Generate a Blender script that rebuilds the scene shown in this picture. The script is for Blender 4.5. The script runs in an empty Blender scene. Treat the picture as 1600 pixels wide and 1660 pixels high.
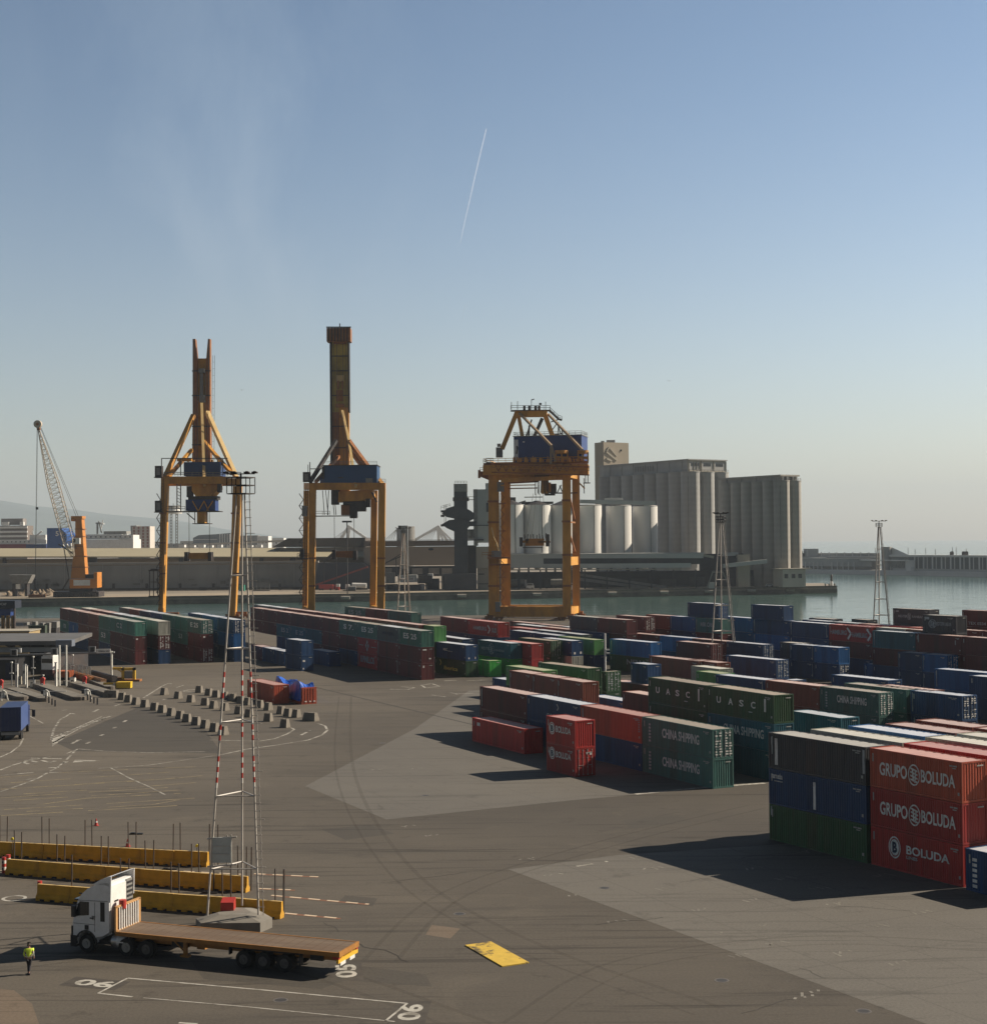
import bpy, math, random
from mathutils import Vector, Matrix
random.seed(11)
sc = bpy.context.scene
C = sc.collection
R = math.radians

# ---------------------------------------------------------------- camera
F, H, PIT, ROL = 2450.0, 24.3, R(1.14), R(0.5)
cd = bpy.data.cameras.new('camera'); cam = bpy.data.objects.new('camera', cd); C.objects.link(cam)
cd.sensor_fit = 'HORIZONTAL'; cd.sensor_width = 36.0; cd.lens = 36.0*F/1600.0
cd.clip_start = 0.5; cd.clip_end = 120000
cr, sr, cp, sp = math.cos(ROL), math.sin(ROL), math.cos(PIT), math.sin(PIT)
rt = Vector((cr, sr*sp, -sr*cp)); up = Vector((sr, -cr*sp, cr*cp)); bk = -Vector((0, cp, sp))
m = Matrix((rt, up, bk)).transposed().to_4x4(); m.translation = (0, 0, H); cam.matrix_world = m
sc.camera = cam
# ---------------------------------------------------------------- world and sun
SUN_EL, SUN_AZ = R(33.5), R(16.0)          # azimuth measured from +X towards +Y
w = bpy.data.worlds.new('World'); sc.world = w; w.use_nodes = True
nt = w.node_tree; nt.nodes.clear()
def wn(t, **k):
    n = nt.nodes.new(t)
    for a, b in k.items(): setattr(n, a, b)
    return n
out = wn('ShaderNodeOutputWorld'); bg = wn('ShaderNodeBackground'); sky = wn('ShaderNodeTexSky')
sky.sky_type = 'NISHITA'; sky.sun_disc = False; sky.sun_elevation = SUN_EL; sky.sun_rotation = R(90)-SUN_AZ
sky.air_density = 1.0; sky.dust_density = 0.8; sky.ozone_density = 1.6; sky.altitude = 0
bg.inputs[1].default_value = 0.085
tc = wn('ShaderNodeTexCoord'); mp = wn('ShaderNodeMapping'); mp.inputs[3].default_value = (9.0, 1.0, 4.0); mp.inputs[2].default_value = (0.0, -0.5, 0.0)
no = wn('ShaderNodeTexNoise'); no.inputs['Scale'].default_value = 1.6; no.inputs['Detail'].default_value = 7; no.inputs['Roughness'].default_value = 0.62; no.inputs['Distortion'].default_value = 0.5
rp = wn('ShaderNodeValToRGB'); rp.color_ramp.elements[0].position = 0.42; rp.color_ramp.elements[1].position = 0.80
rp.color_ramp.elements[1].color = (0.26, 0.26, 0.26, 1); rp.color_ramp.elements[0].color = (0, 0, 0, 1)
mx = wn('ShaderNodeMix', data_type='RGBA'); mx.inputs[7].default_value = (6.2, 6.6, 7.0, 1)
hs = wn('ShaderNodeHueSaturation'); hs.inputs['Saturation'].default_value = 0.86
nt.links.new(tc.outputs['Generated'], mp.inputs[0]); nt.links.new(mp.outputs[0], no.inputs['Vector']); nt.links.new(no.outputs[0], rp.inputs[0])
nt.links.new(sky.outputs[0], hs.inputs['Color']); nt.links.new(hs.outputs[0], mx.inputs[6]); cm1 = wn('ShaderNodeMath', operation='MULTIPLY')
sx = wn('ShaderNodeSeparateXYZ'); nt.links.new(tc.outputs['Generated'], sx.inputs[0])
def wr(src, a, b_, c, d):
    r = wn('ShaderNodeMapRange'); r.interpolation_type = 'SMOOTHSTEP'
    for i, v in enumerate((a, b_, c, d)): r.inputs[i+1].default_value = v
    nt.links.new(src, r.inputs[0]); return r.outputs[0]
cx1 = wr(sx.outputs[0], -0.30, -0.17, 0.15, 1.0); cx2 = wr(sx.outputs[0], -0.14, -0.02, 1.0, 0.08); cz1 = wr(sx.outputs[2], 0.10, 0.22, 0.0, 1.0)
cm2 = wn('ShaderNodeMath', operation='MULTIPLY'); nt.links.new(cx1, cm2.inputs[0]); nt.links.new(cx2, cm2.inputs[1])
cm3 = wn('ShaderNodeMath', operation='MULTIPLY'); nt.links.new(cm2.outputs[0], cm3.inputs[0]); nt.links.new(cz1, cm3.inputs[1])
nt.links.new(cm3.outputs[0], cm1.inputs[0]); nt.links.new(rp.outputs[0], cm1.inputs[1]); nt.links.new(cm1.outputs[0], mx.inputs[0])
fz0 = wr(sx.outputs[2], 0.02, 0.42, 1.06, 0.80); fz1 = wr(sx.outputs[2], 0.36, 0.75, 1.0, 0.24); fzz = wn('ShaderNodeMath', operation='MULTIPLY'); nt.links.new(fz0, fzz.inputs[0]); nt.links.new(fz1, fzz.inputs[1]); fx = wr(sx.outputs[0], -0.4, 0.4, 0.88, 1.06); fz2 = wn('ShaderNodeMath', operation='MULTIPLY'); nt.links.new(fzz.outputs[0], fz2.inputs[0]); nt.links.new(fx, fz2.inputs[1]); fz = fz2.outputs[0]; fy = wr(sx.outputs[1], -0.5, 0.6, 0.34, 1.0)     # unseen sky overhead and behind the viewer dimmed to deepen the shade
mm = wn('ShaderNodeMath', operation='MULTIPLY'); nt.links.new(fz, mm.inputs[0]); nt.links.new(fy, mm.inputs[1])
m3 = wn('ShaderNodeMath', operation='MULTIPLY'); nt.links.new(mm.outputs[0], m3.inputs[0]); m3.inputs[1].default_value = bg.inputs[1].default_value; nt.links.new(m3.outputs[0], bg.inputs[1])
tint = wn('ShaderNodeMix', data_type='RGBA', blend_type='MULTIPLY'); tint.inputs[0].default_value = 1.0; tm = wn('ShaderNodeMix', data_type='RGBA'); tm.inputs[6].default_value = (1.07, 1.0, 0.94, 1); tm.inputs[7].default_value = (0.82, 0.96, 1.07, 1); nt.links.new(wr(sx.outputs[2], 0.0, 0.36, 0.0, 1.0), tm.inputs[0]); nt.links.new(tm.outputs[2], tint.inputs[7])
nt.links.new(mx.outputs[2], tint.inputs[6]); nt.links.new(tint.outputs[2], bg.inputs[0]); nt.links.new(bg.outputs[0], out.inputs[0])
sd = bpy.data.lights.new('sun', 'SUN'); sun = bpy.data.objects.new('sun', sd); C.objects.link(sun)
sd.energy = 5.0; sd.angle = R(0.5); sd.color = (1.0, 0.87, 0.70)
sun.rotation_euler = Vector((math.cos(SUN_EL)*math.cos(SUN_AZ), math.cos(SUN_EL)*math.sin(SUN_AZ), math.sin(SUN_EL))).to_track_quat('Z', 'Y').to_euler()
sc.view_settings.view_transform = 'Standard'; sc.view_settings.look = 'None'; sc.view_settings.gamma = 1
sc.view_settings.exposure = 0.5
sc.cycles.volume_bounces = 0
sc.cycles.max_bounces = 6; sc.cycles.diffuse_bounces = 3; sc.cycles.glossy_bounces = 3

# ---------------------------------------------------------------- photo survey helpers: where a line of sight meets a height or a distance
def ray(px, py):
    u, v = (px-800)/F, (py-830)/F
    a = u*cr - v*sr; b = u*sr + v*cr
    return Vector((a, cp+b*sp, sp-b*cp))
def G(px, py, z=0.0):
    d = ray(px, py); t = (z-H)/d.z; return Vector((d.x*t, d.y*t, z))
def P(px, py, Y):
    d = ray(px, py); t = Y/d.y; return Vector((d.x*t, Y, H+d.z*t))
def PX(p):
    x, y, z = p[0], p[1], p[2]-H
    yy = y*cp+z*sp; zz = -y*sp+z*cp; a = x/yy; b = -zz/yy
    return 800+F*(a*cr+b*sr), 830+F*(-a*sr+b*cr)

# ---------------------------------------------------------------- materials
MATS = {}
def mat(name, col, rough=0.7, bands=None, metal=0.0, var=0.12, scale=1.0, col2=None, amt=0.35, stretch=(1, 1, 1), bump=0.0, spec=0.5, rnd=0.0, alpha=None, thr=(0.45, 0.7), coord='Object'):
    if name in MATS: return MATS[name]
    m = bpy.data.materials.new(name); m.use_nodes = True; n = m.node_tree; b = n.nodes['Principled BSDF']
    b.inputs['Roughness'].default_value = rough; b.inputs['Metallic'].default_value = metal
    b.inputs['Specular IOR Level'].default_value = spec
    t = n.nodes.new('ShaderNodeTexCoord'); mp = n.nodes.new('ShaderNodeMapping'); mp.inputs[3].default_value = stretch
    n.links.new(t.outputs[coord], mp.inputs[0])
    a1 = n.nodes.new('ShaderNodeTexNoise'); a1.inputs['Scale'].default_value = scale; a1.inputs['Detail'].default_value = 6; a1.inputs['Roughness'].default_value = 0.6
    n.links.new(mp.outputs[0], a1.inputs['Vector'])
    h = n.nodes.new('ShaderNodeHueSaturation'); h.inputs['Color'].default_value = (*col, 1)
    mr = n.nodes.new('ShaderNodeMapRange'); mr.inputs[1].default_value = 0.3; mr.inputs[2].default_value = 0.7
    mr.inputs[3].default_value = 1-var; mr.inputs[4].default_value = 1+var
    n.links.new(a1.outputs[0], mr.inputs[0]); src = mr.outputs[0]
    if rnd:
        oi = n.nodes.new('ShaderNodeObjectInfo'); m2 = n.nodes.new('ShaderNodeMapRange'); m2.inputs[3].default_value = 1-rnd; m2.inputs[4].default_value = 1+rnd
        n.links.new(oi.outputs['Random'], m2.inputs[0]); mu = n.nodes.new('ShaderNodeMath'); mu.operation = 'MULTIPLY'
        n.links.new(m2.outputs[0], mu.inputs[0]); n.links.new(src, mu.inputs[1]); src = mu.outputs[0]
    n.links.new(src, h.inputs['Value']); last = h.outputs[0]
    if col2:
        a2 = n.nodes.new('ShaderNodeTexNoise'); a2.inputs['Scale'].default_value = scale*0.37; a2.inputs['Detail'].default_value = 8; a2.inputs['Roughness'].default_value = 0.7
        mp2 = n.nodes.new('ShaderNodeMapping'); mp2.inputs[3].default_value = stretch; mp2.inputs[1].default_value = (7.3, 3.1, 1.7)
        n.links.new(t.outputs[coord], mp2.inputs[0]); n.links.new(mp2.outputs[0], a2.inputs['Vector'])
        r2 = n.nodes.new('ShaderNodeMapRange'); r2.inputs[1].default_value = thr[0]; r2.inputs[2].default_value = thr[1]; r2.inputs[4].default_value = amt
        n.links.new(a2.outputs[0], r2.inputs[0]); mxx = n.nodes.new('ShaderNodeMix'); mxx.data_type = 'RGBA'; mxx.inputs[7].default_value = (*col2, 1)
        n.links.new(last, mxx.inputs[6]); n.links.new(r2.outputs[0], mxx.inputs[0]); last = mxx.outputs[2]
    if bands:                             # horizontal casting lines
        wv = n.nodes.new('ShaderNodeTexWave'); wv.bands_direction = 'Z'; wv.inputs['Scale'].default_value = bands[0]; wv.inputs['Distortion'].default_value = 1.2; wv.inputs['Detail'].default_value = 3; wv.inputs['Detail Scale'].default_value = .3
        n.links.new(t.outputs['Object'], wv.inputs['Vector']); hb = n.nodes.new('ShaderNodeHueSaturation'); mb_ = n.nodes.new('ShaderNodeMapRange'); mb_.inputs[3].default_value = 1-bands[1]; mb_.inputs[4].default_value = 1+bands[1]*.4
        n.links.new(wv.outputs['Fac'], mb_.inputs[0]); n.links.new(mb_.outputs[0], hb.inputs['Value']); n.links.new(last, hb.inputs['Color']); last = hb.outputs[0]
    n.links.new(last, b.inputs['Base Color'])
    if bump:
        bn = n.nodes.new('ShaderNodeBump'); bn.inputs['Strength'].default_value = bump; bn.inputs['Distance'].default_value = 0.05
        n.links.new(a1.outputs[0], bn.inputs['Height']); n.links.new(bn.outputs[0], b.inputs['Normal'])
    if alpha is not None: b.inputs['Alpha'].default_value = alpha
    MATS[name] = m; return m

# ---------------------------------------------------------------- mesh builder
class MB:
    def __init__(s): s.v = []; s.f = []; s.sm = []
    def add(s, vs, fs, smooth=False):
        o = len(s.v); s.v += [tuple(p) for p in vs]; s.f += [tuple(i+o for i in f) for f in fs]; s.sm += [smooth]*len(fs); return s
    def box(s, x0, x1, y0, y1, z0, z1):
        vs = [(x0,y0,z0),(x1,y0,z0),(x1,y1,z0),(x0,y1,z0),(x0,y0,z1),(x1,y0,z1),(x1,y1,z1),(x0,y1,z1)]
        return s.add(vs, [(0,3,2,1),(4,5,6,7),(0,1,5,4),(1,2,6,5),(2,3,7,6),(3,0,4,7)])
    def bar(s, a, b, w, h=None, w2=None, h2=None):
        a, b = Vector(a), Vector(b); h = h or w; w2 = w2 or w; h2 = h2 or h
        d = (b-a).normalized(); q = Vector((0, 0, 1)) if abs(d.z) < 0.9 else Vector((0, 1, 0))
        u = d.cross(q).normalized(); v = u.cross(d).normalized(); vs = []
        for p, ww, hh in ((a, w, h), (b, w2, h2)):
            for i, j in ((-1,-1),(1,-1),(1,1),(-1,1)): vs.append(p+u*i*ww/2+v*j*hh/2)
        return s.add(vs, [(0,3,2,1),(4,5,6,7),(0,1,5,4),(1,2,6,5),(2,3,7,6),(3,0,4,7)])
    def cyl(s, a, b, r, r2=None, n=12, cap=True):
        a, b = Vector(a), Vector(b); r2 = r if r2 is None else r2
        d = (b-a).normalized(); q = Vector((0, 0, 1)) if abs(d.z) < 0.9 else Vector((0, 1, 0))
        u = d.cross(q).normalized(); v = u.cross(d).normalized(); vs = []
        for p, rr in ((a, r), (b, r2)):
            for i in range(n): t = 2*math.pi*i/n; vs.append(p+(u*math.cos(t)+v*math.sin(t))*rr)
        fs = [(i, (i+1) % n, n+(i+1) % n, n+i) for i in range(n)]
        s.add(vs, fs, n > 6)
        if cap:
            if r > 0: s.add(vs[:n], [tuple(range(n))[::-1]])
            if r2 > 0: s.add(vs[n:], [tuple(range(n))])
        return s
    def tube(s, pts, r, n=6):
        for a, b in zip(pts[:-1], pts[1:]): s.cyl(a, b, r, n=n)
        return s
    def prism(s, pts, z0, z1):          # plan polygon raised
        n = len(pts); vs = [(p[0], p[1], z0) for p in pts]+[(p[0], p[1], z1) for p in pts]
        ar = sum(pts[i][0]*pts[(i+1) % n][1]-pts[(i+1) % n][0]*pts[i][1] for i in range(n))
        f = [tuple(range(n))[::-1], tuple(range(n, 2*n))]+[(i, (i+1) % n, n+(i+1) % n, n+i) for i in range(n)]
        if ar < 0: f = [q[::-1] for q in f]
        return s.add(vs, f)
    def slab(s, quad, th):               # quad of world points extruded along its normal backwards
        q = [Vector(p) for p in quad]; nr = (q[1]-q[0]).cross(q[-1]-q[0]).normalized(); n = len(q)
        vs = q+[p-nr*th for p in q]
        return s.add(vs, [tuple(range(n)), tuple(range(n, 2*n))[::-1]]+[(i, n+i, n+(i+1) % n, (i+1) % n) for i in range(n)])
    def profile(s, prof, x0, x1):        # closed profile in (y,z) swept along x
        n = len(prof); vs = [(x0, p[0], p[1]) for p in prof]+[(x1, p[0], p[1]) for p in prof]
        ar = sum(prof[i][0]*prof[(i+1) % n][1]-prof[(i+1) % n][0]*prof[i][1] for i in range(n))
        f = [tuple(range(n))[::-1], tuple(range(n, 2*n))]+[(i, (i+1) % n, n+(i+1) % n, n+i) for i in range(n)]
        if ar < 0: f = [q[::-1] for q in f]
        return s.add(vs, f)
    def mesh(s, name):
        me = bpy.data.meshes.new(name); me.from_pydata(s.v, [], s.f); me.update()
        for p, q in zip(me.polygons, s.sm): p.use_smooth = q
        return me
    def build(s, name, m, parent=None, loc=None):
        me = s.mesh(name); me.materials.append(m); o = bpy.data.objects.new(name, me); C.objects.link(o)
        if parent: o.parent = parent
        if loc: o.location = loc
        return o
def tag(o, label=None, cat=None, group=None, kind=None):
    if label: o['label'] = label
    if cat: o['category'] = cat
    if group: o['group'] = group
    if kind: o['kind'] = kind
    return o
def thing(name, label, cat, loc=(0, 0, 0), rz=0.0, group=None):
    o = bpy.data.objects.new(name, None); C.objects.link(o); o.location = loc; o.rotation_euler = (0, 0, rz); o.empty_display_size = 0.2
    return tag(o, label, cat, group)
def copy_tree(o, parent=None):
    c = o.copy(); C.objects.link(c)
    if parent: c.parent = parent
    for ch in list(o.children): copy_tree(ch, c)
    return c
def part(name, mb, m, parent, label=None):
    o = mb.build(name, m, parent)
    if label: o['label'] = label
    return o
_fc = {}
def text_mesh(txt, bold=0.0):
    key = (txt, bold)
    if key in _fc: return _fc[key]
    cu = bpy.data.curves.new('t', 'FONT'); cu.body = txt; cu.extrude = 0.0; cu.offset = bold; cu.resolution_u = 3
    o = bpy.data.objects.new('t', cu); C.objects.link(o); bpy.context.view_layer.update()
    me = bpy.data.meshes.new_from_object(o.evaluated_get(bpy.context.evaluated_depsgraph_get()))
    bpy.data.objects.remove(o); xs = [v.co.x for v in me.vertices]; ys = [v.co.y for v in me.vertices]
    x0, x1, y0, y1 = min(xs), max(xs), min(ys), max(ys)
    vs = [((v.co.x-x0)/(x1-x0), (v.co.y-y0)/(y1-y0)) for v in me.vertices]; fs = [tuple(p.vertices) for p in me.polygons]
    _fc[key] = (vs, fs); return _fc[key]
def add_text(mb, txt, org, ux, uz, w, h, bold=0.02, th=0.0):   # lettering laid on a plane: org lower left, ux along, uz up
    vs, fs = text_mesh(txt, bold); org, ux, uz = Vector(org), Vector(ux).normalized(), Vector(uz).normalized()
    mb.add([org+ux*(a*w)+uz*(b*h) for a, b in vs], fs); return mb
def add_ring(mb, cen, ux, uz, r1, r2, n=20, sq=1.0):
    cen, ux, uz = Vector(cen), Vector(ux).normalized(), Vector(uz).normalized(); vs = []
    for rr in (r1, r2):
        for i in range(n): t = 2*math.pi*i/n; vs.append(cen+ux*math.cos(t)*rr*sq+uz*math.sin(t)*rr)
    return mb.add(vs, [(i, (i+1) % n, n+(i+1) % n, n+i) for i in range(n)])
def add_disc(mb, cen, ux, uz, r, n=20, sq=1.0):
    cen, ux, uz = Vector(cen), Vector(ux).normalized(), Vector(uz).normalized()
    return mb.add([cen+ux*math.cos(2*math.pi*i/n)*r*sq+uz*math.sin(2*math.pi*i/n)*r for i in range(n)], [tuple(range(n))])

# ---------------------------------------------------------------- ground, water, quays
def ground_mat(name, c1, c2, c3, rough=0.85, seam=0.0, grad=False):
    m = bpy.data.materials.new(name); m.use_nodes = True; n = m.node_tree; b = n.nodes['Principled BSDF']; b.inputs['Roughness'].default_value = rough
    b.inputs['Specular IOR Level'].default_value = 0.25
    t = n.nodes.new('ShaderNodeTexCoord')
    def noise(s, d, r, st=(1, 1, 1), off=0.0, rot=0.0, dist=0.0):
        mp = n.nodes.new('ShaderNodeMapping'); mp.inputs[3].default_value = st; mp.inputs[1].default_value = (off, off*2, 0); mp.inputs[2].default_value = (0, 0, rot)
        a = n.nodes.new('ShaderNodeTexNoise'); a.inputs['Scale'].default_value = s; a.inputs['Detail'].default_value = d; a.inputs['Roughness'].default_value = r; a.inputs['Distortion'].default_value = dist
        n.links.new(t.outputs['Object'], mp.inputs[0]); n.links.new(mp.outputs[0], a.inputs['Vector']); return a.outputs[0]
    def rng(s, a, b_, c=0.0, d=1.0):
        r = n.nodes.new('ShaderNodeMapRange'); r.inputs[1].default_value = a; r.inputs[2].default_value = b_; r.inputs[3].default_value = c; r.inputs[4].default_value = d; n.links.new(s, r.inputs[0]); return r.outputs[0]
    def mix(a, b_, f):
        x = n.nodes.new('ShaderNodeMix'); x.data_type = 'RGBA'
        for i, s in ((6, a), (7, b_)):
            if isinstance(s, tuple): x.inputs[i].default_value = (*s, 1)
            else: n.links.new(s, x.inputs[i])
        n.links.new(f, x.inputs[0]); return x.outputs[2]
    ff = rng(noise(0.015, 6, 0.62, off=3), 0.36, 0.60)
    if grad:                                # the sandier, more worn surface lies towards the gate side of the yard
        sp_ = n.nodes.new('ShaderNodeSeparateXYZ'); n.links.new(t.outputs['Object'], sp_.inputs[0]); gx = rng(sp_.outputs[0], -46, 4, 0.62, 0.0)
        am = n.nodes.new('ShaderNodeMath'); am.operation = 'MULTIPLY'; n.links.new(ff, am.inputs[0]); am.inputs[1].default_value = 0.42
        aa = n.nodes.new('ShaderNodeMath'); aa.use_clamp = True; n.links.new(am.outputs[0], aa.inputs[0]); n.links.new(gx, aa.inputs[1]); ff = aa.outputs[0]
    c = mix(c1, c2, ff)
    c = mix(c, c3, rng(noise(0.12, 7, 0.7, (0.35, 1.2, 1), 9, 0.45, 0.6), 0.52, 0.72, 0, 0.55))          # tyre worn lanes
    dk = tuple(x*0.45 for x in c1)
    c = mix(c, dk, rng(noise(0.35, 8, 0.75, (1, 1, 1), 21), 0.57, 0.72, 0, 0.6))                       # oil stains
    c = mix(c, c2, rng(noise(0.06, 8, 0.72, (1, 1, 1), 71, 0.3, 1.2), 0.56, 0.68, 0, 0.45))
    c = mix(c, dk, rng(noise(1.7, 7, 0.8, (1, 1, 1), 33), 0.62, 0.72, 0, 0.45))
    c = mix(c, dk, rng(noise(0.5, 5, 0.6, (0.06, 1.5, 1), 4, -0.32, 1.6), 0.575, 0.68, 0, 0.55))          # skid marks
    c = mix(c, dk, rng(noise(0.5, 5, 0.6, (0.06, 1.5, 1), 44, 1.1, 1.6), 0.59, 0.68, 0, 0.5))
    if seam:                                                                                            # joints of cast bays
        br = n.nodes.new('ShaderNodeTexBrick'); br.inputs['Scale'].default_value = seam; br.inputs['Mortar Size'].default_value = 0.012; br.inputs['Brick Width'].default_value = 1.0; br.inputs['Row Height'].default_value = 1.0; br.offset = 0
        mp = n.nodes.new('ShaderNodeMapping'); mp.inputs[2].default_value = (0, 0, R(-27)); n.links.new(t.outputs['Object'], mp.inputs[0]); n.links.new(mp.outputs[0], br.inputs['Vector'])
        c = mix(c, dk, rng(br.outputs['Fac'], 0, 1, 0, 0.22))
    fine = noise(6.0, 4, 0.7); h = n.nodes.new('ShaderNodeHueSaturation'); n.links.new(c, h.inputs['Color'])
    n.links.new(rng(fine, 0.3, 0.7, 0.82, 1.18), h.inputs['Value']); n.links.new(h.outputs[0], b.inputs['Base Color'])
    bn = n.nodes.new('ShaderNodeBump'); bn.inputs['Strength'].default_value = 0.25; bn.inputs['Distance'].default_value = 0.02; n.links.new(fine, bn.inputs['Height']); n.links.new(bn.outputs[0], b.inputs['Normal'])
    return m
ASPH = ground_mat('asphalt', (0.070, 0.0625, 0.054), (0.140, 0.122, 0.098), (0.056, 0.051, 0.045), grad=True)
CONC = ground_mat('yard_concrete', (0.128, 0.120, 0.108), (0.150, 0.140, 0.123), (0.108, 0.101, 0.091), seam=0.16)
PALE = ground_mat('pale_apron', (0.36, 0.30, 0.22), (0.30, 0.26, 0.2), (0.25, 0.21, 0.16))
def struct(name, mb, m): return tag(mb.build(name, m), kind='structure')
g = MB(); g.prism([(-900, -60), (900, -60), (900, 270), (420, 350), (200, 398), (112, 424), (62, 442), (44, 492), (20, 500), (-60, 508), (-900, 508)], -5, 0); struct('ground', g, ASPH)
def sheet(name, pts, z, m):
    b = MB(); b.add([(p[0], p[1], z) for p in pts], [tuple(range(len(pts)))])
    a = sum(pts[i][0]*pts[(i+1) % len(pts)][1]-pts[(i+1) % len(pts)][0]*pts[i][1] for i in range(len(pts)))
    if a < 0: b.f = [b.f[0][::-1]]
    return struct(name, b, m)
# paler cast bays in the yard
sheet('pavement', [G(495, 1275), G(626, 1329), G(925, 1298), G(1245, 1270), G(1330, 1262), G(1100, 1190), G(800, 1118), G(760, 1120), G(672, 1182)], 0.004, CONC)
e1, e2 = G(1240, 1564), G(824, 1410); dd = (e1-e2)
sheet('pavement', [e2, e2+dd*3.2, e2+dd*3.2+Vector((60, 22, 0)), G(1700, 1340), G(1000, 1387)], 0.004, CONC)
# water
wm = bpy.data.materials.new('water'); wm.use_nodes = True; n = wm.node_tree; b = n.nodes['Principled BSDF']
b.inputs['Base Color'].default_value = (0.062, 0.112, 0.102, 1); b.inputs['Roughness'].default_value = 0.12; b.inputs['IOR'].default_value = 1.33
t = n.nodes.new('ShaderNodeTexCoord'); bl = None
for s, st, d in ((0.09, 0.35, 0.9), (0.6, 0.35, 0.12), (2.2, 0.25, 0.03)):
    a = n.nodes.new('ShaderNodeTexNoise'); a.inputs['Scale'].default_value = s; a.inputs['Detail'].default_value = 4
    n.links.new(t.outputs['Object'], a.inputs['Vector']); q = n.nodes.new('ShaderNodeBump'); q.inputs['Strength'].default_value = st; q.inputs['Distance'].default_value = d
    n.links.new(a.outputs[0], q.inputs['Height'])
    if bl: n.links.new(bl.outputs[0], q.inputs['Normal'])
    bl = q
n.links.new(bl.outputs[0], b.inputs['Normal'])
g = MB(); g.add([(-30000, 250, -2.5), (30000, 250, -2.5), (30000, 17000, -2.5), (-30000, 17000, -2.5)], [(0, 1, 2, 3)]); struct('water', g, wm)
# far quay
fq = [G(-700, 995, -2.5), G(0, 985, -2.5), G(300, 979.6, -2.5), G(600, 975, -2.5), G(1000, 968, -2.5), G(1357, 961.5, -2.5)]
tip = fq[-1]; back = [tip+Vector((4, 52, 0)), tip+Vector((-30, 60, 0)), tip+Vector((-22, 150, 0)), tip+Vector((-60, 700, 0)), Vector((-200, 3500, 0)), Vector((-6000, 4500, 0)), Vector((-6000, 1400, 0))]
qb = MB(); qb.prism([(p.x, p.y) for p in fq+back], -5, 1.0)
QM = ground_mat('far_quay', (0.30, 0.26, 0.21), (0.25, 0.22, 0.18), (0.19, 0.17, 0.14)); struct('far_quay', qb, QM)
def qline(px, off=0.0):               # a point on the far quay, off metres behind its edge
    xs = [PX((p.x, p.y, -2.5))[0] for p in fq]
    for i in range(len(fq)-1):
        if px <= xs[i+1] or i == len(fq)-2:
            t = (px-xs[i])/(xs[i+1]-xs[i]); p = fq[i].lerp(fq[i+1], t); break
    return P(px, 900, p.y+off)
g = MB()                               # dark fender beam and pale cope line along the quay face
for a, b_ in zip(fq[:-1], fq[1:]):
    for z0, z1, o in ((-2.4, -0.4, 0.35), (0.55, 1.25, 0.2)): g.bar((a.x, a.y-o, (z0+z1)/2), (b_.x, b_.y-o, (z0+z1)/2), 0.5, z1-z0)
struct('kerb', g, mat('fender', (0.10, 0.09, 0.08), 0.9, var=0.4, scale=0.2, col2=(0.28, 0.25, 0.2), amt=0.7))
pa = [qline(-100, 4), qline(700, 4), qline(700, 42), qline(-100, 52)]; sheet('pavement', pa, 1.006, PALE)
# bright gravel strip / rubble by the quay foot is part of the apron
HILL = mat('hill', (0.10, 0.13, 0.10), 1.0, var=0.3, scale=0.002)
g = MB(); hv = []
prof = [(-900, 800), (-500, 806), (-200, 808), (0, 813), (60, 817), (125, 829), (170, 833), (245, 838), (300, 848), (360, 856), (440, 868), (520, 880), (600, 890)]
for i, (px, py) in enumerate(prof):
    for k, (D, f_) in enumerate(((11000, 0.15), (12500, 0.72), (14000, 1.0), (16500, 0.7))):
        top = P(px, py, 14000); zz = max(top.z, 0)*f_*(1+0.05*math.sin(i*2.3+k)); q = P(px, 890, D); hv.append((q.x, D, zz if k else -3))
g.add(hv, [(i*4+k, i*4+4+k, i*4+5+k, i*4+1+k) for i in range(len(prof)-1) for k in range(3)], True); struct('hills', g, HILL)

# ---------------------------------------------------------------- painted markings on the yard
WP = mat('road_paint', (0.44, 0.42, 0.37), 0.8, var=0.1, scale=2.4, col2=(0.13, 0.115, 0.092), amt=0.92, thr=(0.40, 0.58))
WPB = mat('road_paint_fresh', (0.46, 0.445, 0.40), 0.8, var=0.12, scale=2.2, col2=(0.15, 0.135, 0.11), amt=0.85, thr=(.46, .64))
YP = mat('yellow_paint', (0.62, 0.42, 0.06), 0.75, var=0.12, scale=2, col2=(0.05, 0.045, 0.04), amt=0.85, thr=(0.56, 0.62))
def line_on(b, pts, wd, z=0.010, dash=None):
    for a, c in zip(pts[:-1], pts[1:]):
        d = (c-a); L = d.length; d.normalize(); nrm = Vector((-d.y, d.x, 0)); s = 0.0
        while s < L:
            e = min(L, s+(dash[0] if dash else L))
            q = [a+d*s-nrm*wd/2, a+d*e-nrm*wd/2, a+d*e+nrm*wd/2, a+d*s+nrm*wd/2]
            b.add([(p.x, p.y, z) for p in q], [(0, 1, 2, 3)]); s = e+(dash[1] if dash else 1)
    return b
def poly_on(b, pts, z=0.010):
    a = sum(pts[i].x*pts[(i+1) % len(pts)].y-pts[(i+1) % len(pts)].x*pts[i].y for i in range(len(pts)))
    p = pts if a > 0 else pts[::-1]; b.add([(q.x, q.y, z) for q in p], [tuple(range(len(p)))])
def gs(*c): return [G(x, y) for x, y in c]
b = MB()
line_on(b, gs((159, 1611), (207, 1586.5), (418, 1605), (660, 1627.5), (625, 1656)), 0.14)
line_on(b, gs((159, 1611), (215, 1617)), 0.16); line_on(b, gs((232, 1618.5), (400, 1633), (640, 1657)), 0.10)
line_on(b, gs((290, 1659), (320, 1661)), 0.2)
struct('painted_bay', b, WPB)
b = MB()
line_on(b, gs((0, 1284), (30, 1274), (60, 1263), (95, 1228+15), (108, 1232), (122, 1217)), 0.25, dash=(4, 1.2))
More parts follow.
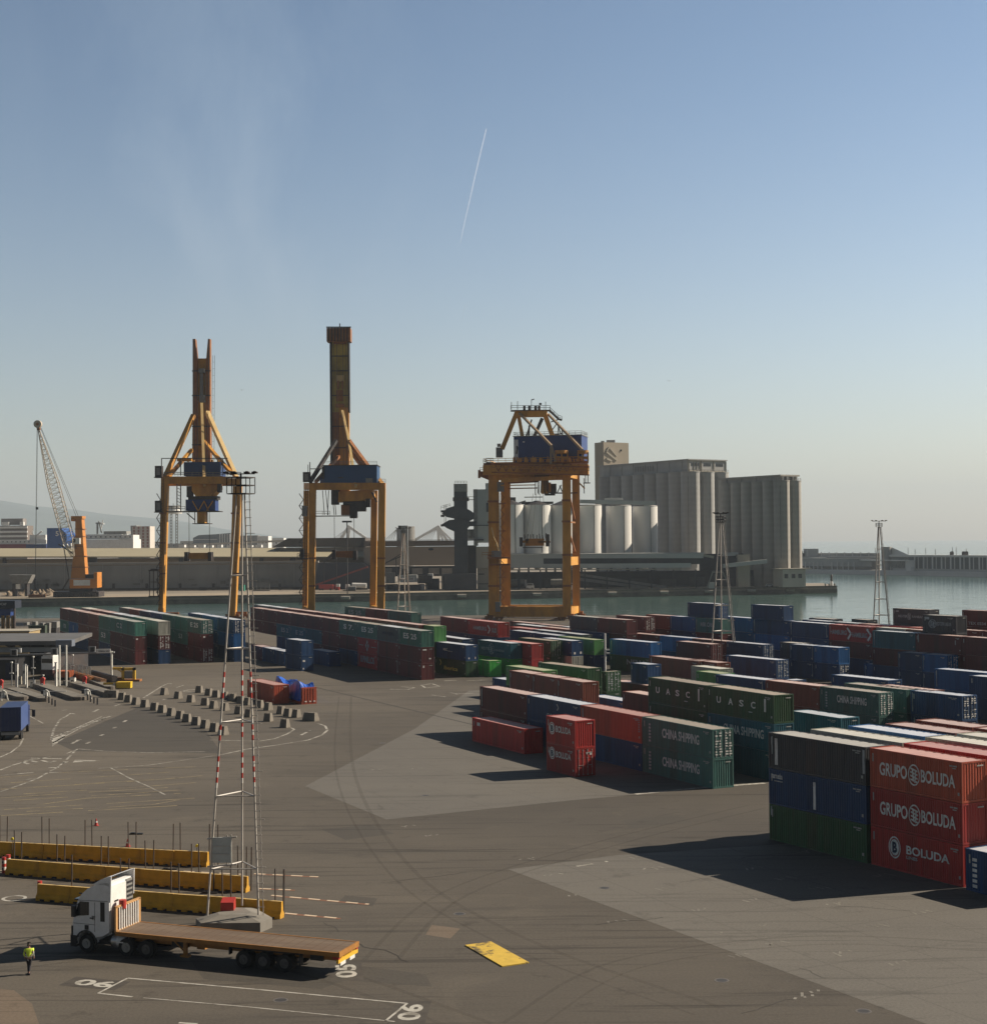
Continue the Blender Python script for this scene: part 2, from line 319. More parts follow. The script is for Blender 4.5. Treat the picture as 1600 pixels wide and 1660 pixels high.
line_on(b, gs((0, 1228), (18, 1220), (32, 1209), (38, 1197)), 0.22); line_on(b, gs((30, 1200), (42, 1200)), 0.2)
line_on(b, gs((108, 1222), (127, 1214.5), (170, 1218), (240, 1220.5), (333, 1219)), 0.22)
line_on(b, gs((83, 1200), (87, 1183), (97, 1167), (108, 1161)), 0.3, dash=(1.2, 0.7)); line_on(b, gs((108, 1161), (115, 1156.5), (122, 1158)), 0.25)
line_on(b, gs((85, 1205), (130, 1181), (172, 1164)), 0.25); line_on(b, gs((84, 1196), (118, 1183), (165, 1162)), 0.25)
for i in range(14):
    t_ = i/13; line_on(b, gs((95+72*t_, 1191.5-27*t_), (105+74*t_, 1191-29.5*t_)), 0.45-0.1*t_)
poly_on(b, gs((83.5, 1198), (107, 1190), (104, 1197), (85, 1210.5)))
for c in (((116, 1206), (130, 1199)), ((140, 1206), (146, 1203)), ((162, 1193), (168, 1191)), ((184, 1181), (188, 1179)), ((124, 1200), (132, 1199.5)), ((100, 1152), (110, 1151)), ((150, 1155), (160, 1150)), ((185, 1145), (195, 1142)), ((200, 1171), (205, 1168))): line_on(b, gs(*c), 0.4)
line_on(b, gs((0, 1249), (20, 1241), (45, 1234), (82, 1227)), 0.3); line_on(b, gs((40, 1233.5), (55, 1231)), 0.4); line_on(b, gs((50, 1229.5), (100, 1230.5)), 0.35)
line_on(b, gs((36, 1236), (46, 1239)), 0.4); line_on(b, gs((52, 1234), (60, 1236)), 0.4); line_on(b, gs((68, 1233), (80, 1236.5)), 0.4); line_on(b, gs((78, 1237), (90, 1234)), 0.4); line_on(b, gs((102, 1238), (109, 1235)), 0.4)
poly_on(b, gs((118, 1236.5), (122, 1232), (164, 1233.6), (140, 1235.5)))
line_on(b, gs((78, 1245), (96, 1244.5)), 0.35); line_on(b, gs((0, 1257.5), (55, 1252.5)), 0.35); line_on(b, gs((40, 1264.5), (60, 1262)), 0.35); line_on(b, gs((80, 1253), (100, 1252)), 0.35)
line_on(b, gs((178, 1244.5), (210, 1262), (240, 1275), (268, 1289)), 0.2)
line_on(b, gs((48, 1161), (70, 1173)), 0.2)
line_on(b, gs((358, 1224), (400, 1215), (450, 1208), (500, 1200), (522, 1192), (531, 1184), (527, 1177), (515, 1173)), 0.3)
line_on(b, gs((340, 1200), (420, 1202), (445, 1198), (466, 1190), (477, 1183), (470, 1179)), 0.3); line_on(b, gs((488, 1192), (503, 1184.5)), 0.35, dash=(3, 1.5))
line_on(b, gs((160, 1246), (240, 1241), (330, 1228), (358, 1224)), 0.16)
line_on(b, gs((232, 1132), (262, 1113), (274, 1107.5), (278, 1109)), 0.3); line_on(b, gs((220, 1112), (258, 1113)), 0.18); line_on(b, gs((286, 1115), (298, 1111)), 0.3)
line_on(b, gs((263, 1135), (272, 1133)), 0.3)
add_ring(b, G(322, 1120)+Vector((0, 0, .01)), (1, 0, 0), (0, 1, 0), 2.2, 2.6)
line_on(b, gs((700, 1127), (722, 1130)), 0.3); line_on(b, gs((735, 1125), (775, 1124)), 0.3); line_on(b, gs((730, 1123), (742, 1126)), 0.3)
line_on(b, gs((720, 1104), (740, 1103)), 0.5); line_on(b, gs((757, 1103.8), (790, 1102.5)), 0.5)
line_on(b, gs((1030, 1288), (1060, 1285), (1130, 1278), (1240, 1270)), 0.6, dash=(9, 0.8))
line_on(b, gs((935, 1405), (985, 1397)), 0.3, dash=(1.5, 1.2))
struct('painted_lines', b, WP)
b = MB()                               # faint yellow hatching left of the masts
for i in range(11):
    y0 = 1248+i*6.0+(i % 3)*1.5
    line_on(b, gs((-20+(i*37) % 90, y0+14), (130+(i*53) % 120, y0+3), (330-(i*31) % 60, y0-5)), 0.16, dash=(5+i % 3, 2.2))
struct('painted_hatching', b, mat('faded_yellow', (0.36, 0.29, 0.155), 0.85, var=0.15, scale=2, col2=(0.12, 0.10, 0.08), amt=0.8, thr=(0.42, 0.6)))
b = MB(); rr = random.Random(4)
for px, py in ((884, 1419), (922, 1452), (1062, 1441), (1046, 1408), (1121, 1475), (1145, 1515), (1203, 1460), (1230, 1500), (985, 1494), (1300, 1610), (1290, 1618), (1350, 1545), (1440, 1562), (1210, 1408), (1255, 1425), (1310, 1440), (845, 1393), (605, 1248), (670, 1246), (650, 1340), (690, 1355), (1480, 1480), (1400, 1502), (1180, 1550), (1020, 1390), (1415, 1420), (1290, 1382), (1340, 1466), (1240, 1530)):
    p = G(px, py); a = R(-62)+rr.uniform(-.05, .05)
    for k in range(3):
        q = p+Vector((math.cos(a+1.57)*0.55*k, math.sin(a+1.57)*0.55*k, 0)); line_on(b, [q, q+Vector((math.cos(a+rr.uniform(-.9, .9)), math.sin(a+rr.uniform(-.5, .5)), 0))*rr.uniform(.3, .8)], 0.16)
struct('painted_numbers', b, mat('ghost_paint', (0.25, 0.235, 0.205), 0.8, var=0.1, scale=2.4, col2=(0.13, 0.12, 0.10), amt=0.95, thr=(0.38, 0.56)))
b = MB()
for c in (((412, 1417), (516, 1422)), ((420, 1441), (478, 1443.5)), ((440, 1452), (598, 1466.5)), ((462, 1481), (552, 1489.5)), ((240, 1410), (392, 1418)), ((0, 1412), (40, 1412))):
    line_on(b, gs(*c), 0.22, dash=(0.9, 0.55))
struct('painted_dashes', b, mat('pale_orange_paint', (0.62, 0.50, 0.36), 0.8))
b = MB()
for c in (((412, 1417.5), (516, 1422.5)), ((440, 1452.5), (598, 1467)), ((462, 1481.5), (552, 1490)), ((420, 1441.5), (478, 1444))): line_on(b, gs(*c), 0.30, z=0.006)
struct('painted_band', b, mat('red_brown_paint', (0.20, 0.09, 0.05), 0.85))
b = MB()                               # bay numbers, read from the far side
def gtext(txt, org, ax, ay, w_, h_, m, nm):
    b = MB(); add_text(b, txt, org+Vector((0, 0, 0.012)), ax, ay, w_, h_, 0.03); struct(nm, b, m)
lx = (G(660, 1627)-G(207, 1586)).normalized(); ly = Vector((-lx.y, lx.x, 0))
DK = mat('dark_patch', (0.058, 0.050, 0.042), 0.9, var=.25, scale=1.5, col2=(0.09, 0.08, 0.065), amt=.7)
def numplate(txt, cen, sc_=1.0, rot=0.0):
    ax = Matrix.Rotation(rot, 3, 'Z') @ -lx; ay = Vector((-ax.y, ax.x, 0)); b = MB()
    q = [cen-ax*1.75*sc_-ay*.85*sc_, cen+ax*1.75*sc_-ay*.85*sc_, cen+ax*1.75*sc_+ay*.85*sc_, cen-ax*1.75*sc_+ay*.85*sc_]
    b.add([(p.x, p.y, 0.006) for p in q], [(0, 1, 2, 3)]); struct('painted_patch', b, DK)
    gtext(txt, cen-ax*1.2*sc_-ay*.55*sc_, ax, ay, 2.4*sc_, 1.1*sc_, WPB, 'painted_number')
numplate('90', G(154, 1595), 1.0); numplate('05', G(561, 1575), 1.1, R(-65)); numplate('06', G(665, 1642), 1.1, R(-75))
b = MB(); a0 = G(683, 1112); line_on(b, gs((632, 1117.5), (660, 1118.5), (672, 1115), (650, 1113.5)), 0.35); line_on(b, gs((683, 1111), (700, 1108.5), (713, 1113), (690, 1115.5), (683, 1111)), 0.35); struct('painted_number', b, WP)
# worn tyre arcs, patched repairs and cracks
def curve(pts, n=7):
    o = []
    for i in range(len(pts)-1):
        p0, p1, p2, p3 = pts[max(i-1, 0)], pts[i], pts[i+1], pts[min(i+2, len(pts)-1)]
        for k in range(n):
            t_ = k/n; o.append(.5*((2*p1)+(p2-p0)*t_+(2*p0-5*p1+4*p2-p3)*t_**2+(3*p1-p0-3*p2+p3)*t_**3))
    return o+[pts[-1]]
TM = mat('tyre_mark', (0.068, 0.061, 0.052), 0.85, var=0.15, scale=1.5, col2=(0.115, 0.100, 0.081), amt=1.0, thr=(0.38, 0.56), stretch=(.6, .6, 1), alpha=.14); zz_ = .0045
b = MB(); rr = random.Random(21)
tracks = [((0, 1560), (250, 1535), (500, 1560), (800, 1660)), ((0, 1500), (200, 1480), (520, 1500), (900, 1600), (1100, 1660)), ((260, 1200), (420, 1290), (620, 1420), (900, 1560), (1200, 1650)),
          ((560, 1130), (560, 1250), (640, 1400), (820, 1520), (1150, 1640)), ((600, 1120), (700, 1330), (900, 1380), (1240, 1330), (1245, 1300)), ((0, 1620), (300, 1600), (700, 1640)),
          ((640, 1560), (760, 1450), (1000, 1370), (1240, 1310)), ((200, 1320), (420, 1330), (700, 1390), (1000, 1500)), ((520, 1180), (470, 1300), (560, 1450), (760, 1600)), ((820, 1660), (1000, 1560), (1300, 1520), (1600, 1530)),
          ((480, 1660), (640, 1530), (720, 1400), (700, 1250)), ((330, 1100), (450, 1180), (480, 1290), (400, 1400))]
tracks = tracks[::3]
for tr in tracks:
    base = curve(gs(*tr)); off0 = rr.uniform(-1.5, 1.5)
    for off in (off0-.95, off0+.95):
        q = []
        for i, p in enumerate(base):
            d = (base[min(i+1, len(base)-1)]-base[max(i-1, 0)]); d.normalize(); q.append(p+Vector((-d.y, d.x, 0))*off)
        zz_ += .00035; line_on(b, q, rr.uniform(.18, .4), z=zz_, dash=(1000, 1))
struct('tyre_marks', b, TM)
PT1 = ground_mat('asphalt_repair', (0.070, 0.064, 0.056), (0.085, 0.076, 0.064), (0.06, 0.055, 0.048)); PT2 = ground_mat('sandy_wear', (0.150, 0.118, 0.088), (0.165, 0.130, 0.098), (0.12, 0.10, 0.08))
sheet('pavement', gs((-40, 1600), (22, 1606), (52, 1628), (70, 1680), (-60, 1690)), 0.003, PT2)
sheet('pavement', gs((560, 1452), (612, 1457), (604, 1470), (548, 1463)), 0.003, PT1); sheet('pavement', gs((300, 1545), (330, 1588), (520, 1604), (560, 1590), (700, 1600), (690, 1580), (580, 1566)), 0.003, PT1)
sheet('pavement', gs((520, 1345), (600, 1338), (640, 1352), (560, 1362)), 0.003, PT1); sheet('pavement', gs((1010, 1330), (1100, 1322), (1120, 1334), (1020, 1344)), 0.003, PT1); sheet('pavement', gs((700, 1500), (746, 1506), (730, 1522), (690, 1516)), 0.003, PT2)
sheet('pavement', gs((90, 1204), (240, 1140), (330, 1180), (360, 1222), (120, 1218)), 0.003, PT1)
b = MB()
for k in range(14):
    p = G(rr.uniform(450, 1500), rr.uniform(1300, 1650)); a = rr.choice((R(27), R(-62), rr.uniform(0, 3))); q = [p]
    for j in range(rr.randint(4, 10)): a2 = a+rr.uniform(-.5, .5); q.append(q[-1]+Vector((math.cos(a2), math.sin(a2), 0))*rr.uniform(.3, .9))
    line_on(b, q, rr.uniform(.03, .07), z=0.0095+k*.0001)
struct('cracks', b, mat('crack_dark', (0.03, 0.027, 0.024), .9))
b = MB(); b2 = MB()
for px, py in ((1170, 1590), (745, 1482), (690, 1290), (980, 1440), (1400, 1640), (455, 1622), (310, 1388), (620, 1205)):
    p = G(px, py); add_ring(b, p+Vector((0, 0, .0065)), (1, 0, 0), (0, 1, 0), .32, .42, 18); add_disc(b2, p+Vector((0, 0, .0065)), (1, 0, 0), (0, 1, 0), .32, 18)
struct('manhole_rims', b, mat('rim_iron', (0.12, 0.11, 0.1), .7)); struct('manhole_lids', b2, mat('lid_iron', (0.05, 0.047, 0.045), .6))
# drain channel
b = MB(); line_on(b, gs((455, 1100), (516, 1115.6), (600, 1135.5), (720, 1164), (800, 1183)), 0.35, z=0.009); struct('drain', b, mat('drain', (0.04, 0.035, 0.03), 0.9))
b = MB(); p0, p1, p3 = G(754, 1534), G(814, 1568.5), G(796, 1528.3); b.slab([(p0.x, p0.y, .06), (p1.x, p1.y, .06), (p1.x+p3.x-p0.x, p1.y+p3.y-p0.y, .06), (p3.x, p3.y, .06)], 0.06)
tag(b.build('steel_plate', YP), 'scuffed yellow steel plate lying on the bare asphalt in the foreground', 'plate')
b = MB(); c0 = G(23, 1457); add_ring(b, c0+Vector((0, 0, .011)), (1, 0, 0), (0, 1, 0), 0.62, 0.85, 28); struct('painted_circle', b, WPB)
# ---------------------------------------------------------------- shipping containers
COL = {'m': ('maroon', (0.12, 0.020, 0.020)), 'r': ('red', (0.38, 0.026, 0.022)), 'b': ('rust brown', (0.20, 0.055, 0.032)), 'o': ('orange red', (0.36, 0.065, 0.030)),
       'n': ('navy blue', (0.004, 0.044, 0.135)), 'p': ('blue', (0.006, 0.105, 0.30)), 't': ('dark teal', (0.012, 0.105, 0.145)), 'g': ('grey green', (0.045, 0.17, 0.135)),
       'G': ('bright green', (0.035, 0.33, 0.045)), 'e': ('slate grey', (0.075, 0.10, 0.115)), 'w': ('pale grey', (0.42, 0.42, 0.36)), 'k': ('dark grey', (0.045, 0.05, 0.06)),
       'u': ('dark green', (0.018, 0.075, 0.026)), 'c': ('sea green', (0.045, 0.135, 0.12)), 'l': ('leaf green', (0.10, 0.32, 0.09))}
def cmats(k):
    nm, c = COL[k]; f = nm.replace(' ', '_')
    rust = (0.10, 0.05, 0.03)
    a = mat(f+'_container_paint', c, 0.52, var=0.2, scale=0.9, col2=(tuple(.55*x+.45*y for x, y in zip(c, rust)) if k not in 'npt' else tuple(.6*x for x in c)) if k not in 'm' else (0.05, 0.02, 0.02), amt=0.75, stretch=(2.2, 2.2, 0.22), rnd=0.22, thr=(0.48, 0.66), bump=0.5)
    rf = tuple(0.30*x+0.70*y for x, y in zip(c, (0.50, 0.44, 0.40))) if k not in 'oruGcdl' else tuple(0.38*x+0.62*y for x, y in zip(c, (0.52, 0.42, 0.34)))  # roofs paler than the sides: sun and sheen put into the paint
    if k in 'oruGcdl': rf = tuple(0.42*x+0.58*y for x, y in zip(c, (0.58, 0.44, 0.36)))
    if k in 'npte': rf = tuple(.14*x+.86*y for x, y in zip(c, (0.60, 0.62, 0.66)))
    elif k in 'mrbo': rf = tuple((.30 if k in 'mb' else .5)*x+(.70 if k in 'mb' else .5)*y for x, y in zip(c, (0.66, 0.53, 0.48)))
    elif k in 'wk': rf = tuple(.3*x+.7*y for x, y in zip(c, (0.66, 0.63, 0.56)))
    b = mat(f+'_container_roof_sunlit_paint', rf, 0.5, var=0.10, scale=0.5, col2=tuple(x*0.45+0.05 for x in rf), amt=0.45, stretch=(0.5, 1.5, 1), rnd=0.12, thr=(0.56, 0.72))
    return a, b
CW, CH = 2.44, 2.88
def corr(mb, x0, x1, y, z0, z1, d, pitch, axis='x', smooth=False):     # corrugated sheet, profile runs along axis, waves of depth d
    n = max(2, round((x1-x0)/pitch)); p = (x1-x0)/n; pts = []
    for i in range(n):
        s = x0+i*p; pts += [(s, 0), (s+p*.26, 0), (s+p*.5, d), (s+p*.76, d)]
    pts.append((x1, 0)); vs = []
    for zz in (z0, z1):
        for s, o in pts: vs.append((s, y+o, zz) if axis == 'x' else (y+o, s, zz))
    k = len(pts); f = [(i, i+1, k+i+1, k+i) for i in range(k-1)]
    if axis != 'x': f = [q[::-1] for q in f]
    mb.add(vs, f)
def container_proto(L, doors):
    r = bpy.data.objects.new('shipping_container', None); h = L/2; w = CW/2
    b = MB()
    corr(b, -h+.12, h-.12, -w+.02, .16, CH-.11, .045, .285); corr(b, -h+.12, h-.12, w-.065, .16, CH-.11, .045, .285)
    for sx in (-1, 1):
        for sy in (-1, 1):
            b.box(sx*h-(.16 if sx > 0 else 0), sx*h+(.16 if sx < 0 else 0), sy*w-(.14 if sy > 0 else 0), sy*w+(.14 if sy < 0 else 0), 0.003, CH)
        b.box(min(sx*h, sx*(h-.1)), max(sx*h, sx*(h-.1)), -w+.14, w-.14, 0.01, .17); b.box(min(sx*h, sx*(h-.1)), max(sx*h, sx*(h-.1)), -w+.14, w-.14, CH-.12, CH-.005)
    for sy in (-1, 1):
        y0, y1 = sorted((sy*w, sy*(w-.08))); b.box(-h+.16, h-.16, y0, y1, 0.01, .165); b.box(-h+.16, h-.16, y0, y1, CH-.115, CH-.01)
    b.box(-h+.12, h-.12, -w+.08, w-.08, .08, .14)
    corr(b, -w+.14, w-.14, -h+.03, .17, CH-.12, .045, .25, 'y')
    if not doors: corr(b, -w+.14, w-.14, h-.075, .17, CH-.12, .045, .26, 'y')
    body = b.build('body', MATS_ANY, r)
    b = MB(); n = max(2, int(L/1.1)); p = (L-.24)/n; pts = []
    for i in range(n): s = -h+.12+i*p; pts += [(s, 0), (s+p*.3, 0), (s+p*.36, .02), (s+p*.94, .02)]
    pts.append((h-.12, 0)); vs = [(s, y, CH-.06+o) for y in (-w+.081, w-.081) for s, o in pts]; k = len(pts); b.add(vs, [(i, i+1, k+i+1, k+i) for i in range(k-1)])
    b.build('roof', MATS_ANY, r)
    b = MB(); h2 = h
    for x0, z0, ww, hh in ((h-1.55, CH-.42, .95, .10), (h-1.2, CH-.56, .45, .07), (h-.12, 0, 0, 0)):
        if ww: b.box(x0, x0+ww*.42, -w-.002, -w+.02, z0, z0+hh); b.box(x0+ww*.5, x0+ww, -w-.002, -w+.02, z0, z0+hh)
    b.box(h-.55, h-.35, -w-.002, -w+.02, .5, .72); b.box(-h+.35, -h+.5, -w-.002, -w+.02, 1.9, 2.5)
    b.box(h-.0, h+.012, w-.95, w-.35, CH-.40, CH-.31) if not doors else b.box(h+.0, h+.012, w-.95, w-.35, CH-.5, CH-.42)
    b.build('code_marking', CODEM, r)
    if doors:
        for sy in (-1, 1):
            b = MB(); y0, y1 = sorted((sy*.012, sy*(w-.15))); b.box(h-.07, h-.03, y0, y1, .18, CH-.13)
            for q in range(5): zz = .30+q*.52; b.box(h-.03, h-.012, y0+.09, y1-.09, zz, zz+.36)
            d = b.build('door', MATS_ANY, r)
            for f_ in (.25, .75):
                yy = y0+(y1-y0)*f_; lb = MB(); lb.cyl((h-.002, yy, .14), (h-.002, yy, CH-.09), .022, n=6)
                for zz in (.2, .95, 1.9, CH-.2): lb.box(h-.02, h+.015, yy-.055, yy+.055, zz-.05, zz+.05)
                lb.box(h, h+.03, yy-.02, yy+.26*(1 if f_ < .5 else -1)*1.0, 1.12, 1.16) if f_ < .5 else lb.box(h, h+.03, yy-.26, yy+.02, 1.12, 1.16)
                lb.build('locking_bar', mat('galvanised_steel', (0.42, 0.43, 0.43), 0.45, metal=0.5, var=0.15, scale=3), d)
    for o in [r]+list(r.children_recursive) if hasattr(r, 'children_recursive') else []: pass
    return r
CODEM = mat('code_paint', (0.36, 0.36, 0.34), 0.7, var=0.3, scale=3)
MATS_ANY = mat('red_container_paint_base', (0.3, 0.03, 0.02))
PROTO = {}
for L_ in (6.06, 12.19):
    for d_ in (0, 1): PROTO[(L_, d_)] = container_proto(L_, d_)
LETW = mat('white_lettering', (0.72, 0.71, 0.68), 0.7, var=0.2, scale=3, col2=(0.28, 0.24, 0.22), amt=0.75, stretch=(3, 3, .6), thr=(.48, .68))
LETG = mat('grey_lettering', (0.42, 0.44, 0.45), 0.7, var=0.2, scale=3, col2=(0.14, 0.15, 0.15), amt=0.8, stretch=(3, 3, .6), thr=(.46, .66))
LETY = mat('yellow_lettering', (0.65, 0.6, 0.15), 0.7, var=0.1, scale=4)
LETD = mat('dark_lettering', (0.02, 0.03, 0.06), 0.7)
LM = {'w': LETW, 'g': LETG, 'y': LETY, 'd': LETD}
NUM = ['topmost', 'second', 'third', 'fourth', 'fifth']
ORD = ['first', 'second', 'third', 'fourth', 'fifth', 'sixth', 'seventh', 'eighth', 'ninth', 'tenth', 'eleventh', 'twelfth']
used_labels = {}
def put_container(k, pos, rz, z, L, doors, label, group, marks=(), short=None):
    base = 6.06 if L < 8.4 else 12.19; s = L/base
    if short: base = short
    r = PROTO[(base, 1 if doors else 0)]; c = r.copy(); C.objects.link(c); c.location = (pos.x, pos.y, z); c.rotation_euler = (0, 0, rz); c.scale = (s, 1, 1)
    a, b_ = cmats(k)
    for ch in r.children:
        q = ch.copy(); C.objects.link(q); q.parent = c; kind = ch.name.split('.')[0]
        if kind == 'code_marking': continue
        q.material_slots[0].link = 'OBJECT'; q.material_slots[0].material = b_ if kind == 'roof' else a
        for g2 in ch.children: q2 = g2.copy(); C.objects.link(q2); q2.parent = q
    h, w = base/2, CW/2
    for mk in marks:                       # (text, x0, x1, z0, z1, colour) along the long side facing the yard; E* = on the end
        t_, x0, x1, z0, z1, cc = mk; b = MB(); nm = 'lettering'
        if t_ == 'BAR': b.box(-h+base*x0, -h+base*x1, -w-.004, -w+.012, CH*z0, CH*z1); nm = 'marking_panel'
        elif t_ == 'EBAR': b.box(h-.004, h+.006, -w+CW*x0, -w+CW*x1, CH*z0, CH*z1); nm = 'marking_panel'
        elif t_ == 'CODES':                 # column of small code plates
            for i in range(6): b.box(-h+base*x0, -h+base*x1, -w-.004, -w+.012, CH*(z0+(z1-z0)*i/6), CH*(z0+(z1-z0)*(i+.6)/6))
        elif t_ == 'ECODES':                # door code rows
            rg = random.Random(int(pos.x*7+z))
            for col_ in (.14, .33, .62, .80):
                for i in range(9):
                    if rg.random() < .72: b.box(h+.016, h+.022, -w+CW*col_-.02, -w+CW*(col_+.05+rg.random()*.09), CH*(.12+i*.09), CH*(.12+i*.09+.045))
        elif t_.startswith('RING'):
            cx = -h+base*x0; cz = CH*(z0+z1)/2; rr = CH*(z1-z0)/2; add_ring(b, (cx, -w-.006, cz), (1, 0, 0), (0, 0, 1), rr*.86, rr, 24); add_disc(b, (cx, -w-.006, cz), (1, 0, 0), (0, 0, 1), rr*.74, 24); nm = 'emblem'
            d2 = MB(); add_text(d2, 'B', (cx-rr*.38, -w-.012, cz-rr*.5), (1, 0, 0), (0, 0, 1), rr*.8, rr, .05); d2.build('lettering', cmats(k)[0] if 0 else LETD, c)
        elif t_ == 'KNOT':                  # round interlaced badge
            cx = -h+base*x0; cz = CH*(z0+z1)/2; rr = CH*(z1-z0)/2; add_ring(b, (cx, -w-.006, cz), (1, 0, 0), (0, 0, 1), rr*.86, rr, 24)
            for i in range(4): zz = cz+rr*(.5-.34*i); b.bar((cx-rr*.6, -w-.006, zz+.08), (cx+rr*.6, -w-.006, zz-.1), .01, rr*.16)
            b.bar((cx-rr*.25, -w-.006, cz+rr*.6), (cx-rr*.1, -w-.006, cz-rr*.6), rr*.2, .01); b.bar((cx+rr*.3, -w-.006, cz+rr*.5), (cx+rr*.15, -w-.006, cz-rr*.7), rr*.2, .01); nm = 'emblem'
        elif t_ == 'CHEV':
            cx = -h+base*x0; cz = CH*(z0+z1)/2; a_ = CH*(z1-z0)/2; b.bar((cx-a_*.8, -w-.006, cz+a_), (cx+a_*.3, -w-.006, cz), .012, a_*.4); b.bar((cx+a_*.3, -w-.006, cz), (cx-a_*.6, -w-.006, cz-a_), .012, a_*.4); nm = 'emblem'
        elif t_ == 'DIAM':
            cx = -h+base*x0; cz = CH*(z0+z1)/2; a_ = CH*(z1-z0)/2
            for dx, dz in ((0, .5), (0, -.5), (.5, 0), (-.5, 0)): 
                q = [(cx+a_*(dx*1.2+ex*.42), -w-.006, cz+a_*(dz*1.2+ez*.42)) for ex, ez in ((0, 1), (-1, 0), (0, -1), (1, 0))]; b.add(q, [(0, 1, 2, 3)])
            nm = 'emblem'
        elif t_.startswith('E:'): add_text(b, t_[2:], (h+.025, -w+CW*x0, CH*z0), (0, 1, 0), (0, 0, 1), CW*(x1-x0), CH*(z1-z0), .03)
        else: add_text(b, t_, (-h+base*x0, -w-.006, CH*z0), (1, 0, 0), (0, 0, 1), base*(x1-x0), CH*(z1-z0), .025)
        b.build(nm, LM[cc], c)
    lab = label
    if lab in used_labels: used_labels[lab] += 1
    else: used_labels[lab] = 1
    tag(c, lab, 'container', group); return c
def run_len(c, n, xL, th):
    lo, hi = 0.0, 500.0
    for _ in range(50):
        m_ = (lo+hi)/2; u, v = PX((c.x-m_*math.sin(th), c.y+m_*math.cos(th), c.z)); 
        if u > xL: lo = m_
        else: hi = m_
    return lo
NC = 0
def run(phrase, n, xL, xR, yR, th, stacks, group, marks={}, doors=(), extra=0.0):
    global NC
    th = R(th); c = G(xR, yR, n*2.9); L = run_len(c, n, xL, th); N = len(stacks); l = L/N
    xd = Vector((math.sin(th), -math.cos(th), 0)); yd = Vector((math.cos(th), math.sin(th), 0)); rz = th-math.pi/2
    for i, s in enumerate(stacks):
        lv = s.split('/'); cen = c-xd*(l*(N-i-.5))+yd*CW/2
        for j, k in enumerate(lv):                       # j = 0 is the top
            if k == '-': continue
            lvl = n-1-j; cname = COL[k][0]
            if n == 1: lw = 'single'
            else: lw = {0: 'top', n-1: 'bottom'}.get(j, 'middle' if n == 3 else ('second' if j == 1 else 'third'))
            fr = N-1-i; ow = ('near end of ' if fr == 0 else ORD[fr]+' from near end, ') if N > 1 else ''
            lab = f"{lw} {cname} container, {ow}{phrase}"
            put_container(k, cen, rz, lvl*2.9, l-.12, (i, j) in doors or k.isupper() and False, lab, group, marks.get((i, j), ()))
            NC += 1
    return c, L
BARL = ('BAR', .035, .05, .12, .92, 'g'); BAR2 = ('BAR', .94, .955, .12, .92, 'g')
CHS = (('CHINA SHIPPING', .30, .82, .38, .72, 'w'), ('CODES', .1, .13, .15, .85, 'g'))
def uasc(x0=.14, x1=.80): return (('U', x0, x0+.065, .42, .66, 'w'), ('A', x0+.18, x0+.25, .42, .66, 'w'), ('S', x0+.345, x0+.41, .42, .66, 'w'), ('C', x0+.52, x0+.585, .42, .66, 'w'), ('BAR', .86, .885, .36, .82, 'w'), ('BAR', .63, .69, .26, .29, 'g'))
GL = 'containers stacked left of the big light mast and behind the gate'
GM = 'containers stacked in the middle of the yard'; GR = 'containers stacked on the right side of the yard'; GF = 'containers of the front block at the right edge'
ee = (('EBAR', .7, .9, .3, .42, 'w'),)
# left yard rows
run('leftmost long row', 3, 97, 218.8, 1008.5, 26.2, ['m/g/m', 'm/p/n', 'm/b/n', 'b/b/m', 'g/c/n', 'g/m/m', 'g/m/m'], GL,
    {(0, 1): (('YX', .4, .7, .35, .7, 'w'),), (1, 1): (('I', .45, .52, .3, .75, 'g'),), (4, 1): (('53', .2, .6, .35, .75, 'w'),), (5, 0): (('C 2', .55, .98, .35, .72, 'w'),), (6, 1): (('EBAR', .1, .25, .75, .85, 'w'),), (6, 2): (('EBAR', .7, .8, .2, .3, 'w'),)})
run('second long row from the left', 3, 131.5, 256.9, 1007.5, 26.1, ['w/-/-', 'b/-/-', 'm/-/-', 'e/-/-', 'e/-/-', 'g/m/n', 'w/m/n'], GL, {(6, 1): (('ECODES', 0, 0, 0, 0, 'w'),)}, doors=((6, 1),))
run('third long row from the left', 3, 193, 327, 1005.5, 26.2, ['k/-/-', 'm/-/-', 'n/m/-', 'n/m/-', 'g/g/m', 'g/c/m', 'c/m/m'], GL,
    {(6, 0): (('E 25', .2, .75, .4, .75, 'w'), ('ECODES', 0, 0, 0, 0, 'w')), (5, 1): (('53', .3, .6, .4, .75, 'g'),), (6, 2): (('ECODES', 0, 0, 0, 0, 'w'),), (6, 1): (('EBAR', .15, .3, .75, .85, 'w'),)}, doors=((6, 0), (6, 2)))
run('blue row behind the light mast', 3, 305, 379, 1005, 25.0, ['n/n/-', 'p/n/n', 'n/p/n'], GL, {(1, 0): (BARL,), (2, 0): (BARL, ('ECODES', 0, 0, 0, 0, 'w'))}, doors=((2, 0),))
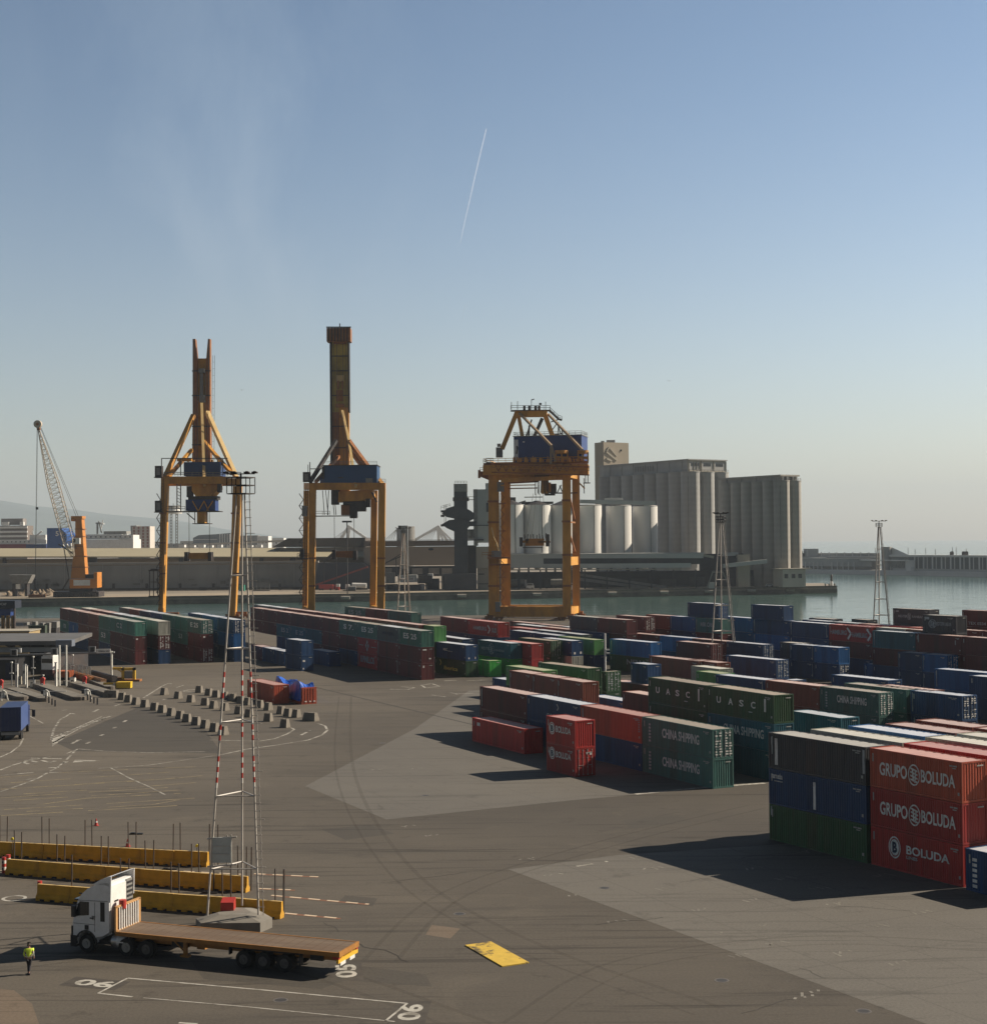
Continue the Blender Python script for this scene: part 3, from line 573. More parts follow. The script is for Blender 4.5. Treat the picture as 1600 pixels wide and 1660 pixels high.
run('long tall row right of the light mast', 3, 406, 683, 1022.9, 24.0, ['m/m/-', 'm/m/-', 'm/t/n', 'm/t/n', 'm/t/m', 'm/m/m', 'c/m/n', 'c/r/r', 'e/m/m', 'g/m/m'], GL,
    {(2, 1): (('E5 2', .35, .85, .4, .75, 'g'),), (3, 1): (('E 25', .35, .85, .4, .75, 'g'),), (6, 0): (('S 7.', .25, .8, .4, .75, 'w'),), (7, 0): (('E5 25', .22, .8, .4, .75, 'w'),), (7, 1): (('DIAM', .5, 0, .1, .9, 'g'), ('BAR', .08, .3, .48, .52, 'g'), ('BAR', .7, .95, .44, .48, 'g')),
     (7, 2): (('B.PINILLOS', .16, .86, .35, .8, 'g'), BARL), (8, 0): (('HANJIN', .25, .8, .38, .66, 'd'),), (8, 1): (BARL,), (8, 2): (BAR2,), (9, 0): (('E5 25', .22, .8, .4, .75, 'w'), BARL), (9, 1): (('EBAR', .12, .4, .8, .88, 'w'), ('EBAR', .6, .75, .25, .33, 'w')), (9, 2): (('EBAR', .12, .22, .75, .88, 'w'),)})
run('pink roofed row behind the tall row', 3, 412, 679.5, 1013.3, 24.6, ['e/-/-', 'e/-/-', 'm/-/-', 'm/-/-', 'm/-/-', 'b/-/-', 'b/m/-', 'b/m/-', 'b/m/-'], GL)
run('short row crossing the quay crane foot', 3, 558.6, 667, 993, 27.0, ['c/m/-', 'm/m/-', 'c/m/-'], GL, {(0, 0): (('E5 25', .2, .8, .4, .75, 'g'),), (2, 0): (BARL,)})
run('low pair behind the tall long row', 3, 685, 704, 1015.2, 24.5, ['l/u/-'], GL)
run('dim low row before the long row', 1, 408, 461, 1056.5, 25, ['m', 'n', 'n'], GL, {(1, 0): (BARL,), (2, 0): (BARL,)})
run('short blue stack before the long row', 2, 462.5, 489, 1038.8, 29, ['n/n'], GL, {(0, 0): (BARL,), (0, 1): (BARL, ('EBAR', .1, .3, .6, .72, 'w'), ('EBAR', .1, .2, .1, .2, 'w'))})
run('alone in the shade before the long row', 1, 503, 534, 1057.2, 27, ['n'], GL)
# middle of the yard
run('red row with the lettered near end', 3, 713.5, 807.5, 1009.5, 24.0, ['m/n/-', 'r/n/-'], GM, {(1, 0): (('HAMBURG', .18, .62, .35, .62, 'g'), ('CHEV', .72, 0, .2, .75, 'w'), ('SUD', .8, .95, .3, .6, 'g'))})
run('half hidden row behind the green faced stack', 2, 705, 750, 1036.4, 24, ['n/-'], GM)
run('green faced stack with yellow posts', 2, 704.5, 755.5, 1046.0, 29.0, ['n/u'], GM,
    {(0, 0): (('MSC', .28, .42, .5, .66, 'w'), ('line', .44, .58, .46, .54, 'g'), ('EBAR', .2, .3, .12, .22, 'w'), ('EBAR', .75, .82, .12, .25, 'w')), (0, 1): (('iberica', .3, .74, .3, .55, 'y'), ('CHEV', .2, 0, .55, .9, 'y'))})
run('blue over green stack with a big badge', 2, 774, 828, 1043, 28.0, ['t/G'], GM, {(0, 0): (('KNOT', .43, 0, .15, .85, 'g'), ('MEDITER', .12, .38, .4, .58, 'g'), ('RANEAN', .5, .8, .38, .54, 'g'))})
run('beside the white post', 1, 776, 793.5, 1071.5, 27, ['G'], GM)
run('red pair standing near the green stacks', 2, 814, 862, 1044, 27.5, ['r/r'], GM, {(0, 0): (('BAR', .45, .55, .4, .6, 'g'),)})
run('olive door pair beside the red pair', 2, 840, 893, 1039, 28.5, ['u/u'], GM, doors=((0, 0),))
run('blue door pair beside the olive pair', 2, 875, 927, 1039, 28.0, ['n/w'], GM, {(0, 0): (('EBAR', .18, .34, .12, .26, 'w'), ('EBAR', .72, .88, .14, .28, 'w'))}, doors=((0, 1),))
run('leaf green pair beside the reefer post', 2, 905, 963.5, 1037.5, 27.5, ['l/n'], GM)
run('first roof row behind the red row', 2, 826, 1000, 1025, 24.2, ['m/-', 'm/-', 'e/-', 'r/r'], GM)
run('second roof row behind the red row', 2, 832, 979, 1026.5, 25, ['e/-', 'b/-', 'n/n'], GM)
run('third roof row behind the red row', 2, 826, 943, 1029, 24.5, ['r/-', 'e/-', 'e/-'], GM)
run('fourth roof row behind the red row', 2, 826, 904, 1030.5, 24, ['n/-', 'n/n'], GM)
run('dark row at the quay crane foot', 3, 923, 1016, 1005.0, 27, ['k/k/-', 'm/m/m'], GM)
run('maroon door end near the quay', 3, 998.5, 1046, 1000.3, 27, ['m/m/-'], GM, {(0, 0): (('ECODES', 0, 0, 0, 0, 'w'),)}, doors=((0, 0),))
run('far row ending in a sea green box', 3, 1047, 1170, 1004, 28.5, ['b/m/-', 'p/n/-', 'c/m/m'], GR, {(1, 0): (BARL,), (2, 0): (BARL, ('MSK CARE', .2, .72, .42, .72, 'g'))})
for xl, xr, yr, nm in ((1114, 1165, 978.8, 'the left fourth tier'), (1217, 1270.5, 982.2, 'the right fourth tier')):
    run(nm+' of the far blue row', 4, xl, xr, yr, 30, ['n/-/-/-'], GR, {(0, 0): (BARL,)}, doors=((0, 0),) if xl < 1200 else ())
run('far blue row by the water', 3, 1165, 1413, 1016.8, 24.5, ['p/p/-', 'n/p/n', 'n/n/n', 'r/m/n'], GR, {(1, 0): (BARL,), (1, 1): (BARL,), (2, 0): (BARL, BAR2), (2, 1): (BARL,), (3, 0): (('HAMBURG', .03, .42, .38, .68, 'g'), ('CHEV', .5, 0, .15, .85, 'w'), ('HAMBURG', .55, .9, .30, .60, 'g'), ('CHEV', .96, 0, .15, .85, 'w'))})
run('pale roofed row right of the red letters', 3, 1365, 1523, 1023.6, 26.5, ['r/-/-', 'w/-/-', 'b/-/-'], GR)
run('farthest pale roofed row', 3, 1300, 1493, 1017.6, 26, ['n/-/-', 'e/-/-', 'b/-/-', 'r/-/-'], GR)
run('pale roofed row running off the right edge', 3, 1493, 1640, 1026.0, 27, ['b/-/-', 'm/m/-', 'm/m/-'], GR)
run('teal and maroon wall at the right', 3, 1413.7, 1640, 1037.2, 28.5, ['t/m/n', 'm/m/k', 'm/m/m'], GR, {(0, 0): (BARL,), (1, 0): (('BAR', .05, .07, .5, .95, 'g'), ('BAR', .86, .88, .5, .75, 'g')), (2, 1): (('BAR', .2, .6, .05, .1, 'g'),)})
run('far dark box standing against the water', 4, 1447, 1507, 988.5, 30, ['k/k/-/-'], GR, {(0, 0): (('KNOT', .45, 0, .3, .75, 'g'), ('MEDITER', .15, .4, .45, .6, 'g'), ('RANEAN', .53, .85, .45, .6, 'g'), ('BAR', .08, .16, .78, .86, 'g'))})
run('dark box with a badge near the right edge', 4, 1495, 1550.5, 999.0, 30, ['k/k/-/-'], GR, {(0, 0): (('KNOT', .3, 0, .25, .75, 'g'), ('MEDITERRANEAN', .38, .85, .42, .62, 'g'), ('BAR', .08, .2, .74, .88, 'g'))})
run('maroon box against the water at the right edge', 4, 1559, 1625, 991.5, 30, ['m/m/-/-'], GR, {(0, 0): (('TEX 0234', .15, .6, .12, .3, 'g'),)})
run('dark roof low by the water', 3, 1311, 1351, 1003.8, 29, ['k/-/-'], GR)
run('small dark roof by the thin light mast', 3, 1380, 1407, 1005.0, 27, ['k/-/-'], GR)
run('blue over green stack in the middle', 2, 988, 1055, 1041.5, 30, ['p/u'], GM, {(0, 0): (BARL,), (0, 1): (('NEW', .42, .85, .45, .8, 'g'),)})
run('short blue stack before the green letters', 2, 1022, 1050, 1077.5, 28, ['n/n'], GM, {(0, 0): (BARL,)})
run('rust stack in front of the thin mast', 2, 1052, 1133, 1072, 27.5, ['b/b'], GM, {(0, 0): (BARL, ('ECODES', 0, 0, 0, 0, 'w'))}, doors=((0, 0),))
run('rust box half hidden behind the thin mast', 2, 1115, 1163, 1074.5, 27, ['b/b'], GM)
run('pale roof strip beside the thin mast', 2, 1120, 1166, 1084.5, 27, ['w/n'], GM)
run('green roof strip beside the thin mast', 2, 1128, 1168, 1092.5, 27, ['l/n'], GM)
run('dark row crossing behind the thin mast', 2, 1020, 1237, 1045, 28.2, ['m/m', 'p/n', 'm/m', 'n/n'], GR, {(3, 0): (('ECODES', 0, 0, 0, 0, 'g'),)}, doors=((3, 0),))
run('maroon pair behind the thin mast', 2, 1095.5, 1153, 1044.5, 27, ['m/m'], GR, doors=((0, 0),))
run('blue stack right of the thin mast', 2, 1176, 1259, 1070, 29, ['n/n'], GR, {(0, 0): (BARL, ('ECODES', 0, 0, 0, 0, 'g'))}, doors=((0, 0),))
run('long row before the small blue door end', 2, 1160, 1425, 1123.6, 29.8, ['n/-', 'b/b', 'c/c'], GR, {(0, 0): (BAR2,), (2, 0): (('CHINA SHIPPING', .3, .8, .4, .72, 'w'), ('CODES', .1, .13, .15, .85, 'g'), ('ECODES', 0, 0, 0, 0, 'w'))}, doors=((2, 0),))
run('small blue door end between the blue stacks', 1, 1270, 1287, 1085+18, 29, ['n'], GR)
run('row of two blue stacks', 2, 1279.5, 1360, 1050, 31, ['n/n', 'p/n'], GR, {(0, 0): (BARL, BAR2), (1, 0): (), (0, 1): (BAR2,), (1, 1): (('ECODES', 0, 0, 0, 0, 'w'),)}, doors=((1, 1),))
run('hidden pair behind the two blue stacks', 2, 1264, 1300, 1043.5, 29, ['k/k'], GR)
run('low before the teal and maroon wall', 1, 1400.6, 1441, 1079.3, 30, ['p'], GR, {(0, 0): (BARL,)})
run('blue door stack before the maroon wall', 2, 1455, 1535.4, 1062.8, 30, ['n/n', 'p/n'], GR, {(0, 0): (BARL,), (1, 0): (BARL, ('ECODES', 0, 0, 0, 0, 'w')), (0, 1): (BARL,), (1, 1): (BARL,)}, doors=((1, 0),))
run('large blue stack at the right edge', 2, 1514, 1598.7, 1091, 31, ['p/n'], GR, {(0, 0): (BARL,)})
run('navy edge stack behind the blue one', 2, 1570, 1640, 1101, 31, ['n/n'], GR)
run('flat blue roof behind the lettered green box', 2, 1347, 1440.5, 1103, 30, ['n/n'], GR)
run('green box behind the lettered green box', 2, 1368, 1470, 1118.3, 29.5, ['c/c'], GR)
run('pink roof behind the navy door end', 2, 1420, 1508, 1120.0, 29, ['b/b'], GR)
run('navy door stack near the right edge', 2, 1475, 1560, 1128.5, 28.7, ['n/n'], GR, {(0, 0): (BARL, ('ECODES', 0, 0, 0, 0, 'w'))}, doors=((0, 0),))
run('upright green end behind the rust row', 2, 975, 983, 1089, 28, ['u/u'], GM, {(0, 0): (('ECODES', 0, 0, 0, 0, 'g'),)}, doors=((0, 0),), extra=1)
run('dim roof before the green letters', 1, 990, 1060, 1113, 26.5, ['m'], GM)
run('sky blue roof beside the rust row end', 1, 955, 1012, 1137, 26.5, ['p'], GM)
run('rust stack left of the pale letters', 2, 1008.5, 1075, 1131, 26.5, ['b/b'], GM)
run('dark green stack behind the rust row', 2, 872, 953, 1083.5, 30, ['u/u'], GM, {(0, 0): (('BAR', .8, .83, .1, .5, 'g'),)})
run('olive roofed pair behind the rust row', 2, 820, 880, 1087.5, 27, ['l/u'], GM)
run('rust row of short boxes', 2, 825, 945, 1106, 25.8, ['b/b', 'b/b', 'b/b'], GM, {(0, 0): (BARL,), (1, 0): (BARL,), (2, 0): (BARL,)})
run('low blue box left of the rust row', 1, 798, 850, 1107.5, 26, ['n'], GM)
run('front row of the middle block', 2, 777.5, 1155.5, 1183, 26.4, ['m/m', 'n/n', 'o/n', 'c/c'], GM,
    {(1, 0): (('COSCO CON', .38, .86, .15, .42, 'g'), ('CHEV', .6, 0, .6, .85, 'w')), (0, 0): (BARL,), (2, 0): (('BAR', .03, .045, .3, .9, 'g'), ('CODES', .95, .97, .4, .9, 'g')), (3, 0): CHS+(('ECODES', 0, 0, 0, 0, 'w'),), (3, 1): CHS}, doors=((3, 0),))
run('standing before the middle block', 1, 765, 850, 1182, 27, ['r'], GM, {(0, 0): (('BAR', .1, .16, .7, .84, 'w'),)})
run('small red tower standing before the block', 2, 885, 932.5, 1168.8, 28.5, ['r/r'], GM, {(0, 0): (('RING', .2, 0, .35, .8, 'w'), ('BOLUDA', .34, .85, .46, .7, 'w')), (0, 1): (('RING', .2, 0, .45, .9, 'w'), ('BOLUDA', .34, .85, .55, .78, 'w'), ('EBAR', .72, .84, .75, .86, 'w'), ('EBAR', .55, .62, .78, .86, 'w'))}, doors=((0, 1),))
run('tall green stack with spaced letters', 3, 1050, 1255, 1127, 25.8, ['u/u/-', 'u/t/t'], GM, {(0, 0): uasc(), (1, 0): uasc(.15, .8), (1, 1): (('CHINA SHIPPING', .25, .85, .4, .72, 'w'),)})
run('teal stack right of the spaced letters', 2, 1280, 1363.8, 1164.4, 27, ['t/t'], GR)
# front block at the right edge
run('front row at the right edge', 3, 1244.5, 1404, 1211.5, 30.5, ['k/n/u'], GF, {(0, 0): (('BAR', .07, .1, .12, .86, 'w'), ('BAR', .035, .045, .4, .9, 'g'), ('BAR', .97, .99, .3, .92, 'g')), (0, 1): (('marmedsa', .03, .15, .74, .9, 'w'), ('BAR', .06, .15, .66, .69, 'g'), ('BAR', .475, .5, .1, .84, 'w')), (0, 2): (('BAR', .02, .03, .7, .95, 'g'),)})
run('lettered red row at the right edge', 3, 1409, 1560, 1236, 29.5, ['o/r/r'], GF,
    {(0, 0): (('GRUPO', .11, .42, .34, .68, 'w'), ('KNOT', .495, 0, .22, .76, 'w'), ('BOLUDA', .57, .93, .34, .66, 'w')), (0, 1): (('GRUPO', .11, .42, .34, .68, 'w'), ('KNOT', .495, 0, .22, .76, 'w'), ('BOLUDA', .57, .93, .34, .66, 'w')),
     (0, 2): (('RING', .27, 0, .3, .86, 'w'), ('BOLUDA', .40, .86, .48, .70, 'w'), ('LINES', .40, .52, .36, .44, 'g'))})
run('first roof row behind the front row', 3, 1313, 1640, 1231, 30, ['w/k/-', 'r/m/-'], GF)
run('second roof row behind the front row', 3, 1374, 1640, 1214.5, 30, ['p/n/-', 'w/b/-'], GF)
run('third roof row behind the front row', 3, 1433.6, 1680, 1207, 29.5, ['b/m/-', 'w/m/-'], GF)
run('fourth roof row behind the front row', 3, 1483, 1680, 1193, 29.5, ['b/m/-', 'b/-/-'], GF)
c_, _l = run('blue box low at the right edge', 1, 1564, 1660, 1396, 29.5, ['n'], GF, {(0, 0): (('CODES', .12, .2, .1, .85, 'w'),)})
# two boxes standing alone on the open yard
run('standing alone on the open yard', 1, 400.6, 444.5, 1110.8, 29.5, ['o'], 'boxes alone on the open yard')


# ---------------------------------------------------------------- quay cranes
OCH = mat('crane_ochre_paint', (0.60, 0.285, 0.035), 0.6, var=0.2, scale=0.35, col2=(0.17, 0.07, 0.028), amt=0.8, stretch=(1, 1, 0.35), thr=(0.46, 0.72))
OLV = mat('crane_olive_paint', (0.46, 0.33, 0.055), 0.6, var=0.15, scale=0.3, col2=(0.10, 0.06, 0.03), amt=0.6)
PALEY = mat('crane_pale_yellow', (0.62, 0.45, 0.2), 0.55, var=0.1, scale=0.4, col2=(0.3, 0.15, 0.06), amt=0.3)
BLUH = mat('machinery_house_blue', (0.012, 0.045, 0.17), 0.5, var=0.12, scale=0.3, col2=(0.01, 0.03, 0.08), amt=0.4)
NAVH = mat('machinery_house_navy', (0.012, 0.042, 0.18), 0.5, var=0.12, scale=0.3)
DST = mat('dark_steel', (0.035, 0.033, 0.035), 0.6, var=0.3, scale=1.0, col2=(0.09, 0.05, 0.03), amt=0.5)
GST = mat('grey_steel', (0.22, 0.22, 0.21), 0.6, var=0.2, scale=1.0, col2=(0.12, 0.09, 0.06), amt=0.4)
RBR = mat('red_brown_steel', (0.32, 0.125, 0.035), 0.65, var=0.2, scale=0.5, col2=(0.06, 0.03, 0.02), amt=0.5)
GLS = mat('dark_glass', (0.02, 0.025, 0.03), 0.08, spec=0.8, var=0.0)
ROPE = mat('steel_rope', (0.05, 0.05, 0.05), 0.5)
WHT = mat('white_paint', (0.72, 0.72, 0.70), 0.5, var=0.08, scale=1.0, col2=(0.4, 0.38, 0.33), amt=0.3)
def rail(b, pts, h=1.1, t=.09, step=2.5):          # handrail: posts, top and mid bars
    for a, c in zip(pts[:-1], pts[1:]):
        a, c = Vector(a), Vector(c); n = max(1, int((c-a).length/step))
        for i in range(n+1): p = a.lerp(c, i/n); b.bar(p, p+Vector((0, 0, h)), t*.8)
        for z in (h, h*.5): b.bar(a+Vector((0, 0, z)), c+Vector((0, 0, z)), t)
def pbox(b, px0, py0, px1, py1, D, dep, off=0.0):   # box from its outline in the survey photo at distance D
    a, c = P(px0, py1, D), P(px1, py0, D); b.box(min(a.x, c.x), max(a.x, c.x), D+off, D+off+dep, min(a.z, c.z), max(a.z, c.z)); return b
def pbar(b, p0, p1, D0, D1, w, h=None): b.bar(P(p0[0], p0[1], D0), P(p1[0], p1[1], D1), w, h or w); return b
def ladder(b, p0, p1, D, wd=.6, step=.9):
    a, c = P(*p0, D), P(*p1, D); b.bar(a, c, .1); o = Vector((wd, 0, 0)); b.bar(a+o, c+o, .1); n = int((c-a).length/step)
    for i in range(n): p = a.lerp(c, i/n); b.bar(p, p+o, .06)
def spreader(px, py, D, wpx, topy, rp, parent_name, label, mats, tilt=0):
    t = thing('spreader', label, 'spreader', (0, 0, 0)); s = D/F
    a, c = P(px-wpx/2, py, D), P(px+wpx/2, py-tilt, D)
    b = MB(); b.bar(a, c, 1.6, 1.3); m_ = (a+c)/2; b.bar(m_-Vector((3, 0, -.9)), m_+Vector((3, 0, .9)), 1.8, .9); part('beam', b, mats[0], t)
    for q in (a, c): b = MB(); b.bar(q-Vector((0, 1.2, 1.3)), q+Vector((0, -1.2, 1.6)), 1.1, 1.4); b.bar(q+Vector((0, 1.2, -1.3)), q+Vector((0, 1.2, 1.6)), 1.1, 1.4); b.bar(q-Vector((0, 1.2, 0)), q+Vector((0, 1.2, 0)), .8, .9); part('end_frame', b, mats[1], t)
    for r_ in rp: b = MB(); e = P(r_, topy, D); b.cyl((e.x, D, (a.z+c.z)/2+1), e, .09, n=5); part('hoist_rope', b, ROPE, t)
    return t
def bogies(parent, pts, m, ax):
    for p in pts:
        b = MB()
        for k in (-1.6, 1.6):
            q = Vector(p)+ax*k; b.bar(q-ax*1.3+Vector((0, 0, .9)), q+ax*1.3+Vector((0, 0, .9)), .6, .7)
            for e in (-.7, .7): w_ = q+ax*e+Vector((0, 0, .45)); n_ = Vector((-ax.y, ax.x, 0)); b.cyl(w_-n_*.15, w_+n_*.15, .45, n=10)
        b.bar(Vector(p)-ax*2.2+Vector((0, 0, 1.6)), Vector(p)+ax*2.2+Vector((0, 0, 1.6)), .9, .9); part('bogie', b, m, parent)

def crane_one():
    D = 482.0; t = thing('quay_crane', 'ochre quay crane with forked raised boom and blue machinery house, leftmost gantry', 'crane', (0, 0, 0)); dp = 17
    for off in (0, dp):
        for (xt, xb, wt) in ((266.5, 261.5, 9.0), (384.5, 376.5, 12.0)):
            b = MB(); a, c = P(xt, 784, D), P(xb, 1000, D); k_ = (D+off)/D*(.995 if off else 1); a.y += off; c.y += off; a.x *= k_; c.x *= k_; c.z = 1.5; s = D/F; b.bar(c, a, wt*s*.78, 2.0, wt*s, 2.2); part('leg', b, OCH, t)
    for off in (0, dp):
        b = MB(); a, c = P(262, 778.5, D), P(391, 778.5, D); a.y += off; c.y += off; a.x *= (D+off)/D; c.x *= (D+off)/D; b.bar(a, c, 1.9, 2.3); part('portal_beam', b, OCH, t)
    for x in (266.5, 384.5): b = MB(); a = P(x, 778, D); b.bar(a, a+Vector((a.x/D*dp, dp, 0)), 1.8, 2.2); part('side_beam', b, OCH, t)
    for x in (262, 376): b = MB(); a = P(x, 994, D); a.z = 3.2; b.bar(a+Vector((0, -1, 0)), a+Vector((a.x/D*dp, dp+1, 0)), 1.7, 2.0); part('sill_beam', b, OCH, t)
    Db = D+dp+3
    for x0, xi0, xi1, x1 in ((312.3, 319.5, 316.4, 311), (340.4, 334.2, 337.2, 341.5)):      # two girders of the raised boom
        b = MB(); pts = []
        for (px, py) in ((x0, 549), (xi1, 549), (xi0, 582), (xi0, 800), (x1, 800), (x0, 660)): pts.append(P(px, py, Db))
        q = pts if x0 < 320 else pts[::-1]; b.slab([p for p in q], 2.6) if False else b.add([Vector(p) for p in q]+[Vector(p)+Vector((0, 2.6, 0)) for p in q], [tuple(range(6))[::-1], tuple(range(6, 12))]+[(i, (i+1) % 6, 6+(i+1) % 6, 6+i) for i in range(6)])
        part('boom_girder', b, DST if 0 else RBR, t)
    b = MB(); pbox(b, 319, 580, 334.5, 790, Db, .7, 1.2)
    for y in range(600, 780, 24): pbox(b, 319, y, 334.5, y+2.2, Db, .7, .4)
    part('boom_web', b, OCH, t)
    b = MB(); pbox(b, 322, 597, 331, 604, Db-1, 1.6); pbox(b, 324, 604, 329, 640, Db-.6, .5); pbox(b, 323, 640, 331, 652, Db-1, 1.5); part('sheave_block', b, GST, t)
    for p0, p1, w_, m_ in (((267.6, 774), (313.8, 673), 1.3, OCH), ((383, 774), (336, 668), 1.3, PALEY), ((273, 773), (311, 729), 1.0, OCH), ((376, 768), (330, 715), 1.0, OCH), ((331.5, 788), (327, 654), .85, PALEY)):
        b = MB(); pbar(b, p0, p1, D+(.0 if w_ < 1.3 else 2), Db-1.5, w_); part('brace', b, m_, t)
    h_ = MB(); pbox(h_, 298, 748.5, 357, 771.5, D+4, 10); part('machinery_house', h_, BLUH, t)
    b = MB()
    for x in (303, 312, 342, 352): pbox(b, x, 745.5, x+3, 748.5, D+5, 1)
    pbox(b, 287, 742, 310, 747.5, D+3, 2); part('roof_vents', b, OCH, t)
    b = MB(); rail(b, [P(262, 771, D-1), P(391, 771, D-1)], 1.1, .1, 4)
    a_, c_ = P(262, 743, D-.5), P(369, 743, D-.5); b.bar(a_, c_, .25); b.bar(a_, P(262, 771, D-.5), .25); b.bar(P(293, 743, D), P(293, 771, D), .25); b.bar(P(361.5, 743, D), P(361.5, 771, D), .25); part('railing', b, DST, t)
    for y0, y1 in ((755, 773), (811.5, 829.5)): b = MB(); pbox(b, 251, y0, 262, y1, D-1.5, 2.5); pbox(b, 249.5, y1, 263, y1+1.4, D-2, 3.5); part('cabin', b, DST, t); b2 = MB(); pbox(b2, 253.5, y0+3, 259.5, y1-3, D-1.56, .1); part('cabin_panel', b2, GST, t)
    b = MB(); ladder(b, (258, 1000), (262.5, 775), D-1.3); part('ladder', b, DST, t)
    b = MB(); a = P(245, 966, D-1)
    for x in (242.5, 249, 256): b.bar(P(x, 968, D-1), P(x, 925, D-1), .22)
    for y in (925, 967): b.bar(P(241, y, D-1), P(258, y, D-1), .4)
    pbox(b, 244, 922, 257, 926, D-2, 3); part('stair_tower', b, DST, t)
    b = MB(); q = [P(x, y, D+1) for x, y in ((310, 783), (352, 781), (353, 792), (342, 804), (318, 806), (311, 796))]; b.add(q+[p+Vector((0, 9, 0)) for p in q], [tuple(range(6)), tuple(range(6, 12))[::-1]]+[(i, 6+i, 6+(i+1) % 6, (i+1) % 6) for i in range(6)]); part('trolley', b, OCH, t)
    b = MB(); pbox(b, 352, 776, 357.5, 798, D, 3); pbox(b, 302.5, 788, 311, 806, D+1, 3); pbox(b, 305, 804, 352, 810, D+1, 6); part('trolley_machinery', b, DST, t)
    b = MB(); pbox(b, 301, 809.5, 348.8, 828, D+1, 6); part('operator_cabin', b, NAVH, t)
    b = MB()
    for x0, x1 in ((312, 321), (331, 322), (331, 338), (345, 335)): pbar(b, (x0, 812), (x1, 828), D+.6, D+.6, .3)
    part('cabin_brace', b, OCH, t)
    b = MB(); pbox(b, 266, 828, 355, 830.2, D, 7); pbox(b, 312, 848, 339, 849.5, D, 6); rail(b, [P(268, 828, D), P(300, 828, D)], 1.4, .12, 2)
    for x in (316, 336): b.bar(P(x, 830, D), P(x, 848, D), .25)
    pbar(b, (303, 832), (316, 843), D, D, .3); part('platform', b, DST, t)
    b = MB(); pbox(b, 319.6, 829, 332, 848, D+1, 4); part('trolley_leg', b, OCH, t)
    b = MB()
    for k in (0, 6): b.bar(P(287+k, 775, D+8), P(287+k, 829, D+8), .3)
    for i in range(9): pbar(b, (287, 780+i*5.4), (293, 783+i*5.4), D+8, D+8, .16)
    part('lattice_post', b, GST, t)
    b = MB(); ladder(b, (343.5, 780), (344.5, 576), Db, .7, 2.2); part('boom_ladder', b, DST, t)
    bogies(t, [(P(x, 990, D).x, D+o, 0) for x in (262, 376) for o in (1, dp-1)], RBR, Vector((1, 0, 0)))
    b = MB(); rail(b, [P(266, 772, D-1.2), P(391, 772, D-1.2)], 1.2, .12, 2.2); rail(b, [P(298, 748, D+4), P(357, 748, D+4)], 1.1, .1, 2); part('walkway_rail', b, GST, t)
    b = MB()
    for x in (313.5, 339): b.bar(P(x, 550, Db-1), P(x+(3 if x < 320 else -3), 770, D+10), .14)
    for x in (320, 333): b.bar(P(x, 600, Db-1), P(x, 748, D+8), .12)
    part('boom_cable', b, ROPE, t)
    b = MB()
    for k in range(9):
        y0 = 800+k*20; b.bar(P(254, y0, D-1), P(260, y0+10, D-1), .3, .2); b.bar(P(260, y0+10, D-1), P(254, y0+20, D-1), .3, .2); b.bar(P(253.5, y0+20, D-1), P(262, y0+20, D-1), .5, .12)
    part('leg_stair', b, DST, t)
    for i, y in enumerate((600, 640, 690, 720)): b = MB(); pbox(b, 311, y, 341.5, y+1.8, Db-.35, .3); part('joint_plate', b, DST, t)
    for y in (832, 880, 930): b = MB(); a = P(263.5, y, D-1.1); b.box(a.x-1.0, a.x+1.0, a.y-.2, a.y+.1, a.z-.25, a.z+.25); a = P(381, y, D-1.2); b.box(a.x-1.3, a.x+1.3, a.y-.2, a.y+.1, a.z-.25, a.z+.25); part('joint_plate', b, RBR, t)
    spreader(322.5, 903, D+3, 38, 829, (306.5, 339.5), '', 'ochre spreader hanging on ropes under the leftmost gantry crane', (OCH, DST))
crane_one()

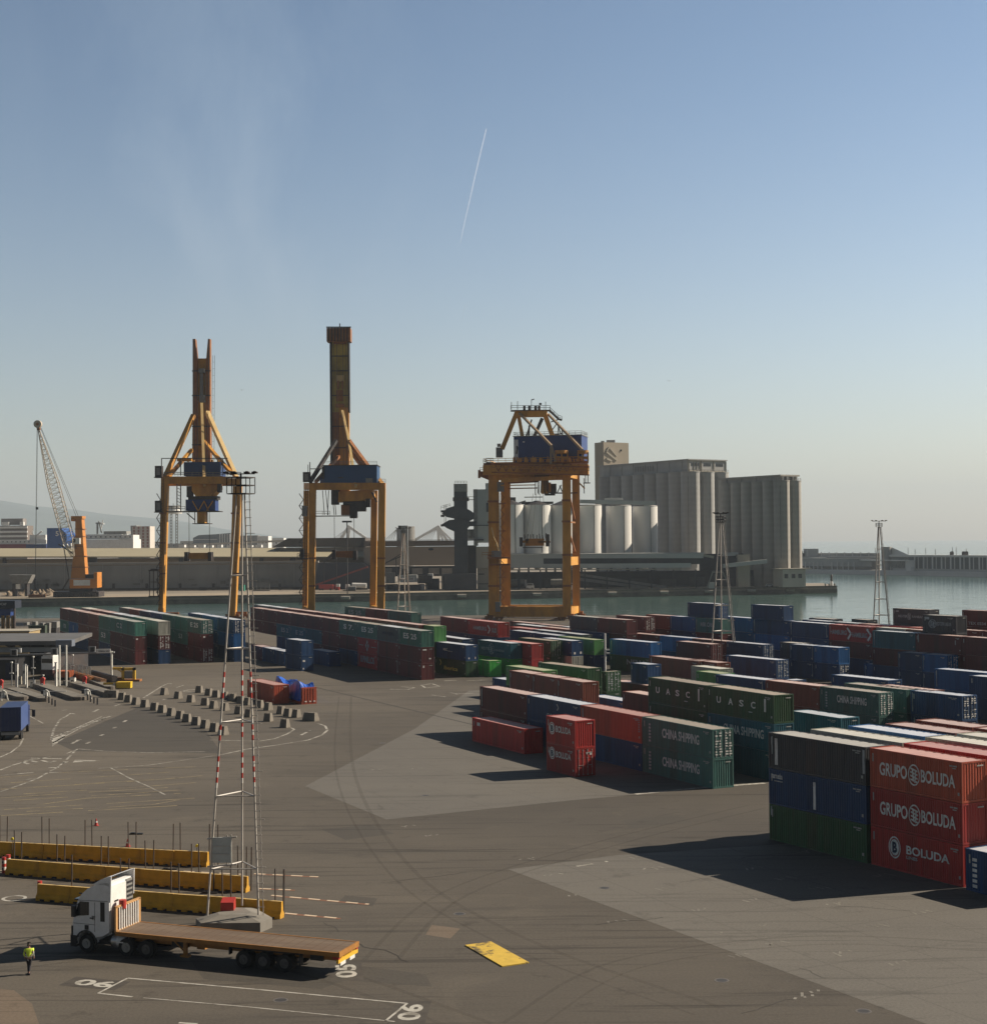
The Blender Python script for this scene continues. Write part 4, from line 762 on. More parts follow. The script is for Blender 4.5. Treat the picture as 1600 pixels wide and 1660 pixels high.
def crane_two():
    D = 470.0; t = thing('quay_crane', 'ochre quay crane with raised solid boom, hammer head top and wide blue house', 'crane', (0, 0, 0)); dp = 17
    for (x, off, w_) in ((507, 0, 10.4), (497, dp, 8.6), (607, dp, 10.5), (619.5, 0, 11.2)):
        b = MB(); a = P(x, 792, D+off); c = P(x-2.2, 1000, D+off); a.z = P(x, 792, D).z; c.z = 1.5; s = D/F; b.bar(c, a, w_*s, 2.2, w_*s, 2.3); part('leg', b, OCH, t)
    b = MB(); b.bar(P(502, 788.5, D), P(625, 788.5, D), 2.0, 2.2); part('portal_beam', b, OCH, t)
    b = MB(); a, c = P(493, 788.5, D+dp), P(612, 788.5, D+dp); b.bar(a, c, 2.0, 2.2); part('portal_beam', b, OCH, t)
    for x0, x1 in ((507, 497), (619.5, 607)):
        b = MB(); a = P(x0, 788, D); c = P(x1, 788, D+dp); b.bar(a, c, 1.8, 2.0); part('side_beam', b, OCH, t)
        b = MB(); a = P(x0-2, 990, D); c = P(x1-2, 990, D+dp); a.z = c.z = 3.2; b.bar(a, c, 1.7, 2.2); part('sill_beam', b, OCH, t)
    Db = D+dp+2
    b = MB(); pbox(b, 537.8, 552, 564.5, 668, Db, 2.2); part('boom', b, OLV, t)
    b = MB(); pbox(b, 538, 668, 551, 800, Db, 2.2); part('boom_panel', b, RBR, t); b = MB(); pbox(b, 551, 660, 565.5, 800, Db-.3, 2.5); part('boom_girder', b, OCH, t)
    b = MB(); pbox(b, 535.8, 552, 538, 780, Db-.4, 3); pbox(b, 564.4, 552, 566, 668, Db-.4, 3); part('boom_flange', b, DST, t)
    b = MB(); pbox(b, 529.5, 531, 568, 553, Db-2, 5); pbox(b, 541, 553, 561, 557, Db-1, 3); part('boom_head', b, RBR, t)
    b = MB(); pbar(b, (529, 530), (569, 530), Db-2, Db-2, .35); pbar(b, (551, 530), (551, 524), Db, Db, .3)
    for x in range(533, 566, 5): pbar(b, (x, 553), (x, 531), Db-2.1, Db-2.1, .3)
    part('head_railing', b, DST, t)
    b = MB(); pbox(b, 545, 608, 557.5, 618.5, Db-.5, .4); part('sign_plate', b, PALEY, t)
    b = MB()
    for x in (547, 554): pbox(b, x, 617, x+2.3, 630, Db-.8, .8)
    pbox(b, 545, 632, 556, 650, Db-.5, .5); pbox(b, 544, 654, 558, 660, Db-.8, .8); pbox(b, 546, 672, 549, 677, Db-.8, .6); pbox(b, 551, 672, 554, 677, Db-.8, .6); part('sheave_block', b, RBR, t)
    for p0, p1, w_, m_ in (((555, 666), (565.5, 714), .75, PALEY), ((565.5, 714), (577, 789), .8, PALEY), ((545, 714), (503, 781), 1.0, DST), ((549, 740), (512, 781), .9, RBR), ((565, 714), (596, 756), 1.2, RBR), ((563, 724), (588, 758), .9, RBR), ((611, 774), (620, 786), 1.2, OCH)):
        b = MB(); pbar(b, p0, p1, Db-2, D-1.5 if p1[1] > 780 else D+8, w_); part('brace', b, m_, t)
    b = MB(); pbox(b, 524, 754, 611, 789, D-.5, 12); part('machinery_house', b, mat('house_bright_blue', (0.010, 0.060, 0.17), 0.5, var=0.1, scale=0.3), t)
    b = MB(); pbox(b, 523, 753, 612, 755, D-.9, 13); pbox(b, 522, 756, 525.5, 776, D-1, 2); pbox(b, 548, 773.5, 556, 775, D-.7, .3); part('house_trim', b, GST if 0 else DST, t)
    b = MB(); pbox(b, 593, 775, 604, 787, D-.75, .3); part('notice_board', b, GST, t)
    b = MB(); pbox(b, 519, 774, 524, 789, D-.5, 8); part('house_annex', b, NAVH, t)
    b = MB(); pbox(b, 491, 765, 502, 781, D-2, 3); part('cabin', b, DST, t); b = MB(); pbox(b, 493.5, 768, 499.5, 779, D-2.06, .2); part('cabin_panel', b, GST, t)
    b = MB(); pbox(b, 489.5, 820, 496.5, 837, D-2, 3); part('cabin', b, GST, t)
    b = MB(); pbar(b, (502.5, 782), (502.5, 749), D-1, D-1, .25); pbar(b, (499.5, 766), (499.5, 753), D-1, D-1, .2); pbar(b, (502, 760), (524, 760), D-1, D-1, .25); ladder(b, (492, 1000), (496, 792), D-1.4); part('railing', b, DST, t)
    b = MB(); q = [P(x, y, D+1) for x, y in ((549, 797), (604, 793), (606, 806), (585, 812), (548, 814))]; b.add(q+[p+Vector((0, 8, 0)) for p in q], [tuple(range(5)), tuple(range(5, 10))[::-1]]+[(i, 5+i, 5+(i+1) % 5, (i+1) % 5) for i in range(5)]); part('trolley', b, OCH, t)
    b = MB(); pbox(b, 537, 794, 548, 818, D+1, 4); pbox(b, 556, 812, 592, 820, D+1, 5); pbox(b, 575, 814, 592.5, 829, D+.5, 4); pbox(b, 567, 820, 578, 840, D, 4); pbox(b, 593, 808, 600, 822, D+1, 3); part('trolley_machinery', b, DST, t)
    b = MB(); pbox(b, 553, 818, 567, 835, D+1, 4); part('operator_cabin', b, RBR, t)
    b = MB(); pbox(b, 511, 835.5, 568, 837.3, D, 4); rail(b, [P(511, 835.5, D), P(535, 835.5, D)], 1.3, .12, 2); pbar(b, (603, 798), (611, 814), D, D, .5)
    for x0, x1 in ((523, 526), (528, 532), (533, 531), (538, 542), (541, 545)): pbar(b, (x0, 795), (x1, 835), D+1, D+1, .2)
    part('platform', b, DST, t)
    bogies(t, [(P(x, 990, D).x, D+o, 0) for x, o in ((505, 1), (495, dp-1), (605, dp-1), (617.5, 1))], RBR, Vector((1, 0, 0)))
    b = MB(); rail(b, [P(493, 783, D-1.2), P(524, 783, D-1.2)], 1.2, .12, 2); rail(b, [P(612, 783, D-1.2), P(625, 783, D-1.2)], 1.2, .12, 2); rail(b, [P(524, 753, D), P(611, 753, D)], 1.0, .1, 2.4); part('walkway_rail', b, GST, t)
    b = MB()
    for x in (541, 546, 556, 561): b.bar(P(x, 556, Db-1), P(x+1, 753, D+9), .12)
    part('boom_cable', b, ROPE, t)
    b = MB()
    for k in range(9):
        y0 = 800+k*20; b.bar(P(485, y0, D-1.5), P(492, y0+10, D-1.5), .3, .2); b.bar(P(492, y0+10, D-1.5), P(485, y0+20, D-1.5), .3, .2); b.bar(P(484.5, y0+20, D-1.5), P(494, y0+20, D-1.5), .5, .12)
    part('leg_stair', b, DST, t)
    for y in (576, 600, 640, 690, 725): b = MB(); pbox(b, 537.5, y, 565, y+1.6, Db-.5, .4); part('joint_plate', b, DST, t)
    for y in (905, 950): b = MB(); a = P(506, y, D-1.3); b.box(a.x-1.2, a.x+1.2, a.y-.2, a.y+.1, a.z-.25, a.z+.25); a = P(618, y, D-1.3); b.box(a.x-1.3, a.x+1.3, a.y-.2, a.y+.1, a.z-.25, a.z+.25); part('joint_plate', b, RBR, t)
    b = MB(); pbox(b, 482, 905, 500, 907, D-2, 3); rail(b, [P(482, 905, D-2), P(500, 905, D-2)], 1.4, .14, 1.2); pbox(b, 486, 890, 492, 905, D-1.5, 1.5); part('leg_platform', b, DST, t)
    spreader(559, 900, D+3, 34, 838, (542, 574), '', 'rusty spreader hanging on ropes under the gantry crane with the hammer head', (RBR, DST), tilt=-1)
    b = MB(); q0, q1 = P(541, 899, D+3), P(528, 912, D+3); b.bar(q0, q1, 1.0, .8); 
crane_two()

def crane_three():
    t = thing('quay_crane', 'largest ochre quay crane, portal frame with navy machinery house before the white silos', 'crane', (0, 0, 0))
    s = 465/F; A0 = P(801, 1005, 470); a_ = Vector((118*s, -5, 0)); b__ = Vector((20*s, 17, 0))
    cn = {k: Vector((A0.x, 470, 0))+v for k, v in {'nl': Vector((0, 0, 0)), 'fl': b__, 'nr': a_, 'fr': a_+b__}.items()}
    zt = P(801, 762, 470).z; zs = P(860, 992, 466).z
    for k, w_, dpth in (('nl', 3.3, 2.4), ('fl', 3.1, 2.2), ('nr', 2.5, 2.4), ('fr', 2.3, 2.2)):
        c = cn[k]; b = MB(); b.bar((c.x, c.y, 1.6), (c.x+.3, c.y, zt), w_, dpth); part('leg', b, OCH, t)
    up_ = lambda c, z: Vector((c.x, c.y, z))
    for i, j, z, w_, nm in (('nl', 'nr', zs, 3.2, 'sill_beam'), ('fl', 'fr', zs, 2.6, 'sill_beam'), ('nl', 'nr', zt-1.2, 3.4, 'portal_beam'), ('fl', 'fr', zt-1.2, 3.0, 'portal_beam'), ('nr', 'fr', P(930, 910, 465).z, 2.6, 'side_beam'), ('nl', 'fl', P(930, 910, 465).z, 2.2, 'side_beam'), ('nr', 'fr', zt-1.3, 2.6, 'side_beam'), ('nl', 'fl', zt-1.3, 2.6, 'side_beam'), ('nr', 'fr', zs, 2.2, 'side_beam'), ('nl', 'fl', zs, 2.2, 'side_beam')):
        b = MB(); b.bar(up_(cn[i], z), up_(cn[j], z), 1.9, w_); part(nm, b, OCH, t)
    for (p0, p1) in (((927, 845), (936, 845)),): pass
    z1, z2, z3 = P(930, 899, 465).z, P(930, 846, 465).z, zt-3
    for i, z0, j, z_ in (('nr', z2, 'fr', z1), ('nr', z3, 'fr', z2), ('nr', z2, 'fr', z2)): b = MB(); b.bar(up_(cn[i], z0), up_(cn[j], z_), .5); part('brace', b, RBR, t)
    # upper deck
    zd = P(870, 749, 465).z; fr_ = [cn['nl']-a_.normalized()*3+Vector((0, -3, 0)), cn['nr']+a_.normalized()*7+Vector((0, -3, 0)), cn['fr']+a_.normalized()*4+Vector((0, 3, 0)), cn['fl']-a_.normalized()*3+Vector((0, 3, 0))]
    b = MB(); b.prism([(p.x, p.y) for p in fr_], zd-.6, zd); part('deck', b, RBR, t)
    b = MB(); rail(b, [up_(p, zd) for p in fr_+fr_[:1]], 1.3, .14, 2.2); part('railing', b, OCH, t)
    b = MB(); b.bar(up_(fr_[0], zd-2.2), up_(fr_[1], zd-2.6), 1.4, 3.0); part('main_girder', b, OCH, t)
    b = MB(); q0 = P(795, 772, 476); b.bar(q0, P(778, 768, 476), 2.2, 2.6, 1.6, 1.6); b.bar(P(777, 762, 476), P(777, 775, 476), .8, 1.2); rail(b, [P(778, 764, 475), P(795, 764, 475)], 1.2, .12, 1.5); part('cantilever', b, RBR, t)
    b = MB(); pbox(b, 788, 749, 800, 751, 466, 4); rail(b, [P(788, 749, 466), P(800, 749, 466)], 1.2, .12, 1.5); part('landing', b, DST, t)
    b = MB(); pbox(b, 804, 725, 815, 741, 474, 3); pbox(b, 806, 719, 812, 724, 475, 1.5); part('electrical_cabinet', b, GST, t)
    # machinery house, turned with the crane
    h0 = P(833, 742, 468); h1 = P(943, 746, 463); zb, zh = zd, P(833, 708, 468).z
    hx = (h1-h0); hx.z = 0; hn = Vector((-hx.y, hx.x, 0)).normalized(); hl = hx.length; hx.normalize(); wd = 10.5
    q = [h0, h0+hx*hl, h0+hx*hl+hn*wd, h0+hn*wd]
    b = MB(); b.prism([(p.x, p.y) for p in q], zb, zh); part('machinery_house', b, NAVH, t)
    b = MB(); b.prism([(p.x, p.y) for p in [h0-hx*.2-hn*.2, h0+hx*(hl+.2)-hn*.2, h0+hx*(hl+.2)+hn*(wd+.2), h0-hx*.2+hn*(wd+.2)]], zh, zh+.25); part('house_roof', b, GST, t)
    b = MB(); rail(b, [up_(p, zh+.25) for p in q+q[:1]], 1.1, .1, 1.8); part('roof_railing', b, GST, t)
    b = MB(); o = h0+hx*.2-hn*.06; b.bar(up_(o, zb+1.0)+hx*.8, up_(o, zh-.9)+hx*.8, 1.7, .08); part('white_panel', b, WHT, t)
    b = MB(); c_ = up_(o, (zb+zh)/2)+hx*.8-hn*.08; add_disc(b, c_+Vector((0, 0, .7)), hx, (0, 0, 1), .5, 14, .8); b.bar(c_+Vector((0, 0, .5))+hx*.2, c_+Vector((0, 0, -1.3))-hx*.1, .45, .02); part('emblem', b, DST, t)
    b = MB(); pbox(b, 847, 716.5, 850, 718.5, 465.5, .1, -3.5); part('house_lamp', b, WHT, t)
    # A frame
    Dm = 474
    for p0, p1, w_, m_ in (((838, 668), (814, 728), 1.4, OCH), ((841, 676), (847, 708), 1.1, OCH), ((882, 668), (896, 708), 1.4, OCH), ((879, 678), (866, 708), .7, DST), ((858, 690), (857, 708), .5, DST), ((862, 680), (853, 708), .3, DST)):
        b = MB(); pbar(b, p0, p1, Dm, Dm+(2 if w_ < 1 else 0), w_, w_*1.2); part('mast_leg', b, m_, t)
    b = MB(); pbar(b, (835, 670.5), (887, 670), Dm, Dm-1, 1.8, 2.2); part('mast_beam', b, OCH, t)
    b = MB()
    for p0, p1, D0, D1 in (((842, 669.5), (894, 722.5), Dm-1, 460), ((894, 722.5), (900.5, 748), 460, 459), ((889, 671.5), (944, 729), Dm-1, 458), ((893, 725), (893, 752), 460, 459)): pbar(b, p0, p1, D0, D1, .65)
    part('back_stay', b, mat('stay_grey', (0.30, 0.22, 0.14), 0.5, var=0.15), t)
    b = MB(); pbox(b, 828, 664, 892, 665.6, Dm-2, 4); rail(b, [P(828, 664, Dm-2), P(892, 664, Dm-2)], 1.3, .13, 2)
    for x, h in ((829, 651.5), (839, 650), (861.5, 648), (884.5, 651)): pbar(b, (x, 664), (x, h), Dm-2, Dm-2, .18)
    pbar(b, (861.5, 648), (866, 647), Dm-2, Dm-2, .3); pbox(b, 874, 653, 878, 656, Dm-2, .8); part('top_platform', b, DST, t)
    b = MB()
    for x in (848, 856, 866, 872): a, c = P(x, 661, Dm), P(x+4, 661, Dm); b.cyl(a, c, .75, n=12)
    part('head_sheave', b, DST, t)
    b = MB(); st = [(891, 666), (905, 679), (911, 681)]
    for a, c in zip(st[:-1], st[1:]): rail(b, [P(*a, Dm+1), P(*c, Dm+1)], 1.2, .13, 1.4); pbar(b, a, c, Dm+1, Dm+1, .35, .6)
    for a, c in (((893, 684), (905, 680)), ((893, 700), (903, 686)), ((903, 686), (909, 703)), ((896, 705), (911, 703)), ((905, 684), (905, 706)), ((911, 697), (911, 706))): pbar(b, a, c, Dm+1, Dm+1, .3)
    part('stair', b, DST, t)
    # trolley running gear on the near right
    for x0, x1 in ((900, 921), (936, 954)):
        b = MB(); cx = (x0+x1)/2
        for k in range(3): c_ = P(cx, 730+k*0.1, 460+k*3); b.cyl(c_+Vector((0, 0, 0)), c_+Vector((0, 0, -1.0)), (x1-x0)*.5*s, n=14)
        for x in (x0+1, cx, x1-1): b.bar(P(x, 733, 459), P(x, 748, 459), .45)
        b.bar(P(x0, 741, 459), P(x1, 742, 459), .4, .6); part('running_gear', b, mat('bright_ochre', (0.42, 0.19, 0.03), 0.55, var=0.15, scale=0.6), t)
    b = MB()
    for i in range(16): x = 826+i*2.9; pbar(b, (x, 778.5), (x, 781.5), 468, 468, .28)
    pbar(b, (824, 777), (873, 774.5), 468, 467, .5); pbar(b, (824, 783), (873, 780.5), 468, 467, .5); pbar(b, (824, 792), (872, 791), 468, 468, .35); part('cable_tray', b, RBR, t)
    b = MB(); pbox(b, 878, 770, 889, 800, 466, 4); pbox(b, 884, 782, 893, 798, 468, 3); part('trolley', b, OCH, t)
    b = MB(); pbox(b, 889, 784, 902, 799, 469, 4); pbar(b, (903, 799), (910, 786), 466, 466, .3); pbar(b, (912, 798), (907, 787), 466, 466, .3); pbox(b, 893, 798, 936, 800, 466, 3); part('trolley_machinery', b, DST, t)
    b = MB(); pbox(b, 806, 781, 817, 797, 467.2, .6); pbox(b, 797, 893, 813, 904, 465.5, 2.5); pbox(b, 803, 976, 811, 992, 466.5, .8); part('junction_box', b, GST, t)
    b = MB(); pbox(b, 790, 903, 827, 906, 465, 4); pbox(b, 793, 914, 827, 917, 466, 3.4); rail(b, [P(782, 903, 465), P(800, 903, 465)], 1.4, .14, 1.2); ladder(b, (806, 1000), (806, 800), 467, .8, 1.0); part('leg_platform', b, RBR, t)
    b = MB(); q = [P(x, y, 466) for x, y in ((803, 885), (801, 893), (805, 880), (809, 898), (800, 870), (797, 855))]; b.tube([q[5], q[4], q[2], q[0]], .16); b.tube([q[2], q[3]], .2); part('cable_loop', b, PALEY, t)
    b = MB(); pbar(b, (946.5, 775), (947, 800), 463, 463, .25); pbar(b, (953, 770), (953, 783), 463, 463, .25); pbar(b, (949, 770), (949, 783), 463, 463, .25); pbox(b, 946, 782, 957, 783.5, 463, 2); part('hanging_ladder', b, GST, t)
    rgc = random.Random(6); b = MB()
    for i in range(34):
        x = 832+i*3.5+rgc.uniform(-1, 1); y = 749-i*.0; hgt = rgc.uniform(3, 10); pbar(b, (x, y), (x+rgc.uniform(-1, 1), y-hgt), 461.5, 461.5, rgc.uniform(.15, .4))
    for i in range(9): x = 838+i*12; pbox(b, x, 744-rgc.uniform(0, 3), x+rgc.uniform(3, 7), 749, 461.3, .8)
    part('deck_pipework', b, OCH, t)
    b = MB()
    for k in range(12): x = 802+k*12.3; pbar(b, (x, 752), (x+6, 764), 460.8, 460.8, .35); pbar(b, (x+6, 764), (x+12.3, 752), 460.8, 460.8, .35)
    pbar(b, (797, 765.5), (955, 770), 460.6, 458.5, .5, .4); pbar(b, (797, 752.5), (955, 757), 460.6, 458.5, .4, .4); part('girder_stiffener', b, RBR, t)
    b = MB(); rail(b, [P(797, 757, 460), P(955, 762, 458)], 1.2, .13, 1.8); pbar(b, (797, 757.5), (955, 762.5), 459.6, 457.6, .9, .25); part('side_walkway', b, mat('bright_ochre', (0.50, 0.24, 0.035), 0.55, var=0.15, scale=0.6), t)
    b = MB()
    for k in range(14):
        y0 = 800+k*13.5; pbar(b, (811.5, y0), (817, y0+6.7), 468.4, 468.4, .28, .2); pbar(b, (817, y0+6.7), (811.5, y0+13.5), 468.4, 468.4, .28, .2)
    for y in (815, 860, 935): pbox(b, 808, y, 820, y+1.5, 468, 1.2)
    part('leg_stair', b, RBR, t)
    for y in (812, 846, 900, 950):
        for k, xx in (('nl', -1.75), ('nr', -1.35)): b = MB(); z = P(850, y, 466).z; c = cn[k]; b.box(c.x+xx, c.x-xx, c.y-1.45, c.y-1.2, z-.3, z+.3); part('joint_plate', b, RBR, t)
    b = MB()
    for i in range(7): x = 868+i*3.4; pbar(b, (x, 768), (x+rgc.uniform(-2, 2), 790+rgc.uniform(0, 14)), 465, 466, .25)
    pbox(b, 862, 776, 880, 779, 464.5, 3); pbox(b, 884, 800, 900, 803, 466, 3); part('trolley_frame', b, DST, t)
    b = MB(); pbar(b, (812, 779), (900, 775), 464, 463, .7, 1.2); pbar(b, (812, 787), (868, 786), 466, 466, .3); pbar(b, (936, 780), (948, 792), 463, 463, .4); part('trolley_rail', b, OCH, t)
    bogies(t, [cn[k]*1.0 for k in cn], RBR, a_.normalized())
    t2 = thing('headblock', 'orange headblock with sheaves hanging under the largest quay crane before a silo', 'headblock'); D = 470
    b = MB(); pbox(b, 852, 873, 882, 885, D, 5); pbox(b, 843, 876, 856, 880, D, 4); pbox(b, 872, 877, 892, 880, D, 4); part('beam', b, mat('bright_ochre', (0.42, 0.19, 0.03)), t2)
    b = MB()
    for x in (845, 888): pbox(b, x-2.5, 866 if x > 880 else 871, x+2.5, 886, D-.5, 5.5)
    pbox(b, 853, 873.4, 857, 876.5, D-.4, 1); pbox(b, 848, 887, 880, 888.6, D, 5); part('end_frame', b, DST, t2)
    b = MB()
    for x in range(850, 888, 5): pbar(b, (x, 873), (x+random.uniform(-1, 1), 864+random.uniform(0, 4)), D+1, D+1, .28)
    part('sheave_frame', b, DST, t2)
    for x in (852, 862, 874, 884): b = MB(); e = P(x*.5+877*.5, 800, D+2); b.cyl(P(x, 872, D+2), e, .05, n=4); part('hoist_rope', b, ROPE, t2)
crane_three()

# ---------------------------------------------------------------- light masts
MST = mat('mast_steel', (0.46, 0.43, 0.39), 0.5, var=0.15, scale=1.5, col2=(0.16, 0.13, 0.1), amt=0.4)
MRD = mat('mast_red', (0.40, 0.035, 0.025), 0.5, var=0.1); MWH = mat('mast_white', (0.62, 0.60, 0.56), 0.5, var=0.1)
def mast(base, spread, top, legr, label, near=False, rot=0.0, rings=None, head=1.6, group=None):
    t = thing('light_mast', label, 'mast', tuple(base), 0, group); base = Vector((0, 0, 0)); bz = 0.0
    ang = [R(200)+rot, R(330)+rot, R(80)+rot]; feet = [Vector((math.cos(a)*spread, math.sin(a)*spread, bz)) for a in ang]; dx_ = .52 if near else 0.0; tops = [Vector((math.cos(a)*.28+dx_, math.sin(a)*.28, top)) for a in ang]
    bands = [(.33, .50)] if near else []
    for f_, p_ in zip(feet, tops):
        b = MB(); b.cyl(f_, p_, legr, legr*.8, 8); part('leg', b, MST, t)
        if near:
            b1, b2 = MB(), MB(); 
            for i in list(range(0, 6))+list(range(9, 13))+list(range(17, 22)): u0, u1 = .30+i*.0125, .30+(i+1)*.0125; (b1 if i % 2 else b2).cyl(f_.lerp(p_, u0), f_.lerp(p_, u1), legr*1.06, n=8, cap=False)
            part('red_band', b1, MRD, t); part('white_band', b2, MWH, t)
    for u in (rings or (.12, .28, .45, .62, .78)):
        q = [f_.lerp(p_, u) for f_, p_ in zip(feet, tops)]; b = MB()
        for i in range(3): b.cyl(q[i], q[(i+1) % 3], legr*.7, n=6)
        part('ring_brace', b, MST, t)
    b = MB(); o = Vector((.32, -.1, 0)); f_, p_ = feet[1], tops[1]; b.cyl(f_+o, p_+o, .03 if near else .07, n=5); n = int(top/(.5 if near else 1.6))
    for i in range(1, n): c_ = f_.lerp(p_, i/n); b.bar(c_, c_+o*(1.9 if i % 6 == 0 else 1.25), .035 if near else .1)
    part('ladder', b, MST, t)
    b = MB(); b.prism([(math.cos(a)*.9+dx_, math.sin(a)*.9) for a in [i*math.pi/3 for i in range(6)]], top, top+.06); 
    ringp = [Vector((math.cos(a)*.9+dx_, math.sin(a)*.9, top+.06)) for a in [i*math.pi/3 for i in range(7)]]; rail(b, ringp, 1.0, .06 if near else .12, .9); part('platform', b, DST, t)
    b = MB(); b.cyl((dx_, 0, top), (dx_, 0, top+1.35 if near else top+1.7), .06 if near else .1, n=8); b.bar((dx_-head, 0, top+(1.3 if near else 1.65)), (dx_+head, 0, top+(1.3 if near else 1.65)), .06 if near else .14); part('cross_arm', b, DST, t)
    for k in (-1, -.45, .45, 1): b = MB(); x = k*head+dx_; zz = top+(1.33 if near else 1.70); s2 = .6 if near else 1; b.box(x-.28*s2, x+.28*s2, -.35, .15, zz, zz+.16*s2); b.cyl((x, -.1, zz+.16*s2), (x, -.1, zz+.24*s2), .12, .08, 8); part('floodlight', b, DST, t)
    return t
mc = Vector(((G(341, 1487, .9)+G(412, 1490, .9))/2)); mb0 = Vector((-16.65, 96.55, 0))
tm = mast((mb0.x, mb0.y, .9), 1.78, 26.6, .068, 'tall three legged light mast with red and white bands beside the flatbed truck', True, rot=R(5), rings=(.108, .28, .455, .63, .805), head=.9)
SGN = mat('sign_grey', (0.44, 0.48, 0.47), 0.5, var=0.12, scale=2)
b = MB(); z0 = P(345, 1403, 96.3).z-.9; z1 = P(345, 1352, 96.3).z-.9; x0 = P(347, 1380, 96.3).x-mb0.x; x1 = P(377, 1380, 96.3).x-mb0.x
b.box(x0, x1, -.75, -.70, z0+.25, z1-.15); part('sign_panel', b, SGN, tm)
b = MB()
for z in (z0, z1-.25): b.bar((x0-.35, -.68, z+.0), (x1+.35, -.66, z+.12), .09)
for x in (x0, x1-.28, x1): b.bar((x, -.66, z0), (x, -.66, z1), .07)
for z in (z0+.8, z0+1.3): b.bar((x0, -.765, z), (x1, -.765, z), .03)
part('sign_frame', b, MST, tm)
t = thing('mast_plinth', 'grey concrete plinth under the banded light mast behind the flatbed', 'plinth'); CNC = mat('cast_concrete', (0.21, 0.195, 0.17), 0.85, var=0.12, scale=1.0, col2=(0.13, 0.12, 0.10), amt=0.5, bump=0.1)
b = MB(); ang = [R(205), R(335), R(85)]; pl = []
for a in ang:
    for d_ in (-.28, .28): pl.append((mb0.x+math.cos(a+d_)*2.45, mb0.y+math.sin(a+d_)*2.45))
b.prism(pl, 0, .62); n = 6; vs = [(x, y, .62) for x, y in pl]+[(mb0.x+(x-mb0.x)*.45, mb0.y+(y-mb0.y)*.45, .93) for x, y in pl]
b.add(vs, [(i, (i+1) % n, n+(i+1) % n, n+i) for i in range(n)]+[tuple(range(n, 2*n))]); part('block', b, CNC, t)
b = MB(); c_ = Vector((G(370, 1478, .8).x, G(370, 1478, .8).y, .75)); b.box(c_.x-.42, c_.x+.42, c_.y-.4, c_.y+.4, .75, 1.45); b.add([(c_.x-.42, c_.y-.4, 1.45), (c_.x+.42, c_.y-.4, 1.45), (c_.x+.42, c_.y+.4, 1.62), (c_.x-.42, c_.y+.4, 1.62)], [(0, 1, 2, 3)]); b.add([(c_.x+.42, c_.y-.4, 1.45), (c_.x+.42, c_.y+.4, 1.45), (c_.x+.42, c_.y+.4, 1.62)], [(0, 1, 2)])
rb = thing('red_cabinet', 'small red cabinet standing on the concrete plinth of the light mast', 'cabinet'); part('box', b, MRD, rb); b = MB(); b.box(c_.x-.3, c_.x+.3, c_.y-.42, c_.y-.4, .85, 1.35); part('door', b, MRD, rb)
for px, by, D, lab, hp in ((1170, 1095, 276, 'light mast rising among the blue containers in front of the grey silos', 1.5), (1427, 1005, 416, 'thin light mast standing by the water at the far right', 2.4), (655, 1003, 499, 'light mast at the quay edge between two gantry cranes', 3.0)):
    g_ = G(px, 1000, 0); b0 = P(px, 1000, D); mast((b0.x, D, 0), 2.4 if D > 300 else 2.6, 27.5, .13 if D < 300 else .19, lab, False, rot=R(4), head=hp*.8)
b0 = P(563, 900, 560)
t = thing('light_pole', 'single slim light pole with flat head seen inside the hammer head crane', 'pole', (b0.x, 700, 1)); b = MB(); zt = P(563, 847, 700).z-1; b.cyl((0, 0, 0), (0, 0, zt), .25, n=8); part('pole', b, DST, t); b = MB(); b.box(-2.2, 2.2, -1, 1, zt, zt+.8); part('lamp_head', b, DST, t)
t.location.x = P(563, 900, 700).x
# ---------------------------------------------------------------- silos and buildings on the far quay
def cmat(name, c, v=.12, s=.05, dark=None, amt=.4, bands=None): return mat(name, c, .85, bands=bands, var=v, scale=s, col2=dark or tuple(x*.5 for x in c), amt=amt, stretch=(1, 1, .22), thr=(.48, .7))
SC1 = cmat('silo_concrete', (0.36, 0.36, 0.35), .14, .12, (0.20, 0.20, 0.195), .6, bands=(.10, .035)); SC2 = cmat('silo_concrete_brown', (0.36, 0.34, 0.31), .14, .12, (0.19, 0.18, 0.165), .6, bands=(.10, .045)); SW = cmat('silo_white', (0.70, 0.69, 0.66), .06, .08, (0.4, 0.37, 0.32), .3)
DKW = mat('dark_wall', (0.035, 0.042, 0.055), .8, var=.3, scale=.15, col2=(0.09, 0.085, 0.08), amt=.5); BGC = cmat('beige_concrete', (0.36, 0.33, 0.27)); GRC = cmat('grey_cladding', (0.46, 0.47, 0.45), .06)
WIN = mat('window_dark', (0.03, 0.035, 0.04), .25, var=.3, scale=.5)
phi = R(33)
e1_ = Vector((math.cos(phi), math.sin(phi), 0)); f1_ = Vector((-math.sin(phi), math.cos(phi), 0))    # end row runs right and away, front row runs left and away
